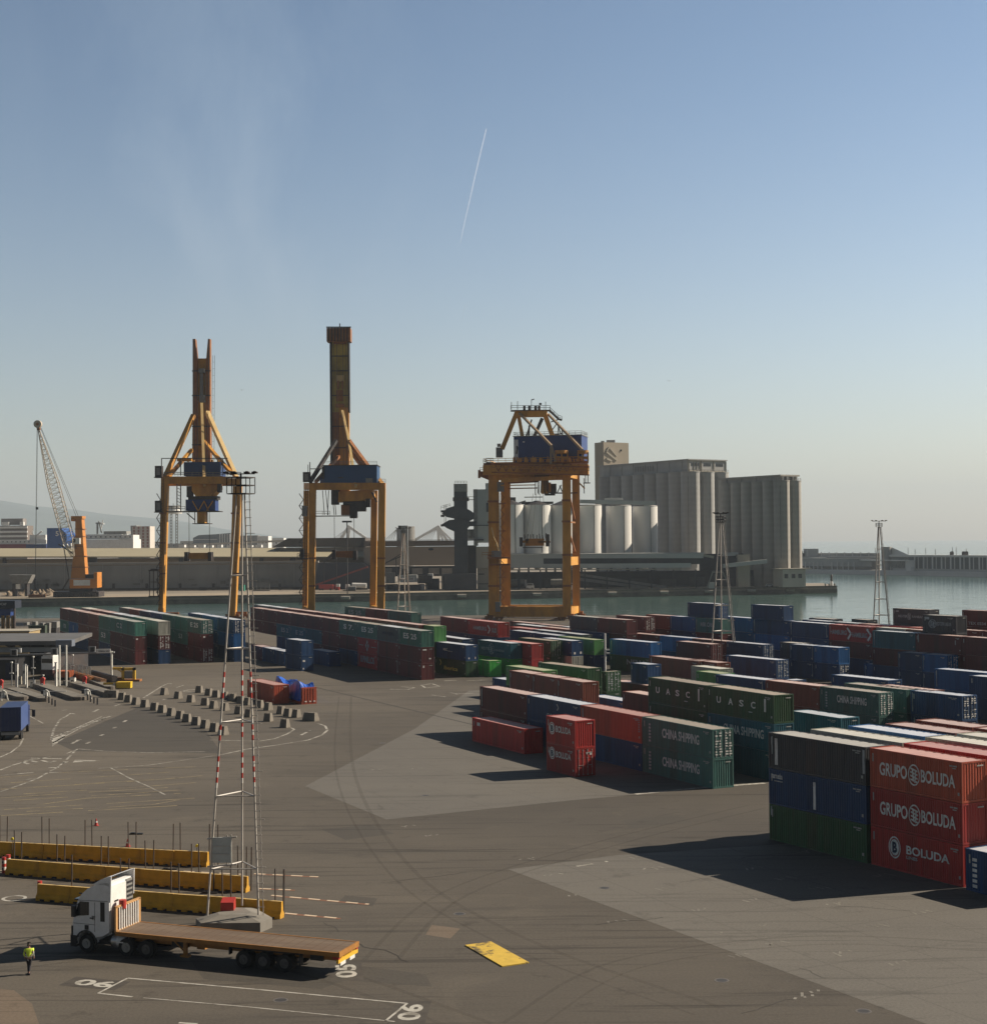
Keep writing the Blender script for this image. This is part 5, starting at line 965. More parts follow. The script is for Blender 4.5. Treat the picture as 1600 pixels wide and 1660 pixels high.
def silo_block(name, label, cpx, D, r, sp, nf, ne, zb, zt, m, house):
    t = thing(name, label, 'silos'); c0 = P(cpx, 850, D); c0.z = 0
    for i in range(nf):
        for j in range(ne):
            if i > 0 and 0 < j < ne-1 and j != ne-1: continue
            p = c0+f1_*sp*i+e1_*sp*j; b = MB(); b.cyl((p.x, p.y, zb), (p.x, p.y, zt), r, n=28); b.cyl((p.x, p.y, zt), (p.x, p.y, zt+.5), r*1.03, n=28); part('silo', b, m, t)
    for j in range(ne):                  # ladders, downpipes and roof rails
        p = c0+e1_*sp*j; b = MB(); a_ = R(-62); o = Vector((math.cos(a_)*r*1.02, math.sin(a_)*r*1.02, 0)); b.bar((p.x+o.x, p.y+o.y, zb+8), (p.x+o.x, p.y+o.y, zt), .25); o2 = Vector((math.cos(R(-110))*r*1.02, math.sin(R(-110))*r*1.02, 0)); b.bar((p.x+o2.x, p.y+o2.y, zb+14), (p.x+o2.x, p.y+o2.y, zt-2), .3); part('downpipe', b, GST, t)
        b = MB(); rp_ = [Vector((p.x+math.cos(a)*r, p.y+math.sin(a)*r, zt+.5)) for a in [R(-160+20*k) for k in range(9)]]; rail(b, rp_, 1.1, .12, 4); part('edge_rail', b, GST, t)
    b = MB(); q = [c0-e1_*r*.2, c0+e1_*sp*(ne-1)+e1_*r*.2, c0+e1_*sp*(ne-1)+e1_*r*.2+f1_*sp*(nf-1), c0-e1_*r*.2+f1_*sp*(nf-1)]; b.prism([(p.x, p.y) for p in q], 1, zt-1); part('core_wall', b, m, t)
    house(t, c0, zt+.5); return t
def frame_face(b, o, u, w_, z0, z1, cols, rows, fr):     # panel divisions standing proud of a wall
    n_ = Vector((u.y, -u.x, 0))
    for i in range(cols+1): p = o+u*(w_*i/cols)+n_*.1; b.bar((p.x, p.y, z0), (p.x, p.y, z1), fr, .3)
    for k in range(rows+1): z = z0+(z1-z0)*k/rows; p, q = o+n_*.1, o+u*w_+n_*.1; b.bar((p.x, p.y, z), (q.x, q.y, z), .3, fr)
def house1(t, c0, zt):
    sp, nf = 10.85, 8; z1 = P(1116, 745, 846).z; w_ = sp*2.55
    o = c0-e1_*1.2; q = [o, o+e1_*w_, o+e1_*w_+f1_*(sp*(nf-.4)), o+f1_*(sp*(nf-.4))]
    b = MB(); b.prism([(p.x, p.y) for p in q], zt, z1); part('head_house', b, SC1, t)
    b = MB(); q2 = [o-e1_*.8-f1_*.8, o+e1_*(w_+.8)-f1_*.8, o+e1_*(w_+.8)+f1_*(sp*(nf-.3)), o-e1_*.8+f1_*(sp*(nf-.3))]; b.prism([(p.x, p.y) for p in q2], z1, z1+.6); part('roof', b, SC1, t)
    b = MB(); frame_face(b, o, e1_, w_, zt+.3, z1-.3, 3, 1, 1.0)
    for k in (.07, .11, .15): p = o+e1_*w_*k*2-f1_*.15; b.bar((p.x, p.y, zt+.5), (p.x, p.y, z1-.6), .5, .3)
    part('panel_frame', b, BGC, t)
    for k in range(3):
        b = MB(); p = o+e1_*(w_*(k+.22)/3)-f1_*.05; q = o+e1_*(w_*(k+.8)/3)-f1_*.05; zz = zt+(z1-zt)*.62; b.bar((p.x, p.y, zz), (q.x, q.y, zz), .12, 1.6); part('window', b, WIN, t)
    b = MB(); n_ = -e1_
    for i in range(7): p = o+f1_*(sp*(.5+i*1.02))+n_*.1; b.bar((p.x, p.y, zt+.2), (p.x, p.y, z1-.2), .3, .35)
    part('wall_rib', b, SC1, t)
    for i in range(8): b = MB(); p = o+f1_*(sp*2.9+i*2.3)+n_*.12; b.bar((p.x, p.y, zt+1.8), (p.x, p.y, z1-1.6), .2, 1.1); part('window', b, GST, t)
    # tower at the left end
    tq = P(979, 800, 925); tq.z = 0; zz = P(979, 716.5, 925).z; wx = 19.5; q = [tq, tq+e1_*wx, tq+e1_*wx+f1_*9, tq+f1_*9]
    b = MB(); b.prism([(p.x, p.y) for p in q], 1, zz); part('tower', b, cmat('tower_concrete', (0.33, 0.285, 0.22)), t)
    b = MB(); p = tq+e1_*5+f1_*3; b.box(p.x, p.x+5, p.y, p.y+5, zz, zz+1.6); p = tq+e1_*1+f1_*2; b.box(p.x-1, p.x+1, p.y, p.y+2, zz, zz+.9); part('roof_box', b, SC1, t)
    b = MB(); n_ = -f1_; p0, p1 = tq+e1_*2+n_*.35, tq+e1_*10+n_*.35
    b.bar((p0.x, p0.y, zz-6), (p1.x, p1.y, zz-6+(-5)), .5, 1.0); b.bar((p0.x, p0.y, zz-6), ((p0+e1_*2).x, (p0+e1_*2).y, zz-3), .5, .7); b.bar(((p0+e1_*2).x, (p0+e1_*2).y, zz-3), (p1.x, p1.y, zz-8.5), .5, .7); b.bar((p0.x, p0.y, zz-10), ((p0+e1_*4).x, (p0+e1_*4).y, zz-11.5), .5, 1); part('conveyor_housing', b, BGC, t)
    b = MB(); p = tq+e1_*13.2+n_*.1; b.box(p.x-.7, p.x+.7, p.y-.1, p.y+.1, zz-5.4, zz-4.2); part('window', b, WIN, t)
def house2(t, c0, zt):
    sp, nf = 7.9, 6; z1 = P(1258, 769.5, 750).z+.0; w_ = sp*1.35; o = c0-e1_*.5; q = [o, o+e1_*w_, o+e1_*w_+f1_*(sp*(nf-.4)), o+f1_*(sp*(nf-.4))]
    b = MB(); b.prism([(p.x, p.y) for p in q], zt, z1-.8); part('head_house', b, SC2, t)
    b = MB(); q2 = [o-e1_*1.2-f1_*1.2, o+e1_*(w_+1.2)-f1_*1.2, o+e1_*(w_+1.2)+f1_*(sp*(nf-.3)), o-e1_*1.2+f1_*(sp*(nf-.3))]; b.prism([(p.x, p.y) for p in q2], z1-.8, z1); part('roof', b, SC2, t)
    for k in (.1, .38, .75, .95): b = MB(); p = o+e1_*w_*k-f1_*.6; b.bar((p.x, p.y, zt), (p.x, p.y, z1-.8), .8, .6); part('pier', b, SW, t)
    b = MB(); p, q = o+e1_*w_*.15-f1_*.05, o+e1_*w_*.9-f1_*.05; zz = (zt+z1)/2-.3; b.bar((p.x, p.y, zz), (q.x, q.y, zz), .1, 1.6); part('window', b, WIN, t)
    b = MB(); n_ = -e1_
    for i in range(4): p = o+f1_*(sp*(.8+i*1.4))+n_*.3; b.bar((p.x, p.y, zt), (p.x, p.y, z1-.8), .5, .6)
    part('pier', b, SC2, t)
silo_block('grain_silos', 'tall grey concrete silo block with long head house and end tower, left of the pair', 1119.5, 850, 5.4, 10.85, 8, 3, 1, P(1119, 766, 850).z, SC1, house1)
silo_block('grain_silos', 'lower brown grey concrete silo block, nearest the open water', 1267.5, 750, 3.95, 7.9, 6, 2, 1, P(1267, 780.5, 750).z, SC2, house2)
# small white windowed building under the right silos
t = thing('silo_gatehouse', 'small pale building with three dark windows at the foot of the right silos', 'building'); o = P(1269, 950, 738); o.z = 0; zt = P(1269, 923.5, 738).z; w_ = 11.8
b = MB(); q = [o, o+Vector((w_, 3, 0)), o+Vector((w_-3, 12, 0)), o+Vector((-3, 9, 0))]; b.prism([(p.x, p.y) for p in q], 1, zt); part('wall', b, cmat('pale_render', (0.52, 0.48, 0.41), .06), t)
b = MB(); q = [o+Vector((-2.2, -1, 0)), o+Vector((w_+3, 2.6, 0)), o+Vector((w_-1, 13, 0)), o+Vector((-4, 10, 0))]; b.prism([(p.x, p.y) for p in q], zt, zt+.5); part('roof', b, BGC, t)
for k in (.16, .47, .76): b = MB(); p = o+Vector((w_, 3, 0))*k; b.bar((p.x-.95, p.y-.3, zt-3.2), (p.x+.85, p.y+.1, zt-3.2), .2, 2.0); part('window', b, WIN, t)
# white silos
t = thing('white_silos', 'row of white cylindrical silos with hopper cones behind the long gallery', 'silos')
for i, px in enumerate((786, 828, 870.5, 912.5, 955, 1003, 1045.5)):
    if i == 0: continue
    D = (750, 750, 754, 759, 765, 772, 780)[i]; c_ = P(px, 850, D); r = (6.3, 6.3, 6.9, 6.5, 6.4, 6.5, 6.5)[i]; z0, z1 = P(px, 897, D-6).z, P(px, 817+i*.6, D-6).z; b = MB(); b.cyl((c_.x, D, z0), (c_.x, D, z1), r, n=36)
    b.cyl((c_.x, D, z0-8), (c_.x, D, z0), 1.2, r, n=28, cap=False); s_ = part('silo', b, SW, t)
    b = MB(); b.cyl((c_.x, D, z1), (c_.x, D, z1+2.2 if i < 4 else z1+.5), r*1.02, 1.0 if i < 4 else r*.95, n=28); b.bar((c_.x+r*.35, D-r*.96, z0), (c_.x+r*.35, D-r*.96, z1), .25); part('silo_roof', b, GST if i > 3 else DST, t)
    b = MB()
    for k in range(4): a = R(45+90*k); b.bar((c_.x+math.cos(a)*r*.9, D+math.sin(a)*r*.9, 1), (c_.x+math.cos(a)*r*.9, D+math.sin(a)*r*.9, z0), .7)
    part('support', b, DKW, t)
b = MB(); a, c = P(940, 813, 755), P(1062, 815.5, 753); b.bar(a, c, 3, 1.9); pbox(b, 1045, 812, 1055, 820, 752, 3); pbox(b, 980, 807, 1010, 811, 755, 1); part('top_gallery', b, GRC, t)
b = MB(); pbox(b, 850, 805, 880, 806.5, 752, 2); pbox(b, 845, 813, 897, 817, 752, 6); pbox(b, 826, 806, 836, 817, 752, 4); pbar(b, (832, 818), (852, 812), 752, 752, .6); part('top_machinery', b, DST, t)
# long gallery in front of them
t = thing('conveyor_gallery', 'long pale raised gallery with a dark slot in front of the white silos', 'gallery')
a0, a1 = P(822, 899, 738), P(880, 898.5, 738); b = MB(); pbox(b, 818, 899, 881, 921, 738, 12); part('wall', b, GRC, t)
b = MB(); b.bar(P(880, 901.5, 738), P(1140, 901.0, 735), .8, 2.3); part('upper_band', b, GRC, t)
b = MB(); b.bar(P(880, 917.8, 738), P(1120, 916.5, 735), .8, 2.2); part('lower_band', b, GRC, t)
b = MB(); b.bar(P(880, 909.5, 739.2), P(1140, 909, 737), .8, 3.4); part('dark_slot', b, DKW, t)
b = MB(); b.bar(P(820, 924, 737.4), P(1115, 922.5, 735), 1.2, .5); b.bar(P(1140, 900, 736), P(1157, 903.5, 736), 1, 1.2); part('cornice', b, BGC, t)
b = MB(); pbox(b, 818, 897.5, 1142, 898.6, 737.4, 14); part('roof', b, GRC, t)
b = MB()
for x in range(840, 1130, 36): p = P(x, 940, 739); b.bar((p.x, 739, 1), (p.x, 739, P(x, 923, 739).z), .6)
part('column', b, DKW, t); b = MB(); pbar(b, (935, 931), (1080, 952), 741, 741, 1.6, 1.2); pbar(b, (1050, 953), (930, 938), 742, 742, 1.4); part('inclined_conveyor', b, GST, t)
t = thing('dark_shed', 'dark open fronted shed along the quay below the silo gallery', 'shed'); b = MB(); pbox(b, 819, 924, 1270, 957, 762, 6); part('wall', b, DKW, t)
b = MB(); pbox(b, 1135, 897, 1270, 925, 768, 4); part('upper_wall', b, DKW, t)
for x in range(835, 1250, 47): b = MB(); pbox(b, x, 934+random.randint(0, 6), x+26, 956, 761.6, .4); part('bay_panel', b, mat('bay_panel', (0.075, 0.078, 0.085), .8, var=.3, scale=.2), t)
t = thing('conveyor_tower', 'square pale concrete pillar crossed by a short conveyor bridge', 'tower'); b = MB(); pbox(b, 1196.5, 899, 1215.5, 953, 741, 5.5); part('pillar', b, BGC, t)
b = MB(); b.bar(P(1172, 917.5, 739), P(1243, 910, 739), 2.4, 1.9); part('bridge', b, GRC, t); b = MB(); b.bar(P(1172, 899, 746), P(1196, 898, 746), 3, 1.7); part('bridge_roof', b, GRC, t); b = MB(); pbox(b, 1176, 904, 1196, 911, 744, 2); part('opening', b, DKW, t)
# A shaped loader frame
t = thing('ship_loader_frame', 'pale A shaped steel frame on the quay behind the middle light mast', 'frame')
b = MB(); pbar(b, (1155, 928), (1146, 954), 732, 732, .6); pbar(b, (1172, 928), (1184, 954), 732, 732, .6); pbar(b, (1154, 927.5), (1173, 927.5), 732, 732, .6); pbar(b, (1159, 930), (1160, 954), 733, 733, .4); part('frame', b, GST, t); b = MB(); pbox(b, 1149, 944, 1158, 954, 733, 2); part('winch', b, GRC, t)
# dark loading tower
t = thing('loading_tower', 'dark blue grey loading tower with bulky head beside the pale lift building', 'tower'); D = 735
b = MB(); pbox(b, 737, 784, 757, 960, D, 6.5); part('shaft', b, DKW, t)
b = MB(); pbox(b, 736.5, 784, 757.5, 797, D-.4, 7.3); part('top_room', b, GST, t); b = MB(); rail(b, [P(737, 783.5, D), P(757, 783.5, D)], 1.1, .14, 1.5); pbar(b, (757, 805), (770, 805), D, D, .2); pbar(b, (757, 810), (770, 810), D, D, .3); pbox(b, 734, 806, 760, 812, D-.6, 7); part('top_railing', b, DST, t)
b = MB()
for pts in (((716, 833), (724, 824), (737, 820), (760, 826), (769, 832), (769, 840), (760, 845), (724, 838)), ((716, 850), (728, 843), (757, 840), (762, 852), (750, 864), (737, 862), (724, 856))):
    n = len(pts); q = [P(x, y, D-3) for x, y in pts][::-1]; b.add(q+[p+Vector((0, 9, 0)) for p in q], [tuple(range(n)), tuple(range(n, 2*n))[::-1]]+[(i, n+i, n+(i+1) % n, (i+1) % n) for i in range(n)])
pbox(b, 752, 845, 772, 853, D-1, 5); part('head', b, DKW, t)
b = MB()
for y in (827, 834.5, 850): pbox(b, 714.5, y, 720, y+3.4, D-4, 6)
for x in (720.5, 723): pbar(b, (x, 818), (x, 850), D-4, D-4, .2)
rail(b, [P(715, 826, D-4), P(730, 822, D-4)], 1.6, .14, 1.5); part('gantry', b, DST, t)
b = MB(); pbox(b, 757, 860, 762, 870, D, 3); part('side_box', b, GST, t); b = MB(); pbox(b, 720, 930, 772, 960, D-2, 6); part('base', b, DKW, t)
t = thing('lift_building', 'narrow pale lift building with a darker edge between loading tower and largest crane', 'building'); D = 738
b = MB(); pbox(b, 768.5, 793, 800, 880, D, 8); part('wall', b, cmat('pale_grey_panel', (0.40, 0.42, 0.40), .05), t); b = MB(); pbox(b, 768, 793, 774, 885, D-.3, 8.6); part('edge_pier', b, GST, t); b = MB(); pbox(b, 787, 783, 800, 793, D+1, 6); part('roof_room', b, GRC, t)
b = MB(); pbox(b, 788.5, 815, 793.5, 830, D-.3, .2); pbox(b, 768, 851, 800, 852.5, D-.5, .5); pbox(b, 758, 874, 784, 876.5, D-1.2, 2); part('opening', b, DKW, t)
b = MB(); pbox(b, 757, 858, 768, 874, D+6, 5); part('side_annex', b, GRC, t)
t = thing('beige_annex', 'beige concrete annex behind the left legs of the largest crane', 'building'); b = MB(); pbox(b, 772, 886, 815, 921, D+2, 10); part('upper_floor', b, BGC, t); b = MB(); pbox(b, 774, 921, 812, 958, D+4, 8); part('lower_floor', b, BGC, t); b = MB(); pbox(b, 775, 930, 785, 931.5, D+3.6, .2); pbox(b, 776, 946, 800, 947.2, D+3.6, .2); part('ledge', b, DKW, t)
t = thing('dark_annex', 'dark lower block between the loading tower and the beige annex', 'building'); b = MB(); pbox(b, 753, 884, 772, 960, D+8, 9); part('wall', b, DST, t)
# sheds
TAN = cmat('shed_tan_roof', (0.34, 0.30, 0.20), .08, .03, (0.25, 0.22, 0.16), .5); BRW = cmat('shed_brown_wall', (0.34, 0.28, 0.225), .05, .03, (0.2, 0.16, 0.13), .4); GRW = cmat('grey_wall', (0.235, 0.24, 0.235), .14, .06, (0.13, 0.125, 0.115), .7, bands=(.05, .06))
t = thing('brown_shed', 'brown windowless shed with a darker upper band behind the quay mast', 'shed')
b = MB(); pbox(b, 590, 886, 738, 917.5, 775, 60); part('wall', b, BRW, t); b = MB(); pbox(b, 590, 876, 738, 886.2, 774.4, 61); part('upper_band', b, cmat('shed_band', (0.19, 0.15, 0.125), .05, .03), t); b = MB(); pbox(b, 588, 874.6, 738.5, 876.2, 773.8, 62); part('roof', b, DKW, t)
b = MB(); p = P(698.5, 890.5, 774); add_disc(b, (p.x, 774.2, p.z), (1, 0, 0), (0, 0, 1), .6, 16, 2.2); part('emblem', b, DKW, t)
b = MB(); pbox(b, 590, 917.5, 738, 935, 777, 4); part('lower_band', b, DKW, t)
for x in (618, 668, 695, 716): b = MB(); pbox(b, x, 921, x+17, 931, 776.6, .5); part('bay_door', b, mat('bay_door', (0.22, 0.21, 0.2), .8, var=.3, scale=.2), t)
t = thing('long_roofed_shed', 'long shed with dark low roof edge behind the two left gantry cranes', 'shed')
b = MB(); q = [P(442, 887, 830), P(467, 872.5, 830), P(592, 872.5, 830), P(592, 887, 830)]; b.add(q+[p+Vector((0, 50, 0)) for p in q], [(3, 2, 1, 0), (4, 5, 6, 7)]+[(i, (i+1) % 4, 4+(i+1) % 4, 4+i) for i in range(4)]); part('roof', b, cmat('dark_roof', (0.10, 0.085, 0.075), .1, .05), t)
b = MB(); pbox(b, 455, 887, 592, 930, 832, 40); part('wall', b, BRW, t); b = MB(); pbox(b, 465, 871.6, 592, 873.2, 829, 52); part('roof_edge', b, DKW, t)
t = thing('tan_shed', 'very long tan roofed shed behind the grey wall on the left', 'shed')
b = MB(); a, c = P(-60, 889, 850), P(592, 888, 850); a2, c2 = P(-60, 902, 800), P(592, 902.5, 800); b.slab([a2, c2, c, a], .6); part('roof', b, TAN, t)
b = MB(); pbox(b, -60, 902.5, 592, 940, 806, 40); part('wall', b, cmat('tan_wall', (0.25, 0.19, 0.13), .1, .05, (0.16, 0.12, 0.09), .6), t)
for x0, y0, x1, y1 in ((4, 904, 10, 916), (138, 903, 157, 914), (290, 902, 297, 912), (421, 902, 427, 913), (470, 902, 479, 912)): b = MB(); pbox(b, x0, y0, x1, y1, 805.4, .6); part('opening', b, DST, t)
t = thing('grey_quay_wall', 'long grey storage wall running along the quay behind the gantry legs', 'wall')
b = MB(); pbox(b, -60, 914, 516, 960, 770, 3); part('wall', b, GRW, t); b = MB(); pbox(b, -60, 912.8, 516, 914.2, 769.7, 3.6); part('coping', b, cmat('coping', (0.24, 0.23, 0.21)), t)
b = MB(); rg2 = random.Random(31)
for i in range(38): x = rg2.uniform(-20, 510); w2 = rg2.uniform(2, 14); y2 = rg2.uniform(938, 952); pbox(b, x, y2, x+w2, y2+rg2.uniform(1.5, 6), 769.4, .4)
part('wall_patch', b, cmat('wall_patch', (0.17, 0.165, 0.155), .2, .2), t)
for i in range(9): x = 20+i*54; b = MB(); pbox(b, x, 946, x+4, 957, 769.5, .3); part('door', b, DST, t)
b = MB(); pbox(b, -60, 951, 516, 960, 769.2, .7); part('wall_foot', b, cmat('wall_foot', (0.12, 0.10, 0.08), .3, .2), t)
b = MB()
for x in range(-20, 516, 62): pbox(b, x, 915, x+1, 957, 769.6, .3)
part('wall_rib', b, cmat('wall_rib', (0.25, 0.25, 0.245)), t)
t = thing('shaded_wall_end', 'shadowed slanting end of the long grey wall, shade painted blue grey', 'wall'); b = MB(); q = [P(x, y, 768) for x, y in ((509, 949), (516, 912.5), (586, 912.5), (600, 918), (600, 958), (509, 958))]; b.add(q+[p+Vector((0, 8, 0)) for p in q], [tuple(range(6))[::-1], tuple(range(6, 12))]+[(i, (i+1) % 6, 6+(i+1) % 6, 6+i) for i in range(6)]); part('wall', b, mat('wall_shade_blue_grey', (0.055, 0.065, 0.085), .8, var=.15, scale=.1), t)  # shadowed part of the wall, its shade painted as a blue grey tone
t = thing('belt_conveyor', 'red inclined belt conveyor rising over the red parked lorry', 'conveyor'); b = MB(); b.bar(P(507, 950, 764), P(596, 919, 764), 1.2, .8); part('belt_frame', b, mat('dull_red_steel', (0.28, 0.07, 0.06), .6, var=.15), t)
for x, y in ((530, 942), (560, 931), (585, 923)): b = MB(); p = P(x, y, 764); b.bar((p.x, 764, 1), p, .3); part('prop', b, DST, t)
t = thing('gangway', 'dark inclined gangway propped beside the hanging rusty spreader', 'gangway'); b = MB(); b.bar(P(525, 911, 760), P(545, 893, 760), .8, 1.4); part('beam', b, DST, t); b = MB(); b.bar(P(525, 911, 760), (P(525, 911, 760).x, 760, 1), .4); b.bar(P(545, 893, 760), (P(545, 893, 760).x, 761, 1), .4); part('prop', b, DST, t)
# small quay vehicles, hoppers and machines
t = thing('red_lorry', 'red tipper lorry parked on the far quay between the gantry legs', 'lorry'); D = 752; RL = mat('lorry_red', (0.42, 0.05, 0.04), .5, var=.1)
b = MB(); pbox(b, 517, 948, 540, 956.5, D, 2.5); part('tipper_body', b, RL, t); b = MB(); pbox(b, 543, 948, 550, 959, D, 2.4); part('cab', b, RL, t); b = MB(); pbox(b, 545, 947, 550.5, 951.5, D-.1, 2.2); part('roof_fairing', b, WHT, t); b = MB(); pbox(b, 516, 957, 545, 959.5, D+.3, 2); part('chassis', b, DST, t)
for x in (519, 523, 536, 546): b = MB(); p = P(x, 958.5, D); b.cyl((p.x, D-.1, 1.5), (p.x, D+.3, 1.5), .5, n=10); part('wheel', b, DST, t)
t = thing('tank_lorry', 'white tank lorry behind the dark barrels on the far quay', 'lorry'); D = 756
b = MB(); a, c = P(571, 949, D), P(594, 949.5, D); b.cyl(a, c, 1.3, n=14); part('tank', b, WHT, t); b = MB(); pbox(b, 560, 947.5, 566, 957, D, 2.4); part('cab', b, WHT, t); b = MB(); pbox(b, 561, 953, 596, 957.5, D+.3, 2); part('chassis', b, DST, t)
t = thing('barrel_stack', 'dark bundle of drums lying on the far quay edge', 'drums'); b = MB(); a, c = P(562, 962, 742), P(577, 962, 742); b.cyl((a.x, 742, 2.2), (c.x, 742, 2.2), 1.2, n=12); part('drum', b, GST, t); b = MB(); pbox(b, 556, 957, 563, 966, 741, 2.5); part('crate', b, DST, t)
for x0, x1, lab in ((826, 850, 'dark tank lorry with white cab parked under the gallery'), (893, 912, 'dark tank lorry half hidden behind the right crane leg')):
    t = thing('tank_lorry', lab, 'lorry'); D = 752; b = MB(); a, c = P(x0, 949, D), P(x1, 949, D); b.cyl((a.x, D, 4.2), (c.x, D, 4.2), 1.5, n=14); part('tank', b, GST, t); b = MB(); b.box(a.x, c.x+3, D-1, D+1, 1.6, 2.6); part('chassis', b, DST, t); b = MB(); b.box(c.x+.2, c.x+1.1, D-1.25, D+1.25, 2.2, 5.4); part('cab', b, WHT, t)
for i, (x, lab) in enumerate(((859, 'white van parked under the silo gallery between the crane legs'), (928, 'white van seen between the two right legs of the largest crane'), (1247, 'small white car parked at the foot of the brown grey silos'))):
    t = thing('van' if i < 2 else 'parked_car', lab, 'van' if i < 2 else 'car'); D = 748; p = P(x, 950, D); hh = (2.6, 2.6, 1.4)[i]; b = MB(); b.box(p.x-1.9, p.x+2.1, D-1, D+1, 1.3, 1.0+hh*.62); b.box(p.x-1.5, p.x+1.6, D-.9, D+.9, 1.0+hh*.62, 1+hh); part('body', b, WHT, t); b = MB(); b.box(p.x-1.3, p.x+1.3, D-.96, D+.96, 1.1+hh*.62, .85+hh); part('window', b, GLS, t)
    for e in (-1.2, 1.2): b = MB(); b.cyl((p.x+e, D-1.05, 1.35), (p.x+e, D+1.05, 1.35), .36, n=10); part('wheel', b, DST, t)
# mobile harbour crane at the left
t = thing('mobile_harbour_crane', 'orange mobile harbour crane with pale lattice boom at the far left quay', 'crane'); D = 684; MO = mat('mobile_crane_orange', (0.52, 0.20, 0.03), .5, var=.1, scale=.3, col2=(0.35, 0.12, 0.02), amt=.4); LAT = mat('lattice_cream', (0.50, 0.42, 0.33), .6, var=.1)
b = MB(); pbox(b, 86, 959, 160, 973, D, 10); pbox(b, 78, 970, 172, 973.5, D-2, 14); part('undercarriage', b, DST, t)
for x in range(90, 160, 9): b = MB(); p = P(x, 970, D); b.cyl((p.x, D-.6, 1.9), (p.x, D, 1.9), .9, n=12); part('wheel', b, DST, t)
b = MB(); pbox(b, 113, 939, 152, 954, D+1, 8); part('superstructure', b, MO, t); b = MB(); pbox(b, 119, 940, 146, 949.5, D+.9, .1); part('side_panel', b, WHT, t); b = MB(); pbox(b, 138, 931, 153, 937.5, D+2, 6); pbox(b, 112, 950.5, 150, 959, D+1.5, 7); part('engine_deck', b, DST, t); b = MB(); pbox(b, 152, 928, 157.5, 953, D+1, 8); part('counterweight', b, MO, t)
b = MB(); q0 = [(114.5, 938), (139, 938), (134.5, 873), (132, 837), (122, 837), (122, 873)]; q = [P(x, y, D+2) for x, y in q0][::-1]; b.add(q+[p+Vector((0, 5, 0)) for p in q], [tuple(range(6)), tuple(range(6, 12))[::-1]]+[(i, 6+i, 6+(i+1) % 6, (i+1) % 6) for i in range(6)]); part('tower', b, MO, t)
b = MB()
for y in (919, 901, 885, 869, 857): pbox(b, 115.5 if y > 900 else 121, y, 138.5 if y > 900 else 135, y+1.2, D+1.7, 5.5)
pbox(b, 121.5, 870, 124, 890, D+1.6, 1); part('tower_band', b, RBR, t)
b = MB(); pbox(b, 115, 836.5, 133, 841, D+1, 6); pbox(b, 115, 840, 120, 845, D+1, 3); part('tower_head', b, MO, t)
b = MB(); pbox(b, 117.5, 872, 129, 882, D, 4); part('operator_cabin', b, WHT, t); b = MB(); pbox(b, 117, 873.5, 122, 879.5, D-.2, 2); part('cabin_window', b, GLS, t)
b = MB(); foot, tip_ = P(118, 902, D), P(63, 697, D); n = 26; ax = (tip_-foot).normalized(); side = Vector((ax.z, 0, -ax.x))
def wd_(u): return 2.3*min(1, (1-u)*2.1+.12)*min(1, u*6+.25)
pr = None
for i in range(n+1):
    u = i/n; c_ = foot.lerp(tip_, u); w_ = wd_(u); q = [c_+side*w_*sx+Vector((0, w_*sy*.8, 0)) for sx, sy in ((-1, -1), (1, -1), (1, 1), (-1, 1))]
    if pr:
        for k in range(4): b.bar(pr[k], q[k], .28); b.bar(pr[k], q[(k+1) % 4], .15)
    for k in range(4): b.bar(q[k], q[(k+1) % 4], .14)
    pr = q
part('lattice_boom', b, LAT, t)
b = MB(); p = P(61.5, 687.5, D); b.cyl((p.x, D-.9, p.z), (p.x, D+.9, p.z), 1.75, n=22); part('head_sheave', b, LAT, t); b = MB(); p2 = P(62.5, 694, D); b.bar(p, tip_, 1.4); b.cyl((p.x, D-1.0, p.z), (p.x, D+1.0, p.z), .7, n=12); part('boom_tip', b, RBR, t)
for x0, x1, y1 in ((66, 124, 838), (67, 127, 837)): b = MB(); b.bar(P(x0, 694, D), P(x1, y1, D+3), .13); part('luffing_rope', b, ROPE, t)
for dx in (0, 2.2): b = MB(); b.bar(P(60+dx*.5, 692, D), P(57+dx*.3, 945, D), .12); part('hoist_rope', b, ROPE, t)
b = MB(); b.bar(P(57.2, 938, D), P(57.2, 958, D), .7); pbox(b, 58, 822, 61.5, 826, D-.3, .6); part('hook_block', b, DST, t)
b = MB(); b.bar(P(103, 885, D+1), P(112, 938, D+1), .35); b.bar(P(112, 938, D+1), P(101, 957, D+1), .6); b.bar(P(95, 882, D+1), P(121, 899, D+1), .5); part('luffing_strut', b, DST, t)
t = thing('grab_bucket', 'rusty grab bucket resting on the quay beneath the mobile crane hook', 'grab'); b = MB(); pbox(b, 46, 964, 69, 974, D-1, 5); part('shell', b, RBR, t); b = MB(); pbar(b, (50, 964), (57, 953), D, D+1, .4); pbar(b, (66, 964), (58, 953), D, D+1, .4); part('arm', b, DST, t)
t = thing('quay_hopper', 'grey funnel hopper with flared top at the far left quay', 'hopper'); b = MB(); q = [P(x, y, 700) for x, y in ((13, 932), (52, 932), (45, 946), (20, 946))][::-1]; b.add(q+[p+Vector((0, 6, 0)) for p in q], [(0, 1, 2, 3), (7, 6, 5, 4)]+[(i, 4+i, 4+(i+1) % 4, (i+1) % 4) for i in range(4)]); part('funnel', b, GST, t)
b = MB(); pbox(b, 20, 946, 25, 968, 701, 4); pbox(b, 40, 946, 44, 968, 701, 4); part('leg', b, DST, t); b = MB(); pbox(b, 25.5, 947, 32, 955, 700.5, 2); part('control_box', b, WHT, t)
t = thing('scrap_heap', 'low brown heap of bulk cargo under the grey hopper', 'heap'); b = MB(); rg = random.Random(3)
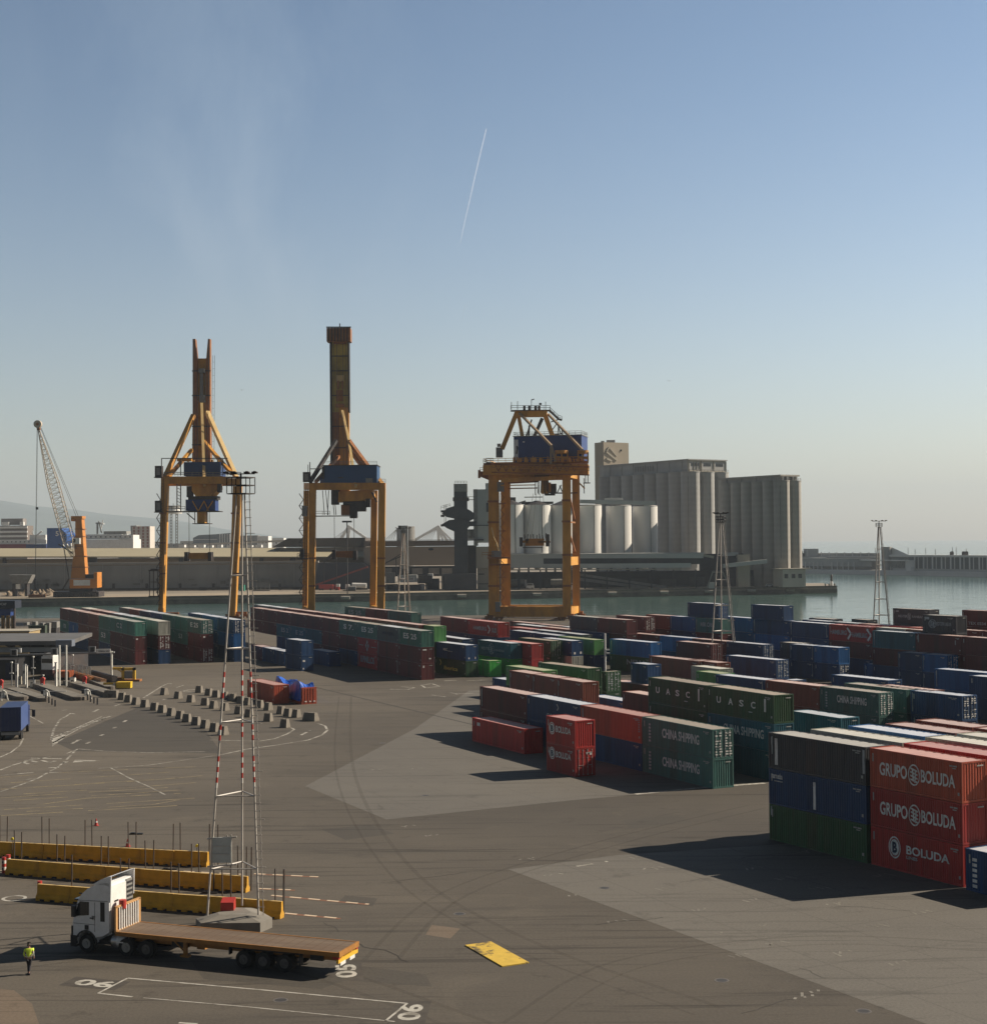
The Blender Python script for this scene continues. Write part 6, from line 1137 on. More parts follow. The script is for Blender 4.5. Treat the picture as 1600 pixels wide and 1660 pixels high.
for i in range(60): p = P(rg.uniform(10, 85), 965, rg.uniform(706, 722)); h_ = rg.uniform(.5, 3.4)*(1-abs(p.x+214)/40 if abs(p.x+214) < 36 else .1); b.cyl((p.x, p.y, .9), (p.x+rg.uniform(-1, 1), p.y, 1+abs(h_)), rg.uniform(1.5, 3.5), .2, 7)
part('rubble', b, cmat('bulk_brown', (0.22, 0.17, 0.12), .3, .5), t)
t = thing('open_trailer', 'pale open sided trailer parked behind the right leg of the left gantry', 'trailer'); D = 752
b = MB(); pbox(b, 409, 957, 437, 960.5, D, 2.5); part('chassis', b, DST, t); b = MB()
for x in (409, 416, 423, 430, 437): pbar(b, (x, 957), (x, 947), D, D, .2)
pbar(b, (409, 947), (437, 947), D, D, .25); pbar(b, (409, 952), (437, 952), D, D, .2); part('side_rail', b, GST, t)
t = thing('green_skip', 'teal green skip standing behind the banded light mast', 'skip'); b = MB(); pbox(b, 387.5, 947.5, 396, 960, 752, 3); part('body', b, mat('skip_green', (0.03, 0.22, 0.16), .6), t); b = MB(); pbox(b, 387, 946.5, 396.5, 948, 751.6, 3.6); part('rim', b, DST, t)
t = thing('material_handler', 'grey material handler with a pale lettered side behind the quay mast', 'machine'); D = 742
b = MB(); pbox(b, 645, 932, 676, 944, D, 5); part('body', b, GRC, t); b = MB(); pbox(b, 652, 936, 672, 941, D-.1, .1); part('side_panel', b, WHT, t); b = MB(); add_text(b, 'SOLEDAD', (P(658.5, 940, D-.2).x, D-.25, P(658, 940, D).z), (1, 0, 0), (0, 0, 1), 3.6, 1.0); part('lettering', b, LETD, t)
b = MB(); pbox(b, 638, 948, 682, 962, D, 4); part('undercarriage', b, DST, t); b = MB(); pbox(b, 650, 852, 661, 930, D+2, 3.5); part('column', b, mat('column_steel', (0.30, 0.31, 0.31), .4, metal=.2, var=.2, scale=.4), t); b = MB(); pbox(b, 646, 852, 650, 858, D+1, 3); pbox(b, 652, 922, 658, 932, D+1.5, 1); part('column_head', b, DST, t)
b = MB(); pbar(b, (650, 902), (626, 912), D, D, .5); pbar(b, (650, 898), (624, 914), D, D, .35); pbar(b, (642, 904), (643, 930), D, D, .4); part('arm', b, DST, t)
t = thing('grey_cylinder_tank', 'grey upright tank standing on the roof line behind the quay mast', 'tank'); b = MB(); a = P(659.5, 860, 900); b.cyl((a.x, 900, P(660, 876, 900).z-20), (a.x, 900, P(660, 853.5, 900).z), 4.8, n=20); part('shell', b, GST, t); b = MB(); a = P(649, 860, 905); b.cyl((a.x, 905, a.z-20), (a.x, 905, P(649, 856, 905).z), 2.2, n=14); part('side_tank', b, GST, t)
rg = random.Random(8)
for i, (x0, y0, x1, y1, m_) in enumerate(((625, 928, 640, 946, GST), (600, 930, 622, 962, DST), (625, 947, 645, 962, DST), (677, 933, 700, 946, DST), (678, 947, 688, 956, WHT), (690, 938, 712, 958, DKW), (694, 930, 702, 938, WHT), (716, 932, 738, 957, DKW), (634, 949, 640, 952, WHT), (628, 935, 632, 946, WHT))):
    nm = ('crate', 'machine_housing')[i % 2]; t = thing(nm, ('dark', 'grey', 'tall dark', 'low dark', 'white', 'wide dark', 'small white', 'bulky dark', 'tiny white', 'narrow white')[i]+' '+('box' if nm == 'crate' else 'machine housing')+f' on far quay, {ORD[i]} in the group by the brown shed', nm.split('_')[0]); b = MB(); pbox(b, x0, y0, x1, y1, 744+i*1.3, 3); part('housing', b, m_, t); b = MB(); pbox(b, x0+1, y0+1, x0+2.5, y1-1, 743.8+i*1.3, .2); part('panel', b, GST, t)
# cope details: bollards, buoys, tyres
for i, (px, py) in enumerate(((870, 966), (992, 963.5), (1076, 963), (1148, 961.5), (1217, 960), (1280, 958), (748, 968), (560, 973))):
    b = MB(); p = qline(px, -.9); b.box(p.x-2.4, p.x+2.4, p.y-.3, p.y+.3, -1.9, .6); p2 = Vector((p.x, p.y, 0))
    t = thing('quay_fender', f'rounded fender on the far quay face, {ORD[i]} of the row', 'fender', group='fenders along the far quay'); t['label'] = 'pale round fender hanging on the far quay face above the water'; 
    b = MB(); b.cyl((p.x-2.0, p.y-.8, -.6), (p.x+2.0, p.y-.8, -.6), .75, n=12); part('roll', b, mat('fender_pale', (0.32, 0.30, 0.26), .8, var=.3, scale=1), t)
t = thing('harbour_light', 'small black and white harbour light at the tip of the far quay', 'beacon'); p = P(1348, 947, 760); p.x = P(1348, 947, 755).x; b = MB(); b.cyl((p.x, 755, 1), (p.x, 755, 3.2), .9, .7, 10); part('base', b, WHT, t); b = MB(); b.cyl((p.x, 755, 3.2), (p.x, 755, 6.0), .55, n=10); b.cyl((p.x, 755, 6.0), (p.x, 755, 6.6), .8, .3, 10); part('lantern', b, DST, t)
for i, x in enumerate((1338, 1344, 1353)): p = P(x, 950, 752); b = MB(); b.cyl((p.x, 752, 1), (p.x, 752, 2.0), .35, .5, 8); b.cyl((p.x, 752, 2.0), (p.x, 752, 2.2), .6, .6, 8); tag(b.build('mooring_bollard', GST), 'stubby mooring bollard near the harbour light', 'bollard', 'bollards at the quay tip')
# ---------------------------------------------------------------- breakwater with quay building
BWC = cmat('breakwater_concrete', (0.40, 0.40, 0.385), .1, .03, (0.12, 0.115, 0.11), .5); BWL = cmat('breakwater_light', (0.62, 0.61, 0.58), .06, .05)
wl = [G(1296, 929.5, -2.5), G(1440, 932, -2.5), G(1600, 935.5, -2.5)]; ext = wl[2]+(wl[2]-wl[1])*2.2; wl.append(ext)
back_ = [Vector((p.x+6, p.y+60, 0)) for p in wl]
b = MB(); b.prism([(p.x, p.y) for p in wl+back_[::-1]], -6, .8); struct('breakwater_quay', b, BWL)
def wpt(px, off=0.0):
    for i in range(3):
        a, c = wl[i], wl[i+1]; xa, xc = PX((a.x, a.y, -2.5))[0], PX((c.x, c.y, -2.5))[0]
        if px <= xc or i == 2: t_ = (px-xa)/(xc-xa); p = a.lerp(c, t_); return Vector((p.x, p.y+off, 0))
def wz(px, py, off): p = wpt(px, off); return P(px, py, p.y).z
def wall_seg(b, px0, px1, off, dep, y0, y1=None, zb=.8):
    n = max(1, int(abs(px1-px0)/40))
    for i in range(n):
        a, c = wpt(px0+(px1-px0)*i/n, off), wpt(px0+(px1-px0)*(i+1)/n, off); z1 = wz((px0+px1)/2, y0, off); z0 = zb if y1 is None else wz((px0+px1)/2, y1, off)
        b.prism([(a.x, a.y), (c.x, c.y), (c.x, c.y+dep), (a.x, a.y+dep)], z0, z1)
    return b
t = thing('breakwater_wall', 'long grey breakwater wall with pale buttresses before the open sea', 'wall')
b = MB(); wall_seg(b, 1296, 1442, 26, 8, 896.5); part('wall', b, BWC, t); b = MB(); wall_seg(b, 1296, 1442, 25, 10, 901.5, 903.5); part('walkway', b, BWL, t)
b = MB(); [wall_seg(b, x, x+1.4, 25.6, .6, 895, 902) for x in range(1345, 1442, 13)]; part('buttress', b, BWL, t)
b = MB(); wall_seg(b, 1318, 1340, 24, 9, 889.5); part('block', b, BWC, t); b = MB(); wall_seg(b, 1304, 1312, 22, 8, 893); part('small_block', b, BWC, t); b = MB(); wall_seg(b, 1319.5, 1322, 23.8, .4, 890.5, 902); part('pier', b, BWL, t)
t = thing('quay_arcade', 'low arcaded quay building with pale columns at the left of the breakwater', 'building')
b = MB(); wall_seg(b, 1300, 1420, 10, 8, 905); part('wall', b, BWC, t); b = MB(); wall_seg(b, 1304, 1347, 8, 12, 904, 906); wall_seg(b, 1400, 1442, 6, 12, 907.5, 909.2); part('roof', b, BWL, t)
for x in list(range(1310, 1345, 7))+list(range(1355, 1400, 9)): b = MB(); wall_seg(b, x, x+1.2, 9, .8, 911); part('column', b, BWL, t)
b = MB(); wall_seg(b, 1302, 1420, 9.7, .3, 918, 924); part('opening', b, WIN, t)
t = thing('round_bastion', 'dark rounded tower block interrupting the breakwater arcade', 'tower'); b = MB(); c_ = wpt(1447, 16); b.cyl((c_.x, c_.y, .8), (c_.x, c_.y, wz(1447, 886.5, 14)), 3.8, n=20); part('tower', b, BWC, t)
b = MB(); a, c = wpt(1450, 16), wpt(1486, 16); z1, z0 = wz(1450, 887.5, 14), wz(1480, 899.5, 14); b.add([(a.x, a.y, .8), (c.x, c.y, .8), (c.x, c.y, z0), (a.x+3, a.y, z1), (a.x, a.y+8, .8), (c.x, c.y+8, .8), (c.x, c.y+8, z0), (a.x+3, a.y+8, z1)], [(0, 1, 2, 3), (7, 6, 5, 4), (3, 2, 6, 7), (1, 5, 6, 2), (0, 3, 7, 4)]); part('ramp_wall', b, BWL, t)
t = thing('quay_terminal', 'long pale flat roofed terminal with evenly spaced columns at the right edge', 'building')
b = MB(); wall_seg(b, 1455, 1700, 16, 12, 903); part('wall', b, mat('terminal_glass', (0.10, 0.115, 0.12), .4, var=.15, scale=.3), t); b = MB(); wall_seg(b, 1450, 1700, 11, 20, 900, 903.5); part('roof', b, BWL, t); b = MB(); wall_seg(b, 1400, 1480, 5, 8, 907.5, 909.3); part('canopy', b, WHT, t)
for x in [1493+i*14.8 for i in range(9)]: b = MB(); wall_seg(b, x, x+1.6, 12, 1, 903); part('column', b, BWL, t)
for x in [1499.5+i*14.8 for i in range(9)]: b = MB(); wall_seg(b, x, x+.8, 12, 1, 903); part('column', b, BWL, t)
b = MB(); wall_seg(b, 1455, 1700, 10.5, 1, 923); part('plinth', b, BWC, t); b = MB(); wall_seg(b, 1478, 1492, 10, 3, 908); part('white_bay', b, BWL, t)
for i, (x, y) in enumerate(((1494, 888), (1506, 890), (1524, 888.5), (1540, 890), (1568, 887), (1574, 887), (1590, 889), (1436, 888))):
    p = wpt(x, 30); b = MB(); b.cyl((p.x, p.y, 5), (p.x, p.y, P(x, y, p.y).z), .18, n=6); t = tag(b.build('lamp_post', DST), 'thin lamp post standing on the breakwater behind the terminal roof', 'lamp post', 'lamp posts along the breakwater')
for i, x in enumerate((1483, 1560, 1579, 1583)): p = wpt(x, 4 if i == 0 else 20); b = MB(); z_ = .8 if i == 0 else wz(x, 900, 16); b.box(p.x-1.2, p.x+1.2, p.y-.8, p.y+.8, z_, z_+2.2); b.box(p.x-.8, p.x+.9, p.y-.7, p.y+.7, z_+2.2, z_+2.7); tag(b.build('roof_unit' if i else 'small_kiosk', DST if i else WHT), ('white kiosk on the breakwater quay beside the terminal', 'first dark unit on the terminal roof', 'second dark unit on the terminal roof', 'rightmost dark unit on the terminal roof')[i], 'unit' if i else 'kiosk')
# ---------------------------------------------------------------- town, ferries and far structures at the left
CITY = cmat('town_render', (0.48, 0.45, 0.40), .08, .03)
def bld(name, label, cat_, x0, y0, x1, y1, D, m_, floors=0, cols=0, wm_=None, dep=20, band=None):
    t = thing(name, label, cat_); a, c = P(x0, y1, D), P(x1, y0, D); b = MB(); b.box(a.x, c.x, D, D+dep, 1, c.z); part('wall', b, m_, t)
    z0 = P(x0, 888, D).z; fl = (c.z-z0)/max(1, floors)
    for f_ in range(floors):
        zz = z0+fl*(f_+.5)
        if band: b = MB(); b.box(a.x-.5, c.x+.5, D-1.5, D, zz-fl*.12, zz+fl*.32); part('balcony_band', b, band, t)
        elif cols:
            for k in range(cols): b = MB(); xx = a.x+(c.x-a.x)*(k+.5)/cols; b.box(xx-.8, xx+.8, D-.3, D, zz-1.1, zz+1.1); part('window', b, wm_ or WIN, t)
    return t
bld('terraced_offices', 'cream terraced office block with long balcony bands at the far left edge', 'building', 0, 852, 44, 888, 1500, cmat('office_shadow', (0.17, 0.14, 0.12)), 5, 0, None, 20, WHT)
b = MB(); pbox(b, 2, 840.5, 37, 851, 1503, 12); tag(b.build('rooftop_block', cmat('roof_plant', (0.22, 0.2, 0.19))), 'brown rooftop block set on the terraced office building', 'building'); b = MB(); pbox(b, 3, 846, 14, 852, 1500, 4); tag(b.build('rooftop_parapet', WHT), 'wide white parapet in front of the rooftop block', 'parapet'); b = MB(); pbox(b, 32, 846, 38, 852, 1500, 4); tag(b.build('rooftop_parapet', WHT), 'small white parapet at the right of the rooftop block', 'parapet')
bld('apartment_block', 'pale apartment tower with reddish balcony strips right of the white ferry', 'building', 214, 853, 243, 888, 1400, cmat('flats', (0.55, 0.51, 0.46)), 7, 4, mat('reddish_loggia', (0.30, 0.14, 0.11), .8))
bld('apartment_block', 'darker grey flank tower joined to the pale apartment tower', 'building', 212, 852, 221, 888, 1405, GST, 0)
t = thing('white_ferry', 'long white ferry hull with rows of square windows beyond the tan shed', 'ferry'); D = 1150
b = MB(); pbox(b, 112, 874, 216, 890, D, 25); part('hull', b, WHT, t); b = MB(); pbox(b, 125, 866, 198, 874, D+2, 20); pbox(b, 198, 867, 216, 874, D+1, 20); part('upper_deck', b, WHT, t); b = MB(); pbox(b, 168, 861, 205, 866, D+4, 14); pbar(b, (165, 864), (160, 845), D+5, D+5, .8); pbar(b, (158, 866), (158, 848), D+5, D+5, 1.2); pbox(b, 155, 847, 163, 849, D+5, 3); part('superstructure', b, GST, t)
for x in range(130, 214, 8): b = MB(); pbox(b, x, 869.5, x+1.6, 871.3, D-.0, 2); part('window', b, WIN, t)
b = MB(); pbar(b, (163, 862), (167, 843), D+6, D+6, .6); pbox(b, 162, 848, 168, 850, D+6, 2); part('radar_mast', b, WHT, t)
t = thing('red_hulled_ferry', 'white ferry with red and blue hull band at the far left', 'ferry'); b = MB(); pbox(b, -8, 875, 75, 882, D+30, 22); part('upper_deck', b, WHT, t); b = MB(); pbox(b, -8, 882, 42, 890, D+29, 22); part('red_hull', b, mat('hull_red', (0.20, 0.03, 0.04), .6), t); b = MB(); pbox(b, 42, 882, 75, 890, D+29, 22); part('blue_hull', b, mat('hull_blue', (0.02, 0.04, 0.16), .6), t); b = MB(); pbox(b, 48, 867, 74, 876, D+32, 14); pbar(b, (60, 868), (68, 861), D+30, D+30, 1); pbar(b, (53, 866), (53, 860), D+30, D+30, .6); part('bridge_deck', b, WHT, t)
for x in range(4, 48, 7): b = MB(); pbox(b, x, 877.5, x+1.6, 879.3, D+29.7, .6); part('window', b, WIN, t)
t = thing('blue_stern_ferry', 'tall blue ferry bow block with a white letter beside the lattice boom', 'ferry'); b = MB(); q = [P(x, y, D-20) for x, y in ((76, 856), (98, 856), (108, 866), (108, 876), (98, 889), (76, 889))][::-1]; b.add(q+[p+Vector((0, 25, 0)) for p in q], [tuple(range(6)), tuple(range(6, 12))[::-1]]+[(i, 6+i, 6+(i+1) % 6, (i+1) % 6) for i in range(6)]); part('hull', b, mat('ferry_blue', (0.015, 0.075, 0.27), .5), t)
b = MB(); p = P(90, 869, D-20.3); add_text(b, '5', p, (1, 0, 0), (0, 0, 1), 2.4, 3.6, .02); part('lettering', b, LETW, t); b = MB(); rg = random.Random(5)
for i in range(9): x = 101+rg.uniform(0, 14); pbox(b, x, 880+rg.uniform(0, 7), x+1.6, 889, D-30, 2)
part('ramp', b, WHT, t)
for x0, x1, lab in ((270, 275, 'left lattice column of the round communications tower'), (280, 287, 'right lattice column of the round communications tower')):
    pass
t = thing('cable_car_tower', 'grey twin lattice cable car tower with round cabin top seen under the left gantry', 'tower'); D = 1500
for x0 in (276, 285):
    b = MB()
    for k in (0, 3.2): pbar(b, (x0+k, 890), (x0+k, 832), D, D, .6)
    for i in range(12): pbar(b, (x0, 888-i*4.7), (x0+3.2, 884-i*4.7), D, D, .35); pbar(b, (x0+3.2, 888-i*4.7), (x0, 884-i*4.7), D, D, .35)
    part('lattice_leg', b, GST, t)
b = MB(); c_ = P(281.5, 828, D); b.cyl((c_.x, D, c_.z-3), (c_.x, D, c_.z), 8, 9, 20); b.cyl((c_.x, D, c_.z), (c_.x, D, c_.z+3), 7, 6, 20); part('round_deck', b, WHT, t); b = MB(); b.cyl((c_.x, D, c_.z+3), (c_.x, D, c_.z+5), 8, 7, 16); pbar(b, (281, 822), (281, 816), D, D, .5); part('roof', b, GST, t)
t = thing('terminal_dome', 'long low grey curved terminal roof beyond the left gantry spreader', 'building'); D = 1700; b = MB(); q = [P(x, y, D) for x, y in ((313, 888), (313, 872), (322, 867.5), (350, 866), (374, 864), (374, 888))][::-1]; b.add(q+[p+Vector((0, 60, 0)) for p in q], [tuple(range(6)), tuple(range(6, 12))[::-1]]+[(i, 6+i, 6+(i+1) % 6, (i+1) % 6) for i in range(6)]); part('shell', b, cmat('terminal_grey', (0.16, 0.18, 0.2), .1, .02), t)
b = MB()
for x in range(356, 374, 4): pbox(b, x, 866, x+1, 886, D-1, 1)
pbox(b, 315, 874, 352, 875, D-1, 1); part('rib', b, WHT, t)
t = thing('town_viaduct', 'pale road viaduct strip with white parked vans on the town side', 'viaduct'); b = MB(); b.bar(P(290, 884, 1250), P(468, 876.5, 1250), 8, 1.6); part('deck', b, CITY, t)
for x in range(300, 465, 24): b = MB(); p = P(x, 884, 1250); b.box(p.x-1, p.x+1, 1249, 1252, 1, p.z); part('pier', b, CITY, t)
rg = random.Random(12)
for i in range(9):
    x = 290+i*15.5; b = MB(); pbox(b, x, 883.3+(i % 2)*.8, x+7+rg.random()*4, 887.5, 1000+i*3, 6); tag(b.build('white_trailer', WHT), f'white trailer roof above the tan shed, {ORD[i]} from the left', 'trailer', 'white trailers behind the tan shed')
bld('hillside_villa', 'small cream villa cluster left of the long dark roof', 'building', 417, 869, 435, 880, 1300, WHT, 1, 3)
for i, (x0, y0, x1) in enumerate(((-5, 872, 12), (192, 872, 214), (243, 880, 262), (292, 877, 316), (376, 868, 418), (436, 872, 460), (224, 878, 262), (262, 881, 300))):
    bld('town_block', ('low pale', 'small grey', 'tiny white', 'flat beige', 'long grey', 'distant beige', 'cream', 'pale flat')[i]+f' town building beyond the tan shed, {ORD[i]} of the low ones', 'building', x0, y0, x1, 889, 1600+i*60, (CITY, GST, WHT)[i % 3], 1, 3)
# white bascule bridge pylons
for cx, half, top, lab in ((566, 32, 852.5, 'white cable stayed bridge pylon seen inside the hammer head crane legs'), (710, 38, 853, 'white cable stayed bridge pylon right of the quay mast')):
    t = thing('bridge_pylon', lab, 'bridge'); D = 1150; b = MB(); s_ = 1 if cx < 600 else -1
    pbar(b, (cx, top), (cx+s_*-1.5, 878), D, D, 2.2); pbar(b, (cx, top), (cx-s_*16, 878), D, D, 2.0); pbar(b, (cx+s_*-2, top), (cx+s_*-half*-1.0, 876), D, D, 2.0)
    if cx > 600: pbar(b, (cx, top), (cx+8, 876), D, D, 1.4); pbar(b, (cx, top), (cx+22, 876), D, D, 1.3)
    part('pylon', b, mat('pylon_white', (0.85, 0.85, 0.83), .5), t); b = MB()
    for k in range(5): pbar(b, (cx, top+2), (cx-30+k*4.5, 877), D, D, .22)
    part('stay_cable', b, GST, t); b = MB(); pbox(b, cx-35, 876, cx+38, 878, D, 10); part('deck', b, WHT, t)
t = thing('rigging', 'dark cable stays of a distant mast beside the right leg of the hammer head crane', 'rigging'); b = MB(); [pbar(b, (645, 856), (626+k*4, 874), 1100, 1100, .3) for k in range(4)]; part('stay', b, GST, t); b = MB(); pbar(b, (646, 852), (646, 876), 1100, 1100, .5); part('mast', b, GST, t)
# vapour trail high in the sky
t = thing('vapour_trail', 'thin white vapour trail slanting down the middle of the sky', 'trail')
VT = bpy.data.materials.new('vapour'); VT.use_nodes = True; n = VT.node_tree; bb = n.nodes['Principled BSDF']; tl = n.nodes.new('ShaderNodeBsdfTranslucent'); tl.inputs[0].default_value = (.95, .95, .97, 1); tr_ = n.nodes.new('ShaderNodeBsdfTransparent'); ad = n.nodes.new('ShaderNodeAddShader'); n.links.new(bb.outputs[0], ad.inputs[0]); n.links.new(tl.outputs[0], ad.inputs[1]); m1_ = n.nodes.new('ShaderNodeMixShader'); m1_.inputs[0].default_value = .11; n.links.new(tr_.outputs[0], m1_.inputs[1]); n.links.new(ad.outputs[0], m1_.inputs[2]); n.links.new(m1_.outputs[0], n.nodes['Material Output'].inputs[0]); bb.inputs['Base Color'].default_value = (.9, .9, .92, 1); bb.inputs['Roughness'].default_value = 1; pass; bb.inputs['Specular IOR Level'].default_value = 0
pts = [(788.5, 208), (780, 243), (771.5, 279), (763.5, 315), (755.5, 350), (750, 375), (746.5, 393)]; Dv = 32000
for i, (a, c) in enumerate(zip(pts[:-1], pts[1:])):
    b = MB(); w_ = (11, 11, 11, 10, 9, 7)[i]; b.cyl(P(*a, Dv+i*900), P(*c, Dv+(i+1)*900), w_, (11, 11, 10, 9, 7, 4)[i], 8, False); part('streak', b, VT, t)
b = MB(); b.cyl(P(755, 494, 40000), P(748, 522, 41000), 5, 2, 8, False); part('streak', b, VT, t)
for i, (x, y) in enumerate(((392, 632), (1085, 617))):
    p = P(x, y, 260); b = MB(); b.add([p, p+Vector((.45, .1, .14)), p+Vector((.40, -.18, .1)), p+Vector((-.45, .1, .10)), p+Vector((-.38, -.18, .08)), p+Vector((0, -.12, -.03))], [(0, 1, 2, 5), (0, 5, 4, 3)]); b.cyl(p+Vector((-.0, .25, 0)), p+Vector((0, -.22, 0)), .06, .03, 6); tag(b.build('bird', DST), ('distant bird gliding right of the left gantry boom', 'distant bird gliding above the silo tower')[i], 'bird')
# ---------------------------------------------------------------- flatbed lorry
def wheel(parent, x, y, r, w, rimm, out=1, deep=.06):
    s_ = 1 if out > 0 else -1; b = MB(); b.cyl((x, y-w/2, r), (x, y+w/2, r), r, n=26); b.cyl((x, y-w/2+.03, r), (x, y+w/2-.03, r), r*1.015, n=26, cap=False); ty = part('wheel', b, TYRE, parent)
    b = MB(); yo = y+s_*(w/2+.004); b.cyl((x, yo-s_*.03, r), (x, yo+s_*.012, r), r*.56, n=20); b.cyl((x, yo, r), (x, yo+s_*.05, r), r*.24, n=14); add_ring(b, (x, yo+s_*.014, r), (1, 0, 0), (0, 0, 1), r*.40, r*.50, 20); part('rim', b, rimm, ty); return ty
TYRE = mat('tyre_rubber', (0.018, 0.017, 0.017), .85, var=.2, scale=6); RIM = mat('rim_grey', (0.30, 0.30, 0.29), .45, metal=.3, var=.15, scale=5); RIMD = mat('rim_dark', (0.10, 0.095, 0.09), .6, var=.3, scale=5)
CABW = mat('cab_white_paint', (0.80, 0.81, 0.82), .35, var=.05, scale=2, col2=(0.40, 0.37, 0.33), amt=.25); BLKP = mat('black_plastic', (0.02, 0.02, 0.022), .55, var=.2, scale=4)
DECK = mat('deck_boards', (0.150, 0.108, 0.074), .8, var=.22, scale=1.2, col2=(0.12, 0.07, 0.04), amt=.7, stretch=(.35, 2.5, 1)); DKOR = mat('trailer_orange', (0.36, 0.165, 0.035), .6, var=.18, scale=1.5, col2=(0.20, 0.08, 0.02), amt=.6); ALU = mat('tank_aluminium', (0.5, 0.5, 0.5), .35, metal=.7, var=.1, scale=3)
zd = 1.38; Rn = G(548, 1546, zd); Fn = G(188, 1511.5, zd); uu = Fn-Rn; TL = uu.length; ang = math.atan2(uu.y, uu.x)
t = thing('flatbed_lorry', 'white cab lorry with a long empty flatbed trailer parked behind the pedestrian', 'lorry', (Rn.x, Rn.y, 0), ang); W_ = 2.55
sx_ = TL/14.68
b = MB(); b.box(0, TL, -W_, 0, zd-.05, zd); part('deck', b, DECK, t)
b = MB()
for i in range(24): b.box(TL*i/24+.02, TL*i/24+.05, -W_+.1, -.1, zd+.001, zd+.004)
part('board_joint', b, mat('board_gap', (0.10, 0.06, 0.035), .9), t)
b = MB()
for y0, y1 in ((-.07, .02), (-W_-.02, -W_+.07)): b.box(-.05, TL+.05, y0, y1, zd-.22, zd+.02)
b.box(-.09, -.0, -W_, 0, zd-.25, zd+.05); part('side_rail', b, DKOR, t)
b = MB()
for y in (-.72, -1.83): b.box(.3, TL-.2, y-.09, y+.09, zd-.62, zd-.06)
for i in range(12): b.box(.6+i*1.2, .72+i*1.2, -W_+.1, -.1, zd-.22, zd-.06)
part('chassis_beam', b, DKOR, t)
b = MB(); hb = 1.48; b.box(TL-.02, TL+.1, -.16, .02, zd, zd+hb); b.box(TL-.02, TL+.1, -W_-.02, -W_+.16, zd, zd+hb); b.box(TL-.02, TL+.1, -W_, 0, zd+hb-.1, zd+hb+.02); b.box(TL-.02, TL+.1, -W_, 0, zd-.05, zd+.1); hd = part('headboard', b, mat('headboard_tan', (0.48, 0.27, 0.11), .6, var=.12), t)
b = MB(); b.box(TL+.02, TL+.06, -W_+.1, -.1, zd+.08, zd+hb-.08); part('back_plate', b, mat('rust_plate', (0.20, 0.09, 0.04), .8, var=.3, scale=2), hd)
for i in range(9): b = MB(); y = -.3-i*.24; b.box(TL-.06, TL+.0, y-.055, y+.02, zd+.05, zd+hb-.1); part('slat', b, WHT, hd)
for px in (468, 434, 403):
    x = (548-px)/360*TL+.15
    for y, o in ((-.16, 1), (-.5, 1), (-W_+.16, -1)): wheel(t, x, y, .50, .30, RIMD, o)
for x0 in (3.0*sx_+.4,): 
    for y in (-.2, -W_+.2): b = MB(); pts = [(x0-.75+k*.0, 0) for k in range(1)]; b.box(x0-.9, x0+3.6, y-.17, y+.17, 1.06, 1.10); b.box(x0-1.0, x0-.94, y-.17, y+.17, .45, 1.1); b.box(x0+3.55, x0+3.61, y-.17, y+.17, .7, 1.1); part('mudguard', b, BLKP, t)
b = MB(); b.box(3.0, 6.6, -2.0, -.55, .42, .62); part('axle_group', b, BLKP, t)
for y in (-.35, -W_+.35): b = MB(); x = (548-300)/360*TL; b.box(x-.1, x+.1, y-.1, y+.1, .35, zd-.2); b.box(x-.28, x+.28, y-.16, y+.16, .22, .35); b.bar((x+.1, y, .55), (x+.75, y, zd-.3), .07); part('landing_leg', b, DKOR, t)
b = MB(); b.box(TL-4.6*sx_, TL-3.6*sx_, -1.9, -.4, .7, 1.1); b.box(1.2, 2.0, -1.9, -.5, .7, 1.0); part('tool_box', b, BLKP, t)
b = MB(); b.box(-.02, .12, -W_+.02, -.02, .78, 1.0); b.box(.05, .25, -2.0, -1.8, .8, zd-.1); b.box(.05, .25, -.75, -.55, .8, zd-.1); bm = part('rear_bumper', b, mat('bright_yellow_paint', (0.72, 0.42, 0.04), .5, var=.08), t)
for y in (-.55, -1.75): b = MB(); b.box(-.05, -.021, y-.32, y+.32, .62, .80); part('number_plate', b, WHT, bm)
for y in (-.12, -W_+.12): b = MB(); b.box(-.03, .35, y-.1, y+.1, 1.0, 1.18); part('tail_light', b, MRD, t)
# tractor unit
cx0 = TL*(548-176)/360; k_ = 1.0
def cx(v): return cx0+v
prof = [(0, 1.30), (0, 3.05), (.02, 4.18), (.30, 4.20), (.95, 4.06), (1.5, 3.80), (1.95, 3.44), (2.22, 3.02), (2.50, 2.15), (2.60, 1.55), (2.60, .42), (2.28, .42)]+[(1.62+.66*math.cos(a), .58+.66*math.sin(a)) for a in [R(x) for x in (0, 30, 60, 90, 120, 150, 180)]]+[(.94, .95), (.5, 1.02)]
b = MB(); n = len(prof); yA, yB = .0, -W_+.05; vs = [(cx(x), yA-.03, z) for x, z in prof]+[(cx(x), yB+.03, z) for x, z in prof]
b.add(vs, [tuple(range(n)), tuple(range(n, 2*n))[::-1]]+[(i, n+i, n+(i+1) % n, (i+1) % n) for i in range(n)]); cab = part('cab', b, CABW, t)
b = MB(); b.add([(cx(x), y, z) for y in (-.035, ) for x, z in ()], []) if 0 else None
b = MB(); q = [(cx(1.42), .0-.022, 2.22), (cx(2.40), -.022, 2.10), (cx(2.20), -.022, 2.78), (cx(2.06), -.022, 3.0), (cx(1.42), -.022, 3.0)]; b.add(q+[(x, yB+.022, z) for x, y, z in q], [(0, 1, 2, 3, 4), (9, 8, 7, 6, 5)]); part('side_window', b, GLS, cab)
b = MB(); b.box(cx(.32), cx(.62), -.028, -.018, 1.9, 3.05); part('dark_side_panel', b, BLKP, cab)
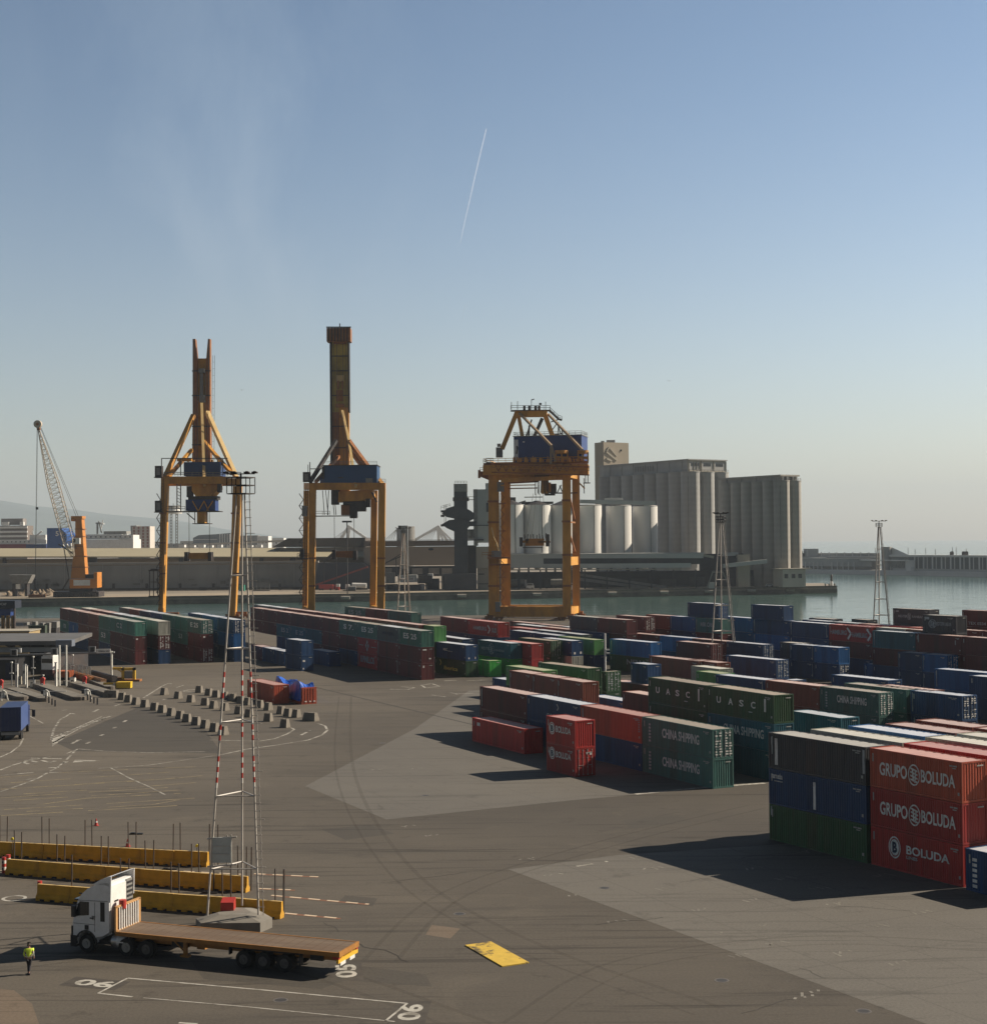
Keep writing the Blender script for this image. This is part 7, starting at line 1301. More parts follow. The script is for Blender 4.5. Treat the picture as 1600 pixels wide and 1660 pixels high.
b = MB(); b.add([(cx(2.235), yA-.12, 3.0), (cx(2.515), yA-.12, 2.12), (cx(2.515), yB+.12, 2.12), (cx(2.235), yB+.12, 3.0)], [(0, 1, 2, 3)]); b.box(cx(2.0), cx(2.5), -2.4, -.1, 3.02, 3.12); part('windscreen', b, GLS, cab)
b = MB(); b.bar((cx(2.22), -.02, 3.06), (cx(.1), -.02, 3.12), .03); b.box(cx(1.0), cx(1.03), -.026, -.02, 1.25, 3.0); b.box(cx(1.0), cx(2.55), -.026, -.02, 1.66, 1.69); part('door_seam', b, mat('seam_grey', (0.2, 0.2, 0.2), .6), cab)
b = MB(); b.box(cx(1.1), cx(1.35), -.024, .01, 2.02, 2.09); part('door_handle', b, BLKP, cab)
b = MB(); b.box(cx(.98), cx(1.22), -.024, -.012, 2.1, 2.2); b.box(cx(1.02), cx(1.08), -.024, -.012, 1.95, 2.1); b.box(cx(1.15), cx(1.2), -.024, -.012, 1.95, 2.1); part('emblem', b, GST, cab)
b = MB(); b.box(cx(1.45), cx(1.72), -.026, -.005, 1.34, 1.62); b.box(cx(1.9), cx(2.1), -.03, -.0, 3.45, 3.52); part('step_panel', b, BLKP, cab)
b = MB(); q = [(0, 3.05), (-.10, 3.1), (-.14, 4.62), (.1, 4.55), (.6, 4.38), (1.2, 4.05), (.3, 4.1), (.02, 4.0)]
for y in (-.03, -W_+.12): b.add([(cx(x), y, z) for x, z in q]+[(cx(x), y-.05, z) for x, z in q], [tuple(range(8)), tuple(range(8, 16))[::-1]]+[(i, 8+i, 8+(i+1) % 8, (i+1) % 8) for i in range(8)])
b.add([(cx(x), y, z) for y in (-.03, -W_+.07) for x, z in ((-.14, 4.62), (.1, 4.58), (.6, 4.38), (1.2, 4.05))], [(0, 1, 5, 4), (1, 2, 6, 5), (2, 3, 7, 6)]); part('roof_deflector', b, CABW, cab)
b = MB(); b.box(cx(-.04), cx(-.005), -1.72, -.12, 1.5, 4.0); part('rear_panel', b, WHT, cab)
b = MB(); b.box(cx(-.05), cx(-.0), -2.42, -1.76, 2.7, 4.1)
part('rear_frame', b, GST, cab); b = MB(); [b.box(cx(-.09), cx(-.05), -2.35, -1.8, 2.75+i*.27, 2.87+i*.27) for i in range(5)]; b.box(cx(-.06), cx(-.04), -.9, -.5, 3.0, 3.1); part('louvre', b, BLKP, cab)
b = MB(); b.cyl((cx(-.45), -.75, 2.62), (cx(-.45), -.75, 3.12), .22, n=12); part('red_reel', b, MRD, cab)
b = MB(); b.box(cx(2.3), cx(2.72), yB-.02, .0, .28, .95); b.box(cx(2.55), cx(2.68), yB, -.02, .95, 1.5); part('front_bumper', b, BLKP, cab)
for y in (-.3, yB+.3): b = MB(); b.box(cx(2.7), cx(2.74), y-.2, y+.2, .75, .95); part('headlight', b, GST, cab)
for y, s_ in ((.14, 1), (yB-.14, -1)): b = MB(); b.box(cx(2.25), cx(2.5), y-.1, y+.1, 2.1, 2.75); b.bar((cx(2.3), y, 2.7), (cx(2.1), y-s_*.15, 2.9), .04); part('mirror', b, BLKP, cab)
b = MB(); a = [(1.62+.70*math.cos(R(x)), .58+.70*math.sin(R(x))) for x in range(-10, 200, 15)]; 
for (x0, z0), (x1, z1) in zip(a[:-1], a[1:]): b.bar((cx(x0), -.04, z0), (cx(x1), -.04, z1), .10, .09)
part('wheel_arch', b, BLKP, cab)
wheel(t, cx(1.62), -.19, .52, .32, RIM, 1); wheel(t, cx(1.62), yB+.19, .52, .32, RIM, -1)
for px, rm in ((211, RIM), (245, RIMD)):
    x = TL*(548-px)/360+.25
    for y, o in ((-.18, 1), (yB+.18, -1)): wheel(t, x, y, .52, .34, rm, o)
b = MB(); 
for y in (-.85, -1.65): b.box(TL-3.2, cx(.3), y-.06, y+.06, .75, 1.0)
b.box(TL-3.4, cx(2.0), -2.2, -.4, .45, .7); b.box(cx(-1.3), cx(0), -2.3, -.3, .7, 1.3); part('tractor_chassis', b, BLKP, t)
tx = TL*(548-177)/360
b = MB(); b.cyl((tx-1.25, -.34, .78), (tx-.0, -.34, .78), .33, n=20); part('fuel_tank', b, ALU, t); b = MB(); b.cyl((tx-.95, -.34, .78), (tx-.42, -.34, .78), .336, n=20, cap=False); part('tank_label', b, WHT, t)
b = MB()
for o in (-.02, -1.1, -1.3): b.cyl((tx+o-.05, -.34, .78), (tx+o, -.34, .78), .35, n=20)
part('tank_strap', b, BLKP, t)
# ---------------------------------------------------------------- pedestrian
def skin(nodes, edges, name, m, parent, sub=2, root=0):
    me = bpy.data.meshes.new(name); me.from_pydata([n_[0] for n_ in nodes], edges, []); o = bpy.data.objects.new(name, me); C.objects.link(o)
    md = o.modifiers.new('s', 'SKIN'); md.use_smooth_shade = True; sm = o.modifiers.new('d', 'SUBSURF'); sm.levels = sub; sm.render_levels = sub
    if not me.skin_vertices: me.skin_vertices.new()
    for i, n_ in enumerate(nodes):
        r_ = n_[1]; me.skin_vertices[0].data[i].radius = r_ if isinstance(r_, tuple) else (r_, r_)
    me.skin_vertices[0].data[root].use_root = True
    bpy.context.view_layer.update(); ev = bpy.data.meshes.new_from_object(o.evaluated_get(bpy.context.evaluated_depsgraph_get())); bpy.data.objects.remove(o)
    ev.materials.clear(); ev.materials.append(m); p = bpy.data.objects.new(name, ev); C.objects.link(p); p.parent = parent
    for f_ in ev.polygons: f_.use_smooth = True
    return p
pg = G(47, 1580, 0); ped = thing('person', 'pedestrian in a yellow high visibility vest and dark trousers walking past the lorry', 'person', (pg.x, pg.y, 0), R(100))
SKN = mat('skin', (0.42, 0.24, 0.17), .6, var=.05); VES = mat('hi_vis_yellow', (0.62, 0.80, 0.06), .6, var=.06, scale=8); TRS = mat('dark_trousers', (0.02, 0.02, 0.028), .85, var=.2, scale=8); REF = mat('reflective_band', (0.75, 0.76, 0.70), .3); HAI = mat('dark_hair', (0.03, 0.02, 0.015), .7); SLV = mat('grey_sleeve', (0.40, 0.42, 0.36), .8)
N_ = [((0, 0, .96), .13), ((0, 0, 1.15), (.15, .11)), ((0, 0, 1.38), (.19, .11)), ((.01, 0, 1.50), .06), ((.02, 0, 1.58), .065), ((.03, 0, 1.66), .095), ((.03, 0, 1.74), .075),
      ((0, .19, 1.42), .055), ((-.04, .27, 1.16), .042), ((.10, .22, .95), .032), ((0, -.19, 1.42), .055), ((-.10, -.25, 1.16), .042), ((.02, -.27, .93), .032),
      ((.0, .09, .90), .09), ((.14, .05, .50), .055), ((-.02, .03, .10), .042), ((.0, -.09, .90), .09), ((.02, -.05, .50), .055), ((-.20, -.03, .14), .042), ((.14, .03, .04), .035), ((-.08, -.03, .05), .035), ((.14, .03, 1.655), .02)]
E_ = [(0, 1), (1, 2), (2, 3), (3, 4), (4, 5), (5, 6), (2, 7), (7, 8), (8, 9), (2, 10), (10, 11), (11, 12), (0, 13), (13, 14), (14, 15), (0, 16), (16, 17), (17, 18), (15, 19), (18, 20), (5, 21)]
for hv, (hx, hy, hz) in ((9, (.10, .22, .95)), (12, (.02, -.27, .93))):      # palm, four curled fingers and a thumb
    k0 = len(N_); N_.append(((hx+.02, hy, hz-.05), .028)); E_.append((hv, k0))
    for f_, (dx, ln) in enumerate(((-.026, .055), (-.009, .065), (.009, .06), (.026, .048))):
        a0 = len(N_); N_.append(((hx+.02+dx, hy, hz-.05-ln*.55), .0095)); N_.append(((hx+.03+dx, hy*.985, hz-.05-ln), .0085)); E_ += [(k0, a0), (a0, a0+1)]
    a0 = len(N_); N_.append(((hx+.06, hy*.96, hz-.055), .010)); E_.append((k0, a0))
skin(N_, E_, 'body', SKN, ped)
skin([((0, 0, .93), (.185, .135)), ((0, 0, 1.15), (.19, .135)), ((0, 0, 1.36), (.215, .135)), ((0, 0, 1.47), (.10, .09)), ((0, .20, 1.41), .075), ((-.02, .245, 1.28), .06), ((0, -.20, 1.41), .075), ((-.05, -.235, 1.28), .06)], [(0, 1), (1, 2), (2, 3), (2, 4), (4, 5), (2, 6), (6, 7)], 'vest', VES, ped)
for sy in (1, -1): skin([((-.02*1, .25*sy, 1.30), .052), ((-.04 if sy > 0 else -.10, (.27 if sy > 0 else .25)*sy, 1.16), .05), ((.08 if sy > 0 else .0, .235*sy if sy > 0 else .268*sy, .99), .042)], [(0, 1), (1, 2)], 'sleeve', VES if sy > 0 else SLV, ped)
skin([((0, 0, .97), (.16, .12)), ((0, .09, .86), .105), ((.14, .05, .50), .072), ((-.01, .03, .13), .058), ((0, -.09, .86), .105), ((.02, -.05, .50), .072), ((-.19, -.03, .17), .058)], [(0, 1), (1, 2), (2, 3), (0, 4), (4, 5), (5, 6)], 'trousers', TRS, ped)
for z in (1.02, 1.12): b = MB(); b.cyl((0, 0, z-.022), (0, 0, z+.022), .19, n=20, cap=False); o = part('reflective_band', b, REF, ped); o.scale = (.78, 1.06, 1)
skin([((0.0, 0, 1.70), .095), ((-.035, 0, 1.64), .075), ((.05, 0, 1.77), .07)], [(0, 1), (0, 2)], 'hair', HAI, ped, 1)
for x, y in ((.03, .03), (-.14, -.03)): b = MB(); b.box(x-.12, x+.17, y-.05, y+.05, 0.0, .09); part('shoe', b, TRS, ped)
# ---------------------------------------------------------------- yellow barriers, posts, markers
YB = mat('barrier_yellow', (0.62, 0.325, 0.02), .7, var=.18, scale=.9, col2=(0.22, 0.12, 0.035), amt=.75, thr=(.5, .72)); PST = mat('post_iron', (0.05, 0.045, 0.042), .7, var=.25, scale=3, col2=(0.12, 0.06, 0.03), amt=.5)
def barrier_proto(L):
    r = bpy.data.objects.new('road_barrier', None); b = MB(); h = 1.08
    b.profile([(-.30, .12), (-.30, .28), (-.14, .48), (-.10, h), (.10, h), (.14, .48), (.30, .28), (.30, .12)], 0.01, L-.01)
    for x0 in (0.01, L*.26, L*.58, L-.42): b.profile([(-.29, 0), (-.29, .12), (.29, .12), (.29, 0)], x0, x0+.40)
    b.build('body', YB, r); b = MB()
    for x0 in (L*.26-.35, L*.58-.35): b.box(x0, x0+.32, -.302, .302, .01, .13)
    b.build('foot_slot', BLKP, r); b = MB(); b.box(0.02, L-.02, -.085, .085, h, h+.012); b.build('top_edge', mat('barrier_edge', (0.60, 0.42, 0.16), .7, var=.15), r); return r
BP = barrier_proto(1.0)
ROWN = ('far barrier row', 'middle barrier row', 'near barrier row'); nb = 0
for ri, (A_, B_, nseg, p_lo, p_step, npst) in enumerate(((G(-30, 1386), G(338, 1405), 7, .3, 3.75, 9), (G(12, 1417), G(402, 1446.5), 7, .2, 3.75, 8), (G(62, 1459), G(458, 1489), 7, 2.3, 3.85, 5))):
    d = (B_-A_); L = d.length; d.normalize(); rz = math.atan2(d.y, d.x); nv = Vector((-d.y, d.x, 0)); sl = L/nseg
    if ri == 0 or True:
        pr_ = barrier_proto(sl)
    for i in range(nseg):
        o = copy_tree(pr_); o.location = A_+d*sl*i; o.rotation_euler = (0, 0, rz+random.uniform(-.012, .012)); o.location += Vector((0, random.uniform(-.05, .05), 0)); o.name = 'road_barrier'
        tag(o, f"yellow concrete barrier, {ORD[i]} from the left in the {ROWN[ri]}", 'barrier', 'yellow road barriers beside the lorry')
    for o_ in list(pr_.children)+[pr_]: bpy.data.objects.remove(o_)
    for i in range(npst):
        for k in (0, .62):
            if ri == 2 and i == 0 and k: continue
            p = A_+d*(p_lo+i*p_step+k+(1.0 if ri == 0 else 0))+nv*.55
            if (p-A_).length > L+.8: continue
            b = MB(); lean = random.uniform(-.02, .03); b.cyl((0, 0, 0), (lean*2, 0, 3.05+random.uniform(-.08, .08)), .045, n=8); po = b.build('fence_post', PST, None, (p.x, p.y, 0))
            tag(po, f'thin dark iron post behind the {ROWN[ri]}', 'post', f'iron posts along the {ROWN[ri]}')
for ri, (px, py) in enumerate(((455, 1489), (335, 1404), (342, 1447), (403, 1447))):
    p = G(px, py)+Vector((.1, .5, 0)); b = MB(); b.cyl((0, 0, 0), (.05, 0, 3.05), .05, n=8); tag(b.build('fence_post', PST, None, (p.x, p.y, 0)), ('dark iron post at the right end of the near barrier row', 'dark iron post at the right end of the far barrier row', 'dark iron post left of the right end of the middle barrier row', 'dark iron post at the right end of the middle barrier row')[ri], 'post')
BPb = [BP]; 
for o_ in list(BP.children)+[BP]: bpy.data.objects.remove(o_)
for (px, py, lab) in ((6.5, 1416, 'red and white banded marker post left of the middle barrier row'), (13.5, 1412, 'second banded marker post touching the middle barrier row'), (64.5, 1457, 'red and white banded marker post at the left end of the near barrier row')):
    p = G(px, py); t = thing('marker_post', lab, 'post', (p.x, p.y, 0))
    b1, b2, b3 = MB(), MB(), MB()
    for i in range(5): (b1 if i % 2 == 0 else b2).cyl((0, 0, i*.24), (0, 0, i*.24+.24), .16, n=14)
    for i in (1, 3): b3.box(-.1, .0, -.17, -.1, i*.24+.03, i*.24+.2)
    part('red_ring', b1, MRD if px > 60 or px > 10 else MRD, t); part('white_ring', b2, MWH, t); part('dark_patch', b3, BLKP, t)
for px, py, lab in ((18, 1366, 'small yellow warning lamp hung on a post of the far barrier row'), (318, 1378, 'small yellow warning lamp near the right end of the far barrier row')):
    p = G(px, py+26)+Vector((0, .3, 0)); t = thing('warning_lamp', lab, 'lamp', (p.x, p.y, 0)); b = MB(); b.cyl((0, 0, 0), (0, 0, 1.35), .025, n=6); part('stem', b, PST, t); b = MB(); b.cyl((0, -.06, 1.45), (0, .06, 1.45), .11, n=14); part('lens', b, mat('lamp_yellow', (0.75, 0.6, 0.05), .4), t)
for px, py, lab in ((156, 1336, 'small red and white cone standing beyond the far barrier row'), (207, 1370, 'small red and white cone close behind the far barrier row')):
    p = G(px, py+3); t = thing('traffic_cone', lab, 'cone', (p.x, p.y, 0)); b = MB(); b.cyl((0, 0, .04), (0, 0, .62), .17, .04, 12); b.box(-.2, .2, -.2, .2, 0, .04); part('body', b, MRD, t); b = MB(); b.cyl((0, 0, .28), (0, 0, .46), .118, .075, 12, False); part('band', b, MWH, t)
for px, py, lab in ((221, 1353, 'dark flat wheel stop lying beyond the far barrier row'), (275, 1411, 'black folded sandbag lying between the far and middle barrier rows'), (340, 1449, 'small dark sandbag lying at the end of the middle barrier row')):
    p = G(px, py); b = MB(); b.box(-.55, .55, -.16, .16, 0, .1); b.box(-.45, -.1, -.12, .12, .1, .16); tag(b.build('sandbag', BLKP, None, (p.x, p.y, 0)), lab, 'sandbag')
# ---------------------------------------------------------------- concrete lane blocks
BLC = mat('block_concrete', (0.20, 0.178, 0.148), .85, var=.15, scale=1.0, col2=(0.12, 0.105, 0.09), amt=.6)
def blk(px, py, row, i, L=1.0, dark=False):
    p = G(px, py+5.5); h = 1.12; b = MB(); w0, w1 = .5, .30; l0, l1 = L*.52, L*.44
    q = [(-l0, -w0, 0), (l0, -w0, 0), (l0, w0, 0), (-l0, w0, 0), (-l0, -w0, .18), (l0, -w0, .18), (l0, w0, .18), (-l0, w0, .18), (-l1, -w1, h), (l1, -w1, h), (l1, w1, h), (-l1, w1, h)]
    b.add(q, [(3, 2, 1, 0), (0, 1, 5, 4), (1, 2, 6, 5), (2, 3, 7, 6), (3, 0, 4, 7), (4, 5, 9, 8), (5, 6, 10, 9), (6, 7, 11, 10), (7, 4, 8, 11), (8, 9, 10, 11)])
    for sx in (-.6, .6): b.box(sx*l1-.05, sx*l1+.05, -.05, .05, h, h+.05)
    o = b.build('concrete_block', BLC, None, (p.x, p.y, 0)); o.rotation_euler = (0, 0, R(-25)+random.uniform(-.22, .22))
    tag(o, f'grey tapered concrete block, {i} in the {row} lane row', 'block', 'concrete lane blocks by the gate')
W_ORD = ORD+['thirteenth', 'fourteenth', 'fifteenth']
for row, L_ in (('near', ((181, 1125), (198, 1129), (208, 1133), (220.5, 1137), (235, 1141), (251, 1146), (263, 1150), (278, 1155), (292.5, 1160), (303, 1165), (318, 1170), (333, 1175), (348, 1180.5), (362, 1186))),
                ('middle', ((266.6, 1121), (289, 1127), (309.5, 1133), (332.5, 1138), (346.5, 1143), (364.5, 1146.5), (387.5, 1152), (404, 1157), (435, 1164), (462, 1174))),
                ('far', ((323, 1117.5), (338.6, 1122), (350, 1125), (364.5, 1127.5), (378, 1131), (391, 1135), (402, 1137.5), (421, 1142), (435, 1146), (456, 1152), (467, 1156), (480.6, 1157.6), (504, 1163)))):
    for i, (x, y) in enumerate(L_): blk(x, y, row, W_ORD[i]+' from the left' if i < len(L_)-1 else 'rightmost', 2.2 if (row == 'far' and i == 12) else (2.6 if row == 'near' and i == 0 else 1.0))
# ---------------------------------------------------------------- flat rack with blue tarpaulin
pc = G(489, 1114.6, 2.6); th_ = R(29.5); t = thing('flat_rack', 'open flat rack carrying a load under bright blue tarpaulin beside the lone orange container', 'container', (pc.x, pc.y, 0), th_-math.pi/2, 'boxes alone on the open yard')
ORC = cmats('o')[0]; b = MB(); b.box(-12.0, 0, 0, 2.44, .02, .45); part('base', b, ORC, t)
b = MB(); b.box(-.25, 0, 0, 2.44, .45, 2.55); [b.box(0, .05, .12+k*.45, .3+k*.45, .5, 2.4) for k in range(5)]; part('end_wall', b, ORC, t); b = MB(); [b.box(.05, .08, .5+k*.7, .8+k*.7, .35, .5) for k in range(3)]; part('marking_panel', b, LETW, t)
b = MB(); b.box(-12.0, -11.75, 0, 2.44, .45, 2.4); part('end_wall', b, ORC, t)
TARP = mat('blue_tarpaulin', (0.015, 0.10, 0.50), .4, var=.25, scale=1.6, bump=.6); b = MB(); nx, ny = 26, 10; vs = []; rg = random.Random(2)
for i in range(nx+1):
    for j in range(ny+1):
        u, v = i/nx, j/ny; x = -11.5+11.1*u; ed = min(1, min(v, 1-v)*14.0)*min(1, min(u, 1-u)*16+.25); hh = 2.35+.55*math.sin(u*7.3+1)*.6+.35*math.sin(v*5+u*9); vs.append((x+rg.uniform(-.05, .05), -.12+2.68*v+rg.uniform(-.05, .05), .5+hh*ed+rg.uniform(-.09, .09)))
b.add(vs, [(i*(ny+1)+j, (i+1)*(ny+1)+j, (i+1)*(ny+1)+j+1, i*(ny+1)+j+1) for i in range(nx) for j in range(ny)]); part('tarpaulin', b, TARP, t)
# ---------------------------------------------------------------- gate
GWH = mat('gate_white', (0.62, 0.62, 0.58), .5, var=.08, scale=2, col2=(0.3, 0.28, 0.25), amt=.3); ROOFG = mat('canopy_roof', (0.13, 0.125, 0.12), .6, var=.15, scale=.5, col2=(0.07, 0.066, 0.06), amt=.5); GGR = mat('gate_grey', (0.22, 0.225, 0.23), .5, var=.12, scale=1); KRB = mat('island_concrete', (0.115, 0.098, 0.082), .85, var=.15, scale=.6, col2=(0.08, 0.07, 0.06), amt=.5)
D0 = 283; t = thing('gate_canopy', 'wide grey flat roofed gate canopy at the left edge', 'canopy'); zr = P(60, 1046, D0).z
a, c = P(-70, 1046, D0), P(104, 1046, D0); e_ = P(113, 1040, D0+6); b = MB(); b.prism([(a.x, D0), (c.x, D0), (e_.x+1.2, D0+5), (e_.x-1, D0+26), (a.x, D0+26)], zr, zr+.75); part('roof', b, ROOFG, t)
b = MB(); b.box(c.x-1.5, c.x+1.5, D0-.3, D0+2, zr-.3, zr+.9); part('roof_end', b, mat('canopy_end', (0.14, 0.16, 0.2), .5), t)
b = MB(); zf = P(50, 1057, D0+2).z; b.box(a.x, P(94, 1050, D0+2).x, D0+1.6, D0+2.2, zf, zf+.9); part('fascia', b, mat('fascia_pale', (0.34, 0.35, 0.35), .5, var=.1), t)
b = MB(); [b.bar((P(x, 1050, D0).x, D0+3, zr), (P(x+12, 1050, D0).x, D0+1.9, zf+.9), .35, .5) for x in (2, 24, 32, 70)]; part('rafter', b, DST, t)
b = MB(); a2 = P(-20, 1070, D0+3); b.add([(P(-20, 0, D0).x, D0+3, P(0, 1063, D0).z), (P(40, 0, D0).x, D0+3, P(0, 1066, D0).z), (P(58, 0, D0).x, D0+3, P(58, 1073, D0).z), (P(16, 0, D0).x, D0+3, P(16, 1066, D0).z-.6)], [(0, 3, 2, 1)]); b.bar(P(-10, 1064, D0+3), P(58, 1073, D0+3), .6, .4); part('curved_brace', b, GST, t)
for i, (x, yt, yb, D_, w_) in enumerate(((96.5, 1046, 1112, 255, .35), (107.5, 1046, 1113, 256, .35), (-6, 1046, 1110, 262, .35))):
    p = P(x, yb, D_); p.x = G(x, yb).x; pp = G(x, yb); b = MB(); b.cyl((pp.x, pp.y, 0), (pp.x, pp.y, P(x, yt, pp.y).z), w_*.5, n=10); part('column', b, GWH, t)
t = thing('height_gantry', 'long thin grey sign gantry crossing the gate lanes with a white board at its end', 'gantry'); pr_ = G(181, 1104.5); zg = P(181, 1057.5, pr_.y).z
b = MB(); b.cyl((pr_.x, pr_.y, 0), (pr_.x, pr_.y, zg+.2), .2, n=10); part('post', b, GWH, t); el = P(26, 1062, pr_.y+8); b = MB(); b.cyl((pr_.x+.5, pr_.y, zg), (el.x, el.y, el.z), .16, n=8); part('beam', b, GGR, t)
b = MB(); a, c = P(156.5, 1059, pr_.y-.3), P(179, 1053, pr_.y-.3); b.box(a.x, c.x, pr_.y-.35, pr_.y-.2, a.z, c.z+.1); part('sign_board', b, WHT, t); b = MB(); add_text(b, 'TERMINAL SUD', (a.x+.25, pr_.y-.37, (a.z+c.z)/2-.12), (1, 0, 0), (0, 0, 1), c.x-a.x-.5, .26); part('lettering', b, LETD, t)
for x0, x1, y0, y1 in ((144, 155, 1048, 1058), (83, 93, 1051, 1062), (17, 28, 1053, 1063)): b = MB(); a, c = P(x0, y1, pr_.y+2), P(x1, y0, pr_.y+2); b.box(a.x, c.x, pr_.y+1.8, pr_.y+2.1, a.z, c.z); s_ = part('lane_signal', b, GGR, t); b = MB(); b.box(a.x+.35, c.x-.2, pr_.y+1.7, pr_.y+1.8, a.z+.15, c.z-.15); part('signal_face', b, BLKP, s_)
b = MB(); a, c = P(30, 1058, pr_.y+6), P(34, 1051, pr_.y+6); b.box(a.x, c.x, a.y, a.y+.3, a.z, c.z); part('shield_sign', b, WHT, t)
isl = ((18, 1120, 72, 1137, 1.1), (60, 1112, 128, 1135, 1.2), (112, 1108, 185, 1130, 1.1), (140, 1102, 178, 1118, .9), (-20, 1118, 36, 1135, 1.0))
for i, (x0, y0, x1, y1, w_) in enumerate(isl):
    a, c = G(x0, y0), G(x1, y1); d = (c-a).normalized(); nv = Vector((-d.y, d.x, 0)); pts = []
    for k in range(7): an = math.pi*(k/6-.5); pts.append(c+d*math.cos(an)*w_+nv*math.sin(an)*w_)
    pts += [a+nv*w_, a-nv*w_]; t = thing('traffic_island', f'raised kerbed traffic island between gate lanes, {ORD[i]} from the left' if i < 4 else 'raised kerbed traffic island cut by the left edge', 'island'); b = MB(); b.prism([(p.x, p.y) for p in pts], 0, .55); part('kerb', b, KRB, t); b = MB(); b.prism([((p.x-c.x)*.93+c.x-d.x*.3, (p.y-c.y)*.93+c.y-d.y*.3) for p in pts], .55, .60); part('top', b, mat('island_top', (0.17, 0.155, 0.13), .85, var=.2, scale=1), t)
def tall(name, label, cat_, px, yt, yb, wpx, m_, dep=.5, extra=None):
    p = G(px, yb); s_ = p.y/F; t = thing(name, label, cat_, (p.x, p.y, 0)); z = P(px, yt, p.y).z; b = MB(); b.box(-wpx*s_/2, wpx*s_/2, 0, dep, 0, z); part('panel', b, m_, t)
    if extra: extra(t, wpx*s_/2, z)
    return t
def ex_cap(t, w_, z): b = MB(); b.box(-w_-.06, w_+.06, -.05, .4, z, z+.12); part('cap', b, GGR, t); b = MB(); b.box(-w_*.5, w_*.5, -.03, 0, z*.55, z*.7); part('reader', b, BLKP, t)
tall('lane_totem', 'tall white lane totem nearest the left edge of the gate', 'totem', 26.5, 1077, 1116, 3.6, GWH, .6, ex_cap); tall('lane_totem', 'tall white lane totem in the middle of the gate', 'totem', 39, 1078, 1110, 4.2, GWH, .6, ex_cap); tall('lane_totem', 'tall slim white totem right of the middle of the gate', 'totem', 43, 1080, 1115, 1.8, GWH, .4, ex_cap); tall('lane_totem', 'tall white lane totem beside the canopy columns', 'totem', 90, 1075, 1113, 2.6, GWH, .7, ex_cap)
tall('ticket_kiosk', 'pale square ticket kiosk on the gate island', 'kiosk', 51.5, 1103, 1114, 6.2, GWH, 1.0, ex_cap); tall('ticket_kiosk', 'pale square ticket kiosk right of the canopy columns', 'kiosk', 117, 1099.5, 1111, 7.6, GWH, 1.0, ex_cap); tall('ticket_kiosk', 'dull beige ticket kiosk behind the left totem', 'kiosk', 31, 1097, 1110, 4.5, BGC, .8, ex_cap)
for px, yt, yb, lab in ((54, 1065, 1104, 'slim grey camera pole on the middle island'), (118, 1062, 1100, 'slim grey camera pole above the right kiosk'), (19, 1074, 1112, 'slim grey camera pole near the left edge'), (70, 1095, 1106, 'short grey pole on the middle island')):
    p = G(px, yb); t = thing('camera_pole', lab, 'pole', (p.x, p.y, 0)); z = P(px, yt, p.y).z; b = MB(); b.cyl((0, 0, 0), (0, 0, z), .09, n=8); part('pole', b, GGR, t); b = MB(); b.box(-.35, .35, -.3, .1, z*.52, z*.52+.15); b.box(-.15, .15, -.3, .2, z-.1, z+.12); part('camera', b, GWH, t)
for px, py, lab in ((69, 1112, 'red octagonal machine head on the middle gate island'), (1.5, 1116, 'red machine head at the left edge of the gate'), (137, 1110, 'dull red machine head on the right gate island')):
    p = G(px, py+4); t = thing('barrier_motor', lab, 'barrier', (p.x, p.y, 0)); b = MB(); b.cyl((0, -.3, 1.5), (0, .3, 1.5), .42, n=8); b.box(-.3, .3, -.25, .25, 0, 1.2); part('housing', b, MRD, t); b = MB(); b.cyl((0, -.36, .6), (0, -.3, .6), .28, n=14); part('dial', b, WHT, t)
for x0, x1, y0, y1, lab in ((8, 35, 1123, 1121.5, 'left white barrier arm lowered across a gate lane'), (76, 108, 1121, 1120, 'middle white barrier arm lowered across a gate lane'), (142, 172, 1119, 1117, 'right white barrier arm lowered across a gate lane')):
    p = G(x0, y0+8); q = P(x1, y1, p.y); t = thing('lane_barrier', lab, 'barrier', (p.x, p.y, 0)); z = P(x0, y0, p.y).z; b = MB(); b.bar((0, 0, z), (q.x-p.x, 0, z), .10); part('arm', b, WHT, t); b = MB(); b.box(-.45, .1, -.3, .3, 0, z+.15); part('post', b, GWH, t); b = MB(); b.box(-.9, -.45, -.25, .25, .25, z+.1); part('motor_box', b, BLKP, t)
for g_, L_ in enumerate((((74.5, 1137.5), (79.5, 1140), (84.5, 1143), (89.5, 1145.5)), ((142, 1135.5), (147, 1138), (152.5, 1140.5), (158, 1142.5)))):
    for i, (x, y) in enumerate(L_): p = G(x, y); b = MB(); b.cyl((0, 0, 0), (0, 0, .95), .13, n=10); b.cyl((0, 0, .95), (0, 0, 1.0), .13, .05, 10); tag(b.build('bollard', BLKP, None, (p.x, p.y, 0)), 'short dark bollard in front of the '+('middle' if g_ == 0 else 'right')+' gate barrier', 'bollard', ('middle', 'right')[g_]+' group of dark gate bollards')
for px, py, lab in ((75, 1128, 'white arched guard rail by the middle barrier'), (141.5, 1127, 'white arched guard rail by the right barrier'), (6, 1129, 'white arched guard rail by the left barrier')):
    p = G(px, py+7); b = MB(); b.tube([Vector((-.35, 0, 0)), Vector((-.35, 0, 1.3)), Vector((0, 0, 1.55)), Vector((.35, 0, 1.3)), Vector((.45, .6, 0))], .13, 8); tag(b.build('guard_hoop', GWH, None, (p.x, p.y, 0)), lab, 'guard')
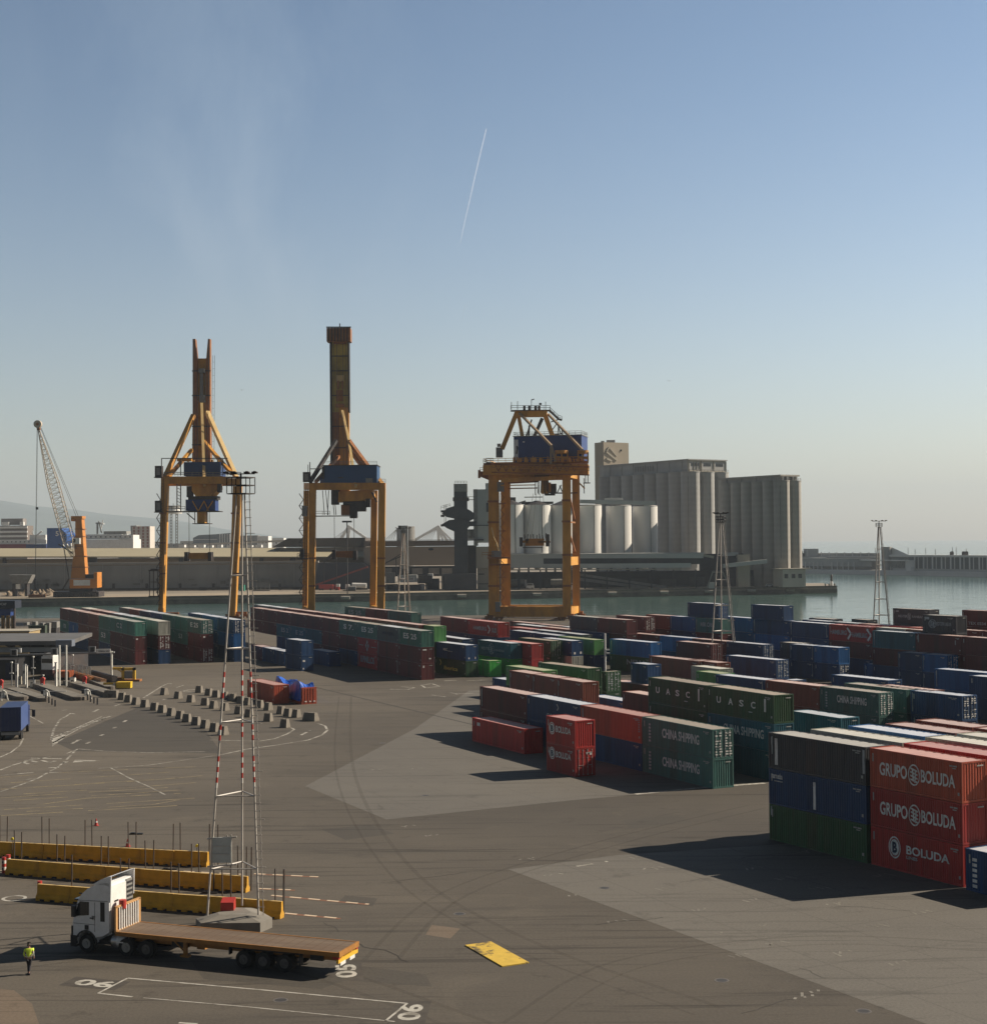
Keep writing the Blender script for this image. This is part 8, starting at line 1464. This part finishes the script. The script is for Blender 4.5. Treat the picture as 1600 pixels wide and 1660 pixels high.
p = G(76, 1101); t = thing('parked_truck', 'white cabbed truck facing out under the gate canopy', 'truck', (p.x, p.y, 0), R(-20)); b = MB(); b.box(-1.2, 1.3, 0, 2.2, 1.7, 4.1); b.box(-1.1, 1.1, .3, 1.9, 4.1, 4.6); part('cab', b, WHT, t); b = MB(); b.box(-1.1, 1.2, -.03, 0, 2.9, 3.7); part('windscreen', b, GLS, t); b = MB(); b.box(-1.25, 1.35, -.1, 2.3, .5, 1.7); part('bumper', b, mat('dark_red_body', (0.06, 0.02, 0.02), .6), t); b = MB(); b.box(-1.1, 1.2, 2.4, 11, 1.0, 3.9); part('load_body', b, DST, t)
for sy in (.9, 5, 8): 
    for sx in (-1.2, 1.3): b = MB(); b.cyl((sx-.15, sy, .5), (sx+.15, sy, .5), .5, n=12); part('wheel', b, TYRE, t)
p = G(100, 1103); t = thing('orange_machine', 'low orange road machine behind the canopy columns', 'machine', (p.x, p.y, 0)); b = MB(); b.box(-1.4, 1.4, 0, 3, .5, 1.6); part('body', b, mat('dull_orange', (0.36, 0.09, 0.03), .6, var=.2), t); b = MB(); b.box(-1.6, 1.6, .2, 2.8, .1, .5); part('skid', b, BLKP, t)
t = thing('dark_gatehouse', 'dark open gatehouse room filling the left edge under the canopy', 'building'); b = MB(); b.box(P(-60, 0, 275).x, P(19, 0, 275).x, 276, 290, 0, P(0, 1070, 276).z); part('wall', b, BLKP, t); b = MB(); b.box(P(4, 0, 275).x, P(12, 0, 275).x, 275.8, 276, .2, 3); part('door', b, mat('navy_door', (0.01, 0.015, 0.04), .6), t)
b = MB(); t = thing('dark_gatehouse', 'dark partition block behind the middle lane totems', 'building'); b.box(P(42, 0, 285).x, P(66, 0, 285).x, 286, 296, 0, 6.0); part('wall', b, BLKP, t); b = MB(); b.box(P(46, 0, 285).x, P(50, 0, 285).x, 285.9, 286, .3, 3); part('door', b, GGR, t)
t = thing('wire_fence', 'grey mesh fence panel between gate and container rows', 'fence'); b = MB(); f0, f1 = G(108, 1098), G(147, 1105)
for i in range(7): p = f0.lerp(f1, i/6); b.cyl(p, p+Vector((0, 0, 2.6)), .06, n=6)
for z in (.3, 1.4, 2.6): b.bar(f0+Vector((0, 0, z)), f1+Vector((0, 0, z)), .05)
part('frame', b, GGR, t); b = MB(); b.add([f0+Vector((0, 0, .3)), f1+Vector((0, 0, .3)), f1+Vector((0, 0, 2.6)), f0+Vector((0, 0, 2.6))], [(0, 1, 2, 3)]); part('mesh', b, mat('mesh_grey', (0.12, 0.13, 0.13), .7, alpha=.35), t)
for i, (x0, y0, x1, y1, lab, m_) in enumerate(((134, 1101, 168, 1111, 'brown steel beam lying nearest the yellow box', mat('brown_beam', (0.20, 0.10, 0.045), .7, var=.25)), (150, 1096, 186, 1106, 'dark steel beam lying behind the brown beam', DST), (120, 1098, 150, 1108, 'rusty steel beam lying beside the mesh fence', RBR))):
    a, c = G(x0, y0), G(x1, y1); b = MB(); b.bar(a+Vector((0, 0, .55)), c+Vector((0, 0, .55)), 1.0, .9); b.bar(a+Vector((0, 0, 1.05)), c+Vector((0, 0, 1.05)), .5, .1); tag(b.build('steel_beam', m_), lab, 'beam')
p = G(208, 1105); sc_ = p.y/F; YE = mat('machine_yellow', (0.58, 0.36, 0.03), .55, var=.15, scale=1); t = thing('loader_frame', 'yellow upright machine frame with a grey panel beside the gate', 'machine', (p.x, p.y, 0)); b = MB(); zt = P(208, 1083, p.y).z; w_ = 11*sc_
b.box(-w_, -w_+.45, 0, .6, 0, zt); b.box(w_-.45, w_, 0, .6, 0, zt); b.box(-w_, w_, 0, .6, zt-.45, zt); b.box(-w_-1.6, -w_, 0, .5, zt-.3, zt+.1); b.bar((-w_-1.4, .2, zt+.1), (-w_+.2, .2, zt-.8), .2); part('frame', b, YE, t)
b = MB(); b.box(-w_+.5, w_-.5, .2, .5, .5, zt-.6); part('panel', b, GGR, t); b = MB(); b.box(-w_-.8, w_+.9, -.4, 1.4, 0, .35); b.box(-w_-2.2, -w_, .2, .8, .2, .7); part('base_frame', b, RBR, t)
p = G(200, 1117); t = thing('yellow_skip', 'bright yellow steel box standing by the first lane blocks', 'box', (p.x, p.y, 0)); b = MB(); b.box(-1.2, 1.2, 0, 1.4, .1, 1.15); b.box(-1.25, 1.25, -.05, 1.45, 1.0, 1.1); part('body', b, mat('skip_yellow', (0.72, 0.47, 0.02), .5, var=.08), t); b = MB(); b.box(-1.0, 1.0, .1, 1.3, 0, .1); part('foot', b, DST, t)
p = G(180, 1116); t = thing('yellow_wedge', 'faded yellow wedge left of the bright yellow box', 'box', (p.x, p.y, 0)); b = MB(); b.profile([(0, 0), (0, 1.0), (1.2, .3), (1.2, 0)], -1.3, 1.0); part('body', b, YE, t); b = MB(); b.box(.4, .7, -.03, 0, .1, .9); part('stripe', b, WHT, t)
# things between gate and water at the left edge
t = thing('straddle_carrier', 'dark blue portal carrier with pale lettering cut by the left edge', 'machine'); Dq = 430; b = MB(); pbox(b, -40, 974, 24, 987, Dq, 6); part('top_frame', b, mat('carrier_navy', (0.015, 0.022, 0.04), .6), t); b = MB(); add_text(b, 'OCAF', (P(-3, 979, Dq).x, Dq-.05, P(0, 981.5, Dq).z), (1, 0, 0), (0, 0, 1), 2.4, .7); part('lettering', b, LETG, t); b = MB(); pbox(b, -30, 987, 17, 1002, Dq+1, 4); part('engine_housing', b, NAVH, t)
for x in (2, 10, 18): b = MB(); pbox(b, x, 998, x+3.5, 1022, Dq, 1.5); part('leg', b, mat('carrier_ochre', (0.16, 0.10, 0.03), .7, var=.3), t)
b = MB(); pbox(b, 22, 980, 23.6, 1022, Dq, 1); part('front_leg', b, DST, t)
t = thing('site_cabin', 'flat tan site cabin roof above the gate canopy', 'cabin'); Dq = 330; b = MB(); a = P(-30, 1033, Dq); c = P(47, 1024, Dq); b.box(a.x, c.x, Dq, Dq+8, 0, c.z); part('wall', b, mat('cabin_tan', (0.36, 0.27, 0.14), .7, var=.08), t); b = MB(); b.box(a.x, c.x+.2, Dq-.2, Dq+8.2, c.z, c.z+.2); part('roof', b, BGC, t); b = MB(); b.box(c.x-4, c.x-3, Dq-.05, Dq, 1, 3); part('door', b, DST, t)
t = thing('green_tanker', 'long dull green tank body with grey humps behind the gate roof', 'tank'); Dq = 390; b = MB(); pbox(b, 46, 1014, 73, 1028, Dq, 3); part('body', b, mat('dull_green', (0.05, 0.07, 0.05), .7, var=.25), t); b = MB(); [pbox(b, x, 1006+(x % 5), x+6, 1014, Dq+1, 2) for x in (38, 52, 64)]; part('hatch', b, GST, t); b = MB(); pbox(b, 44, 1028, 74, 1036, Dq, 3); part('chassis', b, DST, t)
t = thing('grey_pump_unit', 'pale grey pump unit between the green tank and the container rows', 'machine'); b = MB(); pbox(b, 74, 1010, 80, 1036, 392, 3); pbox(b, 82, 1008, 92, 1018, 394, 3); part('housing', b, GST, t); b = MB(); pbox(b, 81, 1018, 91, 1034, 393.6, 3); part('tank', b, DST, t)
# blue lorry at the left edge
a = G(34, 1146, 4.15); c = G(45.5, 1136, 4.15); d = (c-a); ln = d.length; d.normalize(); t = thing('blue_lorry', 'dark blue box lorry seen from behind at the left edge', 'lorry', (a.x, a.y, 0), math.atan2(d.y, d.x)); LB = mat('lorry_navy', (0.014, 0.030, 0.11), .45, var=.12, scale=1); LBL = mat('lorry_blue_side', (0.05, 0.09, 0.24), .4, var=.08)
b = MB(); b.box(0, max(ln, 6), 0.05, 2.55, 1.15, 4.1); part('box_body', b, LB, t); b = MB(); b.box(0.02, max(ln, 6)-.05, 0, .05, 1.15, 4.1); part('side_panel', b, LBL, t); b = MB(); [b.box(-.04, 0, .25+k*.42, .35+k*.42, 1.3, 3.95) for k in range(6)]; b.box(-.05, 0, .8, 1.5, 2.9, 3.0); part('rear_rib', b, LB, t)
b = MB(); b.box(.1, max(ln, 6)+2.4, .3, 2.3, .6, 1.1); part('chassis', b, BLKP, t); b = MB(); b.box(max(ln, 6)+.4, max(ln, 6)+2.4, .05, 2.5, .8, 3.4); part('cab', b, LB, t); b = MB(); b.box(max(ln, 6)+1.2, max(ln, 6)+1.5, -.75, -.35, 1.9, 2.8); b.bar((max(ln, 6)+1.35, -.5, 2.8), (max(ln, 6)+1.35, .1, 2.9), .06); part('mirror', b, BLKP, t); b = MB(); b.box(-.06, 0, .2, 2.4, .65, 1.0); part('rear_bumper', b, GGR, t)
for x in (.9, 2.1, max(ln, 6)+1.2):
    for y, o in ((.2, -1), (2.4, 1)): b = MB(); b.cyl((x, y-.17, .5), (x, y+.17, .5), .5, n=16); part('wheel', b, TYRE, t)
# reefer post and small yard furniture
p = P(981, 1063, 268); b = MB(); b.cyl((p.x, 268, 0), (p.x, 268, P(981, 1027, 268).z), .16, n=8); t = thing('white_pole', 'white pole with two pale lamps standing right of the leaf green containers', 'pole'); part('pole', b, WHT, t); b = MB(); [b.box(p.x+.2, p.x+.8, 267.8, 268.2, P(981, y, 268).z, P(981, y-2.4, 268).z) for y in (1055, 1060.5)]; part('lamp', b, WHT, t)
# ---------------------------------------------------------------- haze
for p_ in PROTO.values():
    for o_ in [c2 for c1 in p_.children for c2 in c1.children]+list(p_.children)+[p_]: bpy.data.objects.remove(o_)
def haze():
    m = bpy.data.materials.new('haze_air'); m.use_nodes = True; n = m.node_tree; n.nodes.clear()
    o = n.nodes.new('ShaderNodeOutputMaterial'); v = n.nodes.new('ShaderNodeVolumePrincipled'); v.inputs['Density'].default_value = 0.85e-4
    v.inputs['Color'].default_value = (0.74, 0.86, 0.98, 1); v.inputs['Anisotropy'].default_value = 0.1; n.links.new(v.outputs[0], o.inputs['Volume'])
    b = MB(); b.box(-31000, 31000, -80, 17600, -7, 620); h = b.build('haze', m); h['kind'] = 'stuff'
haze()
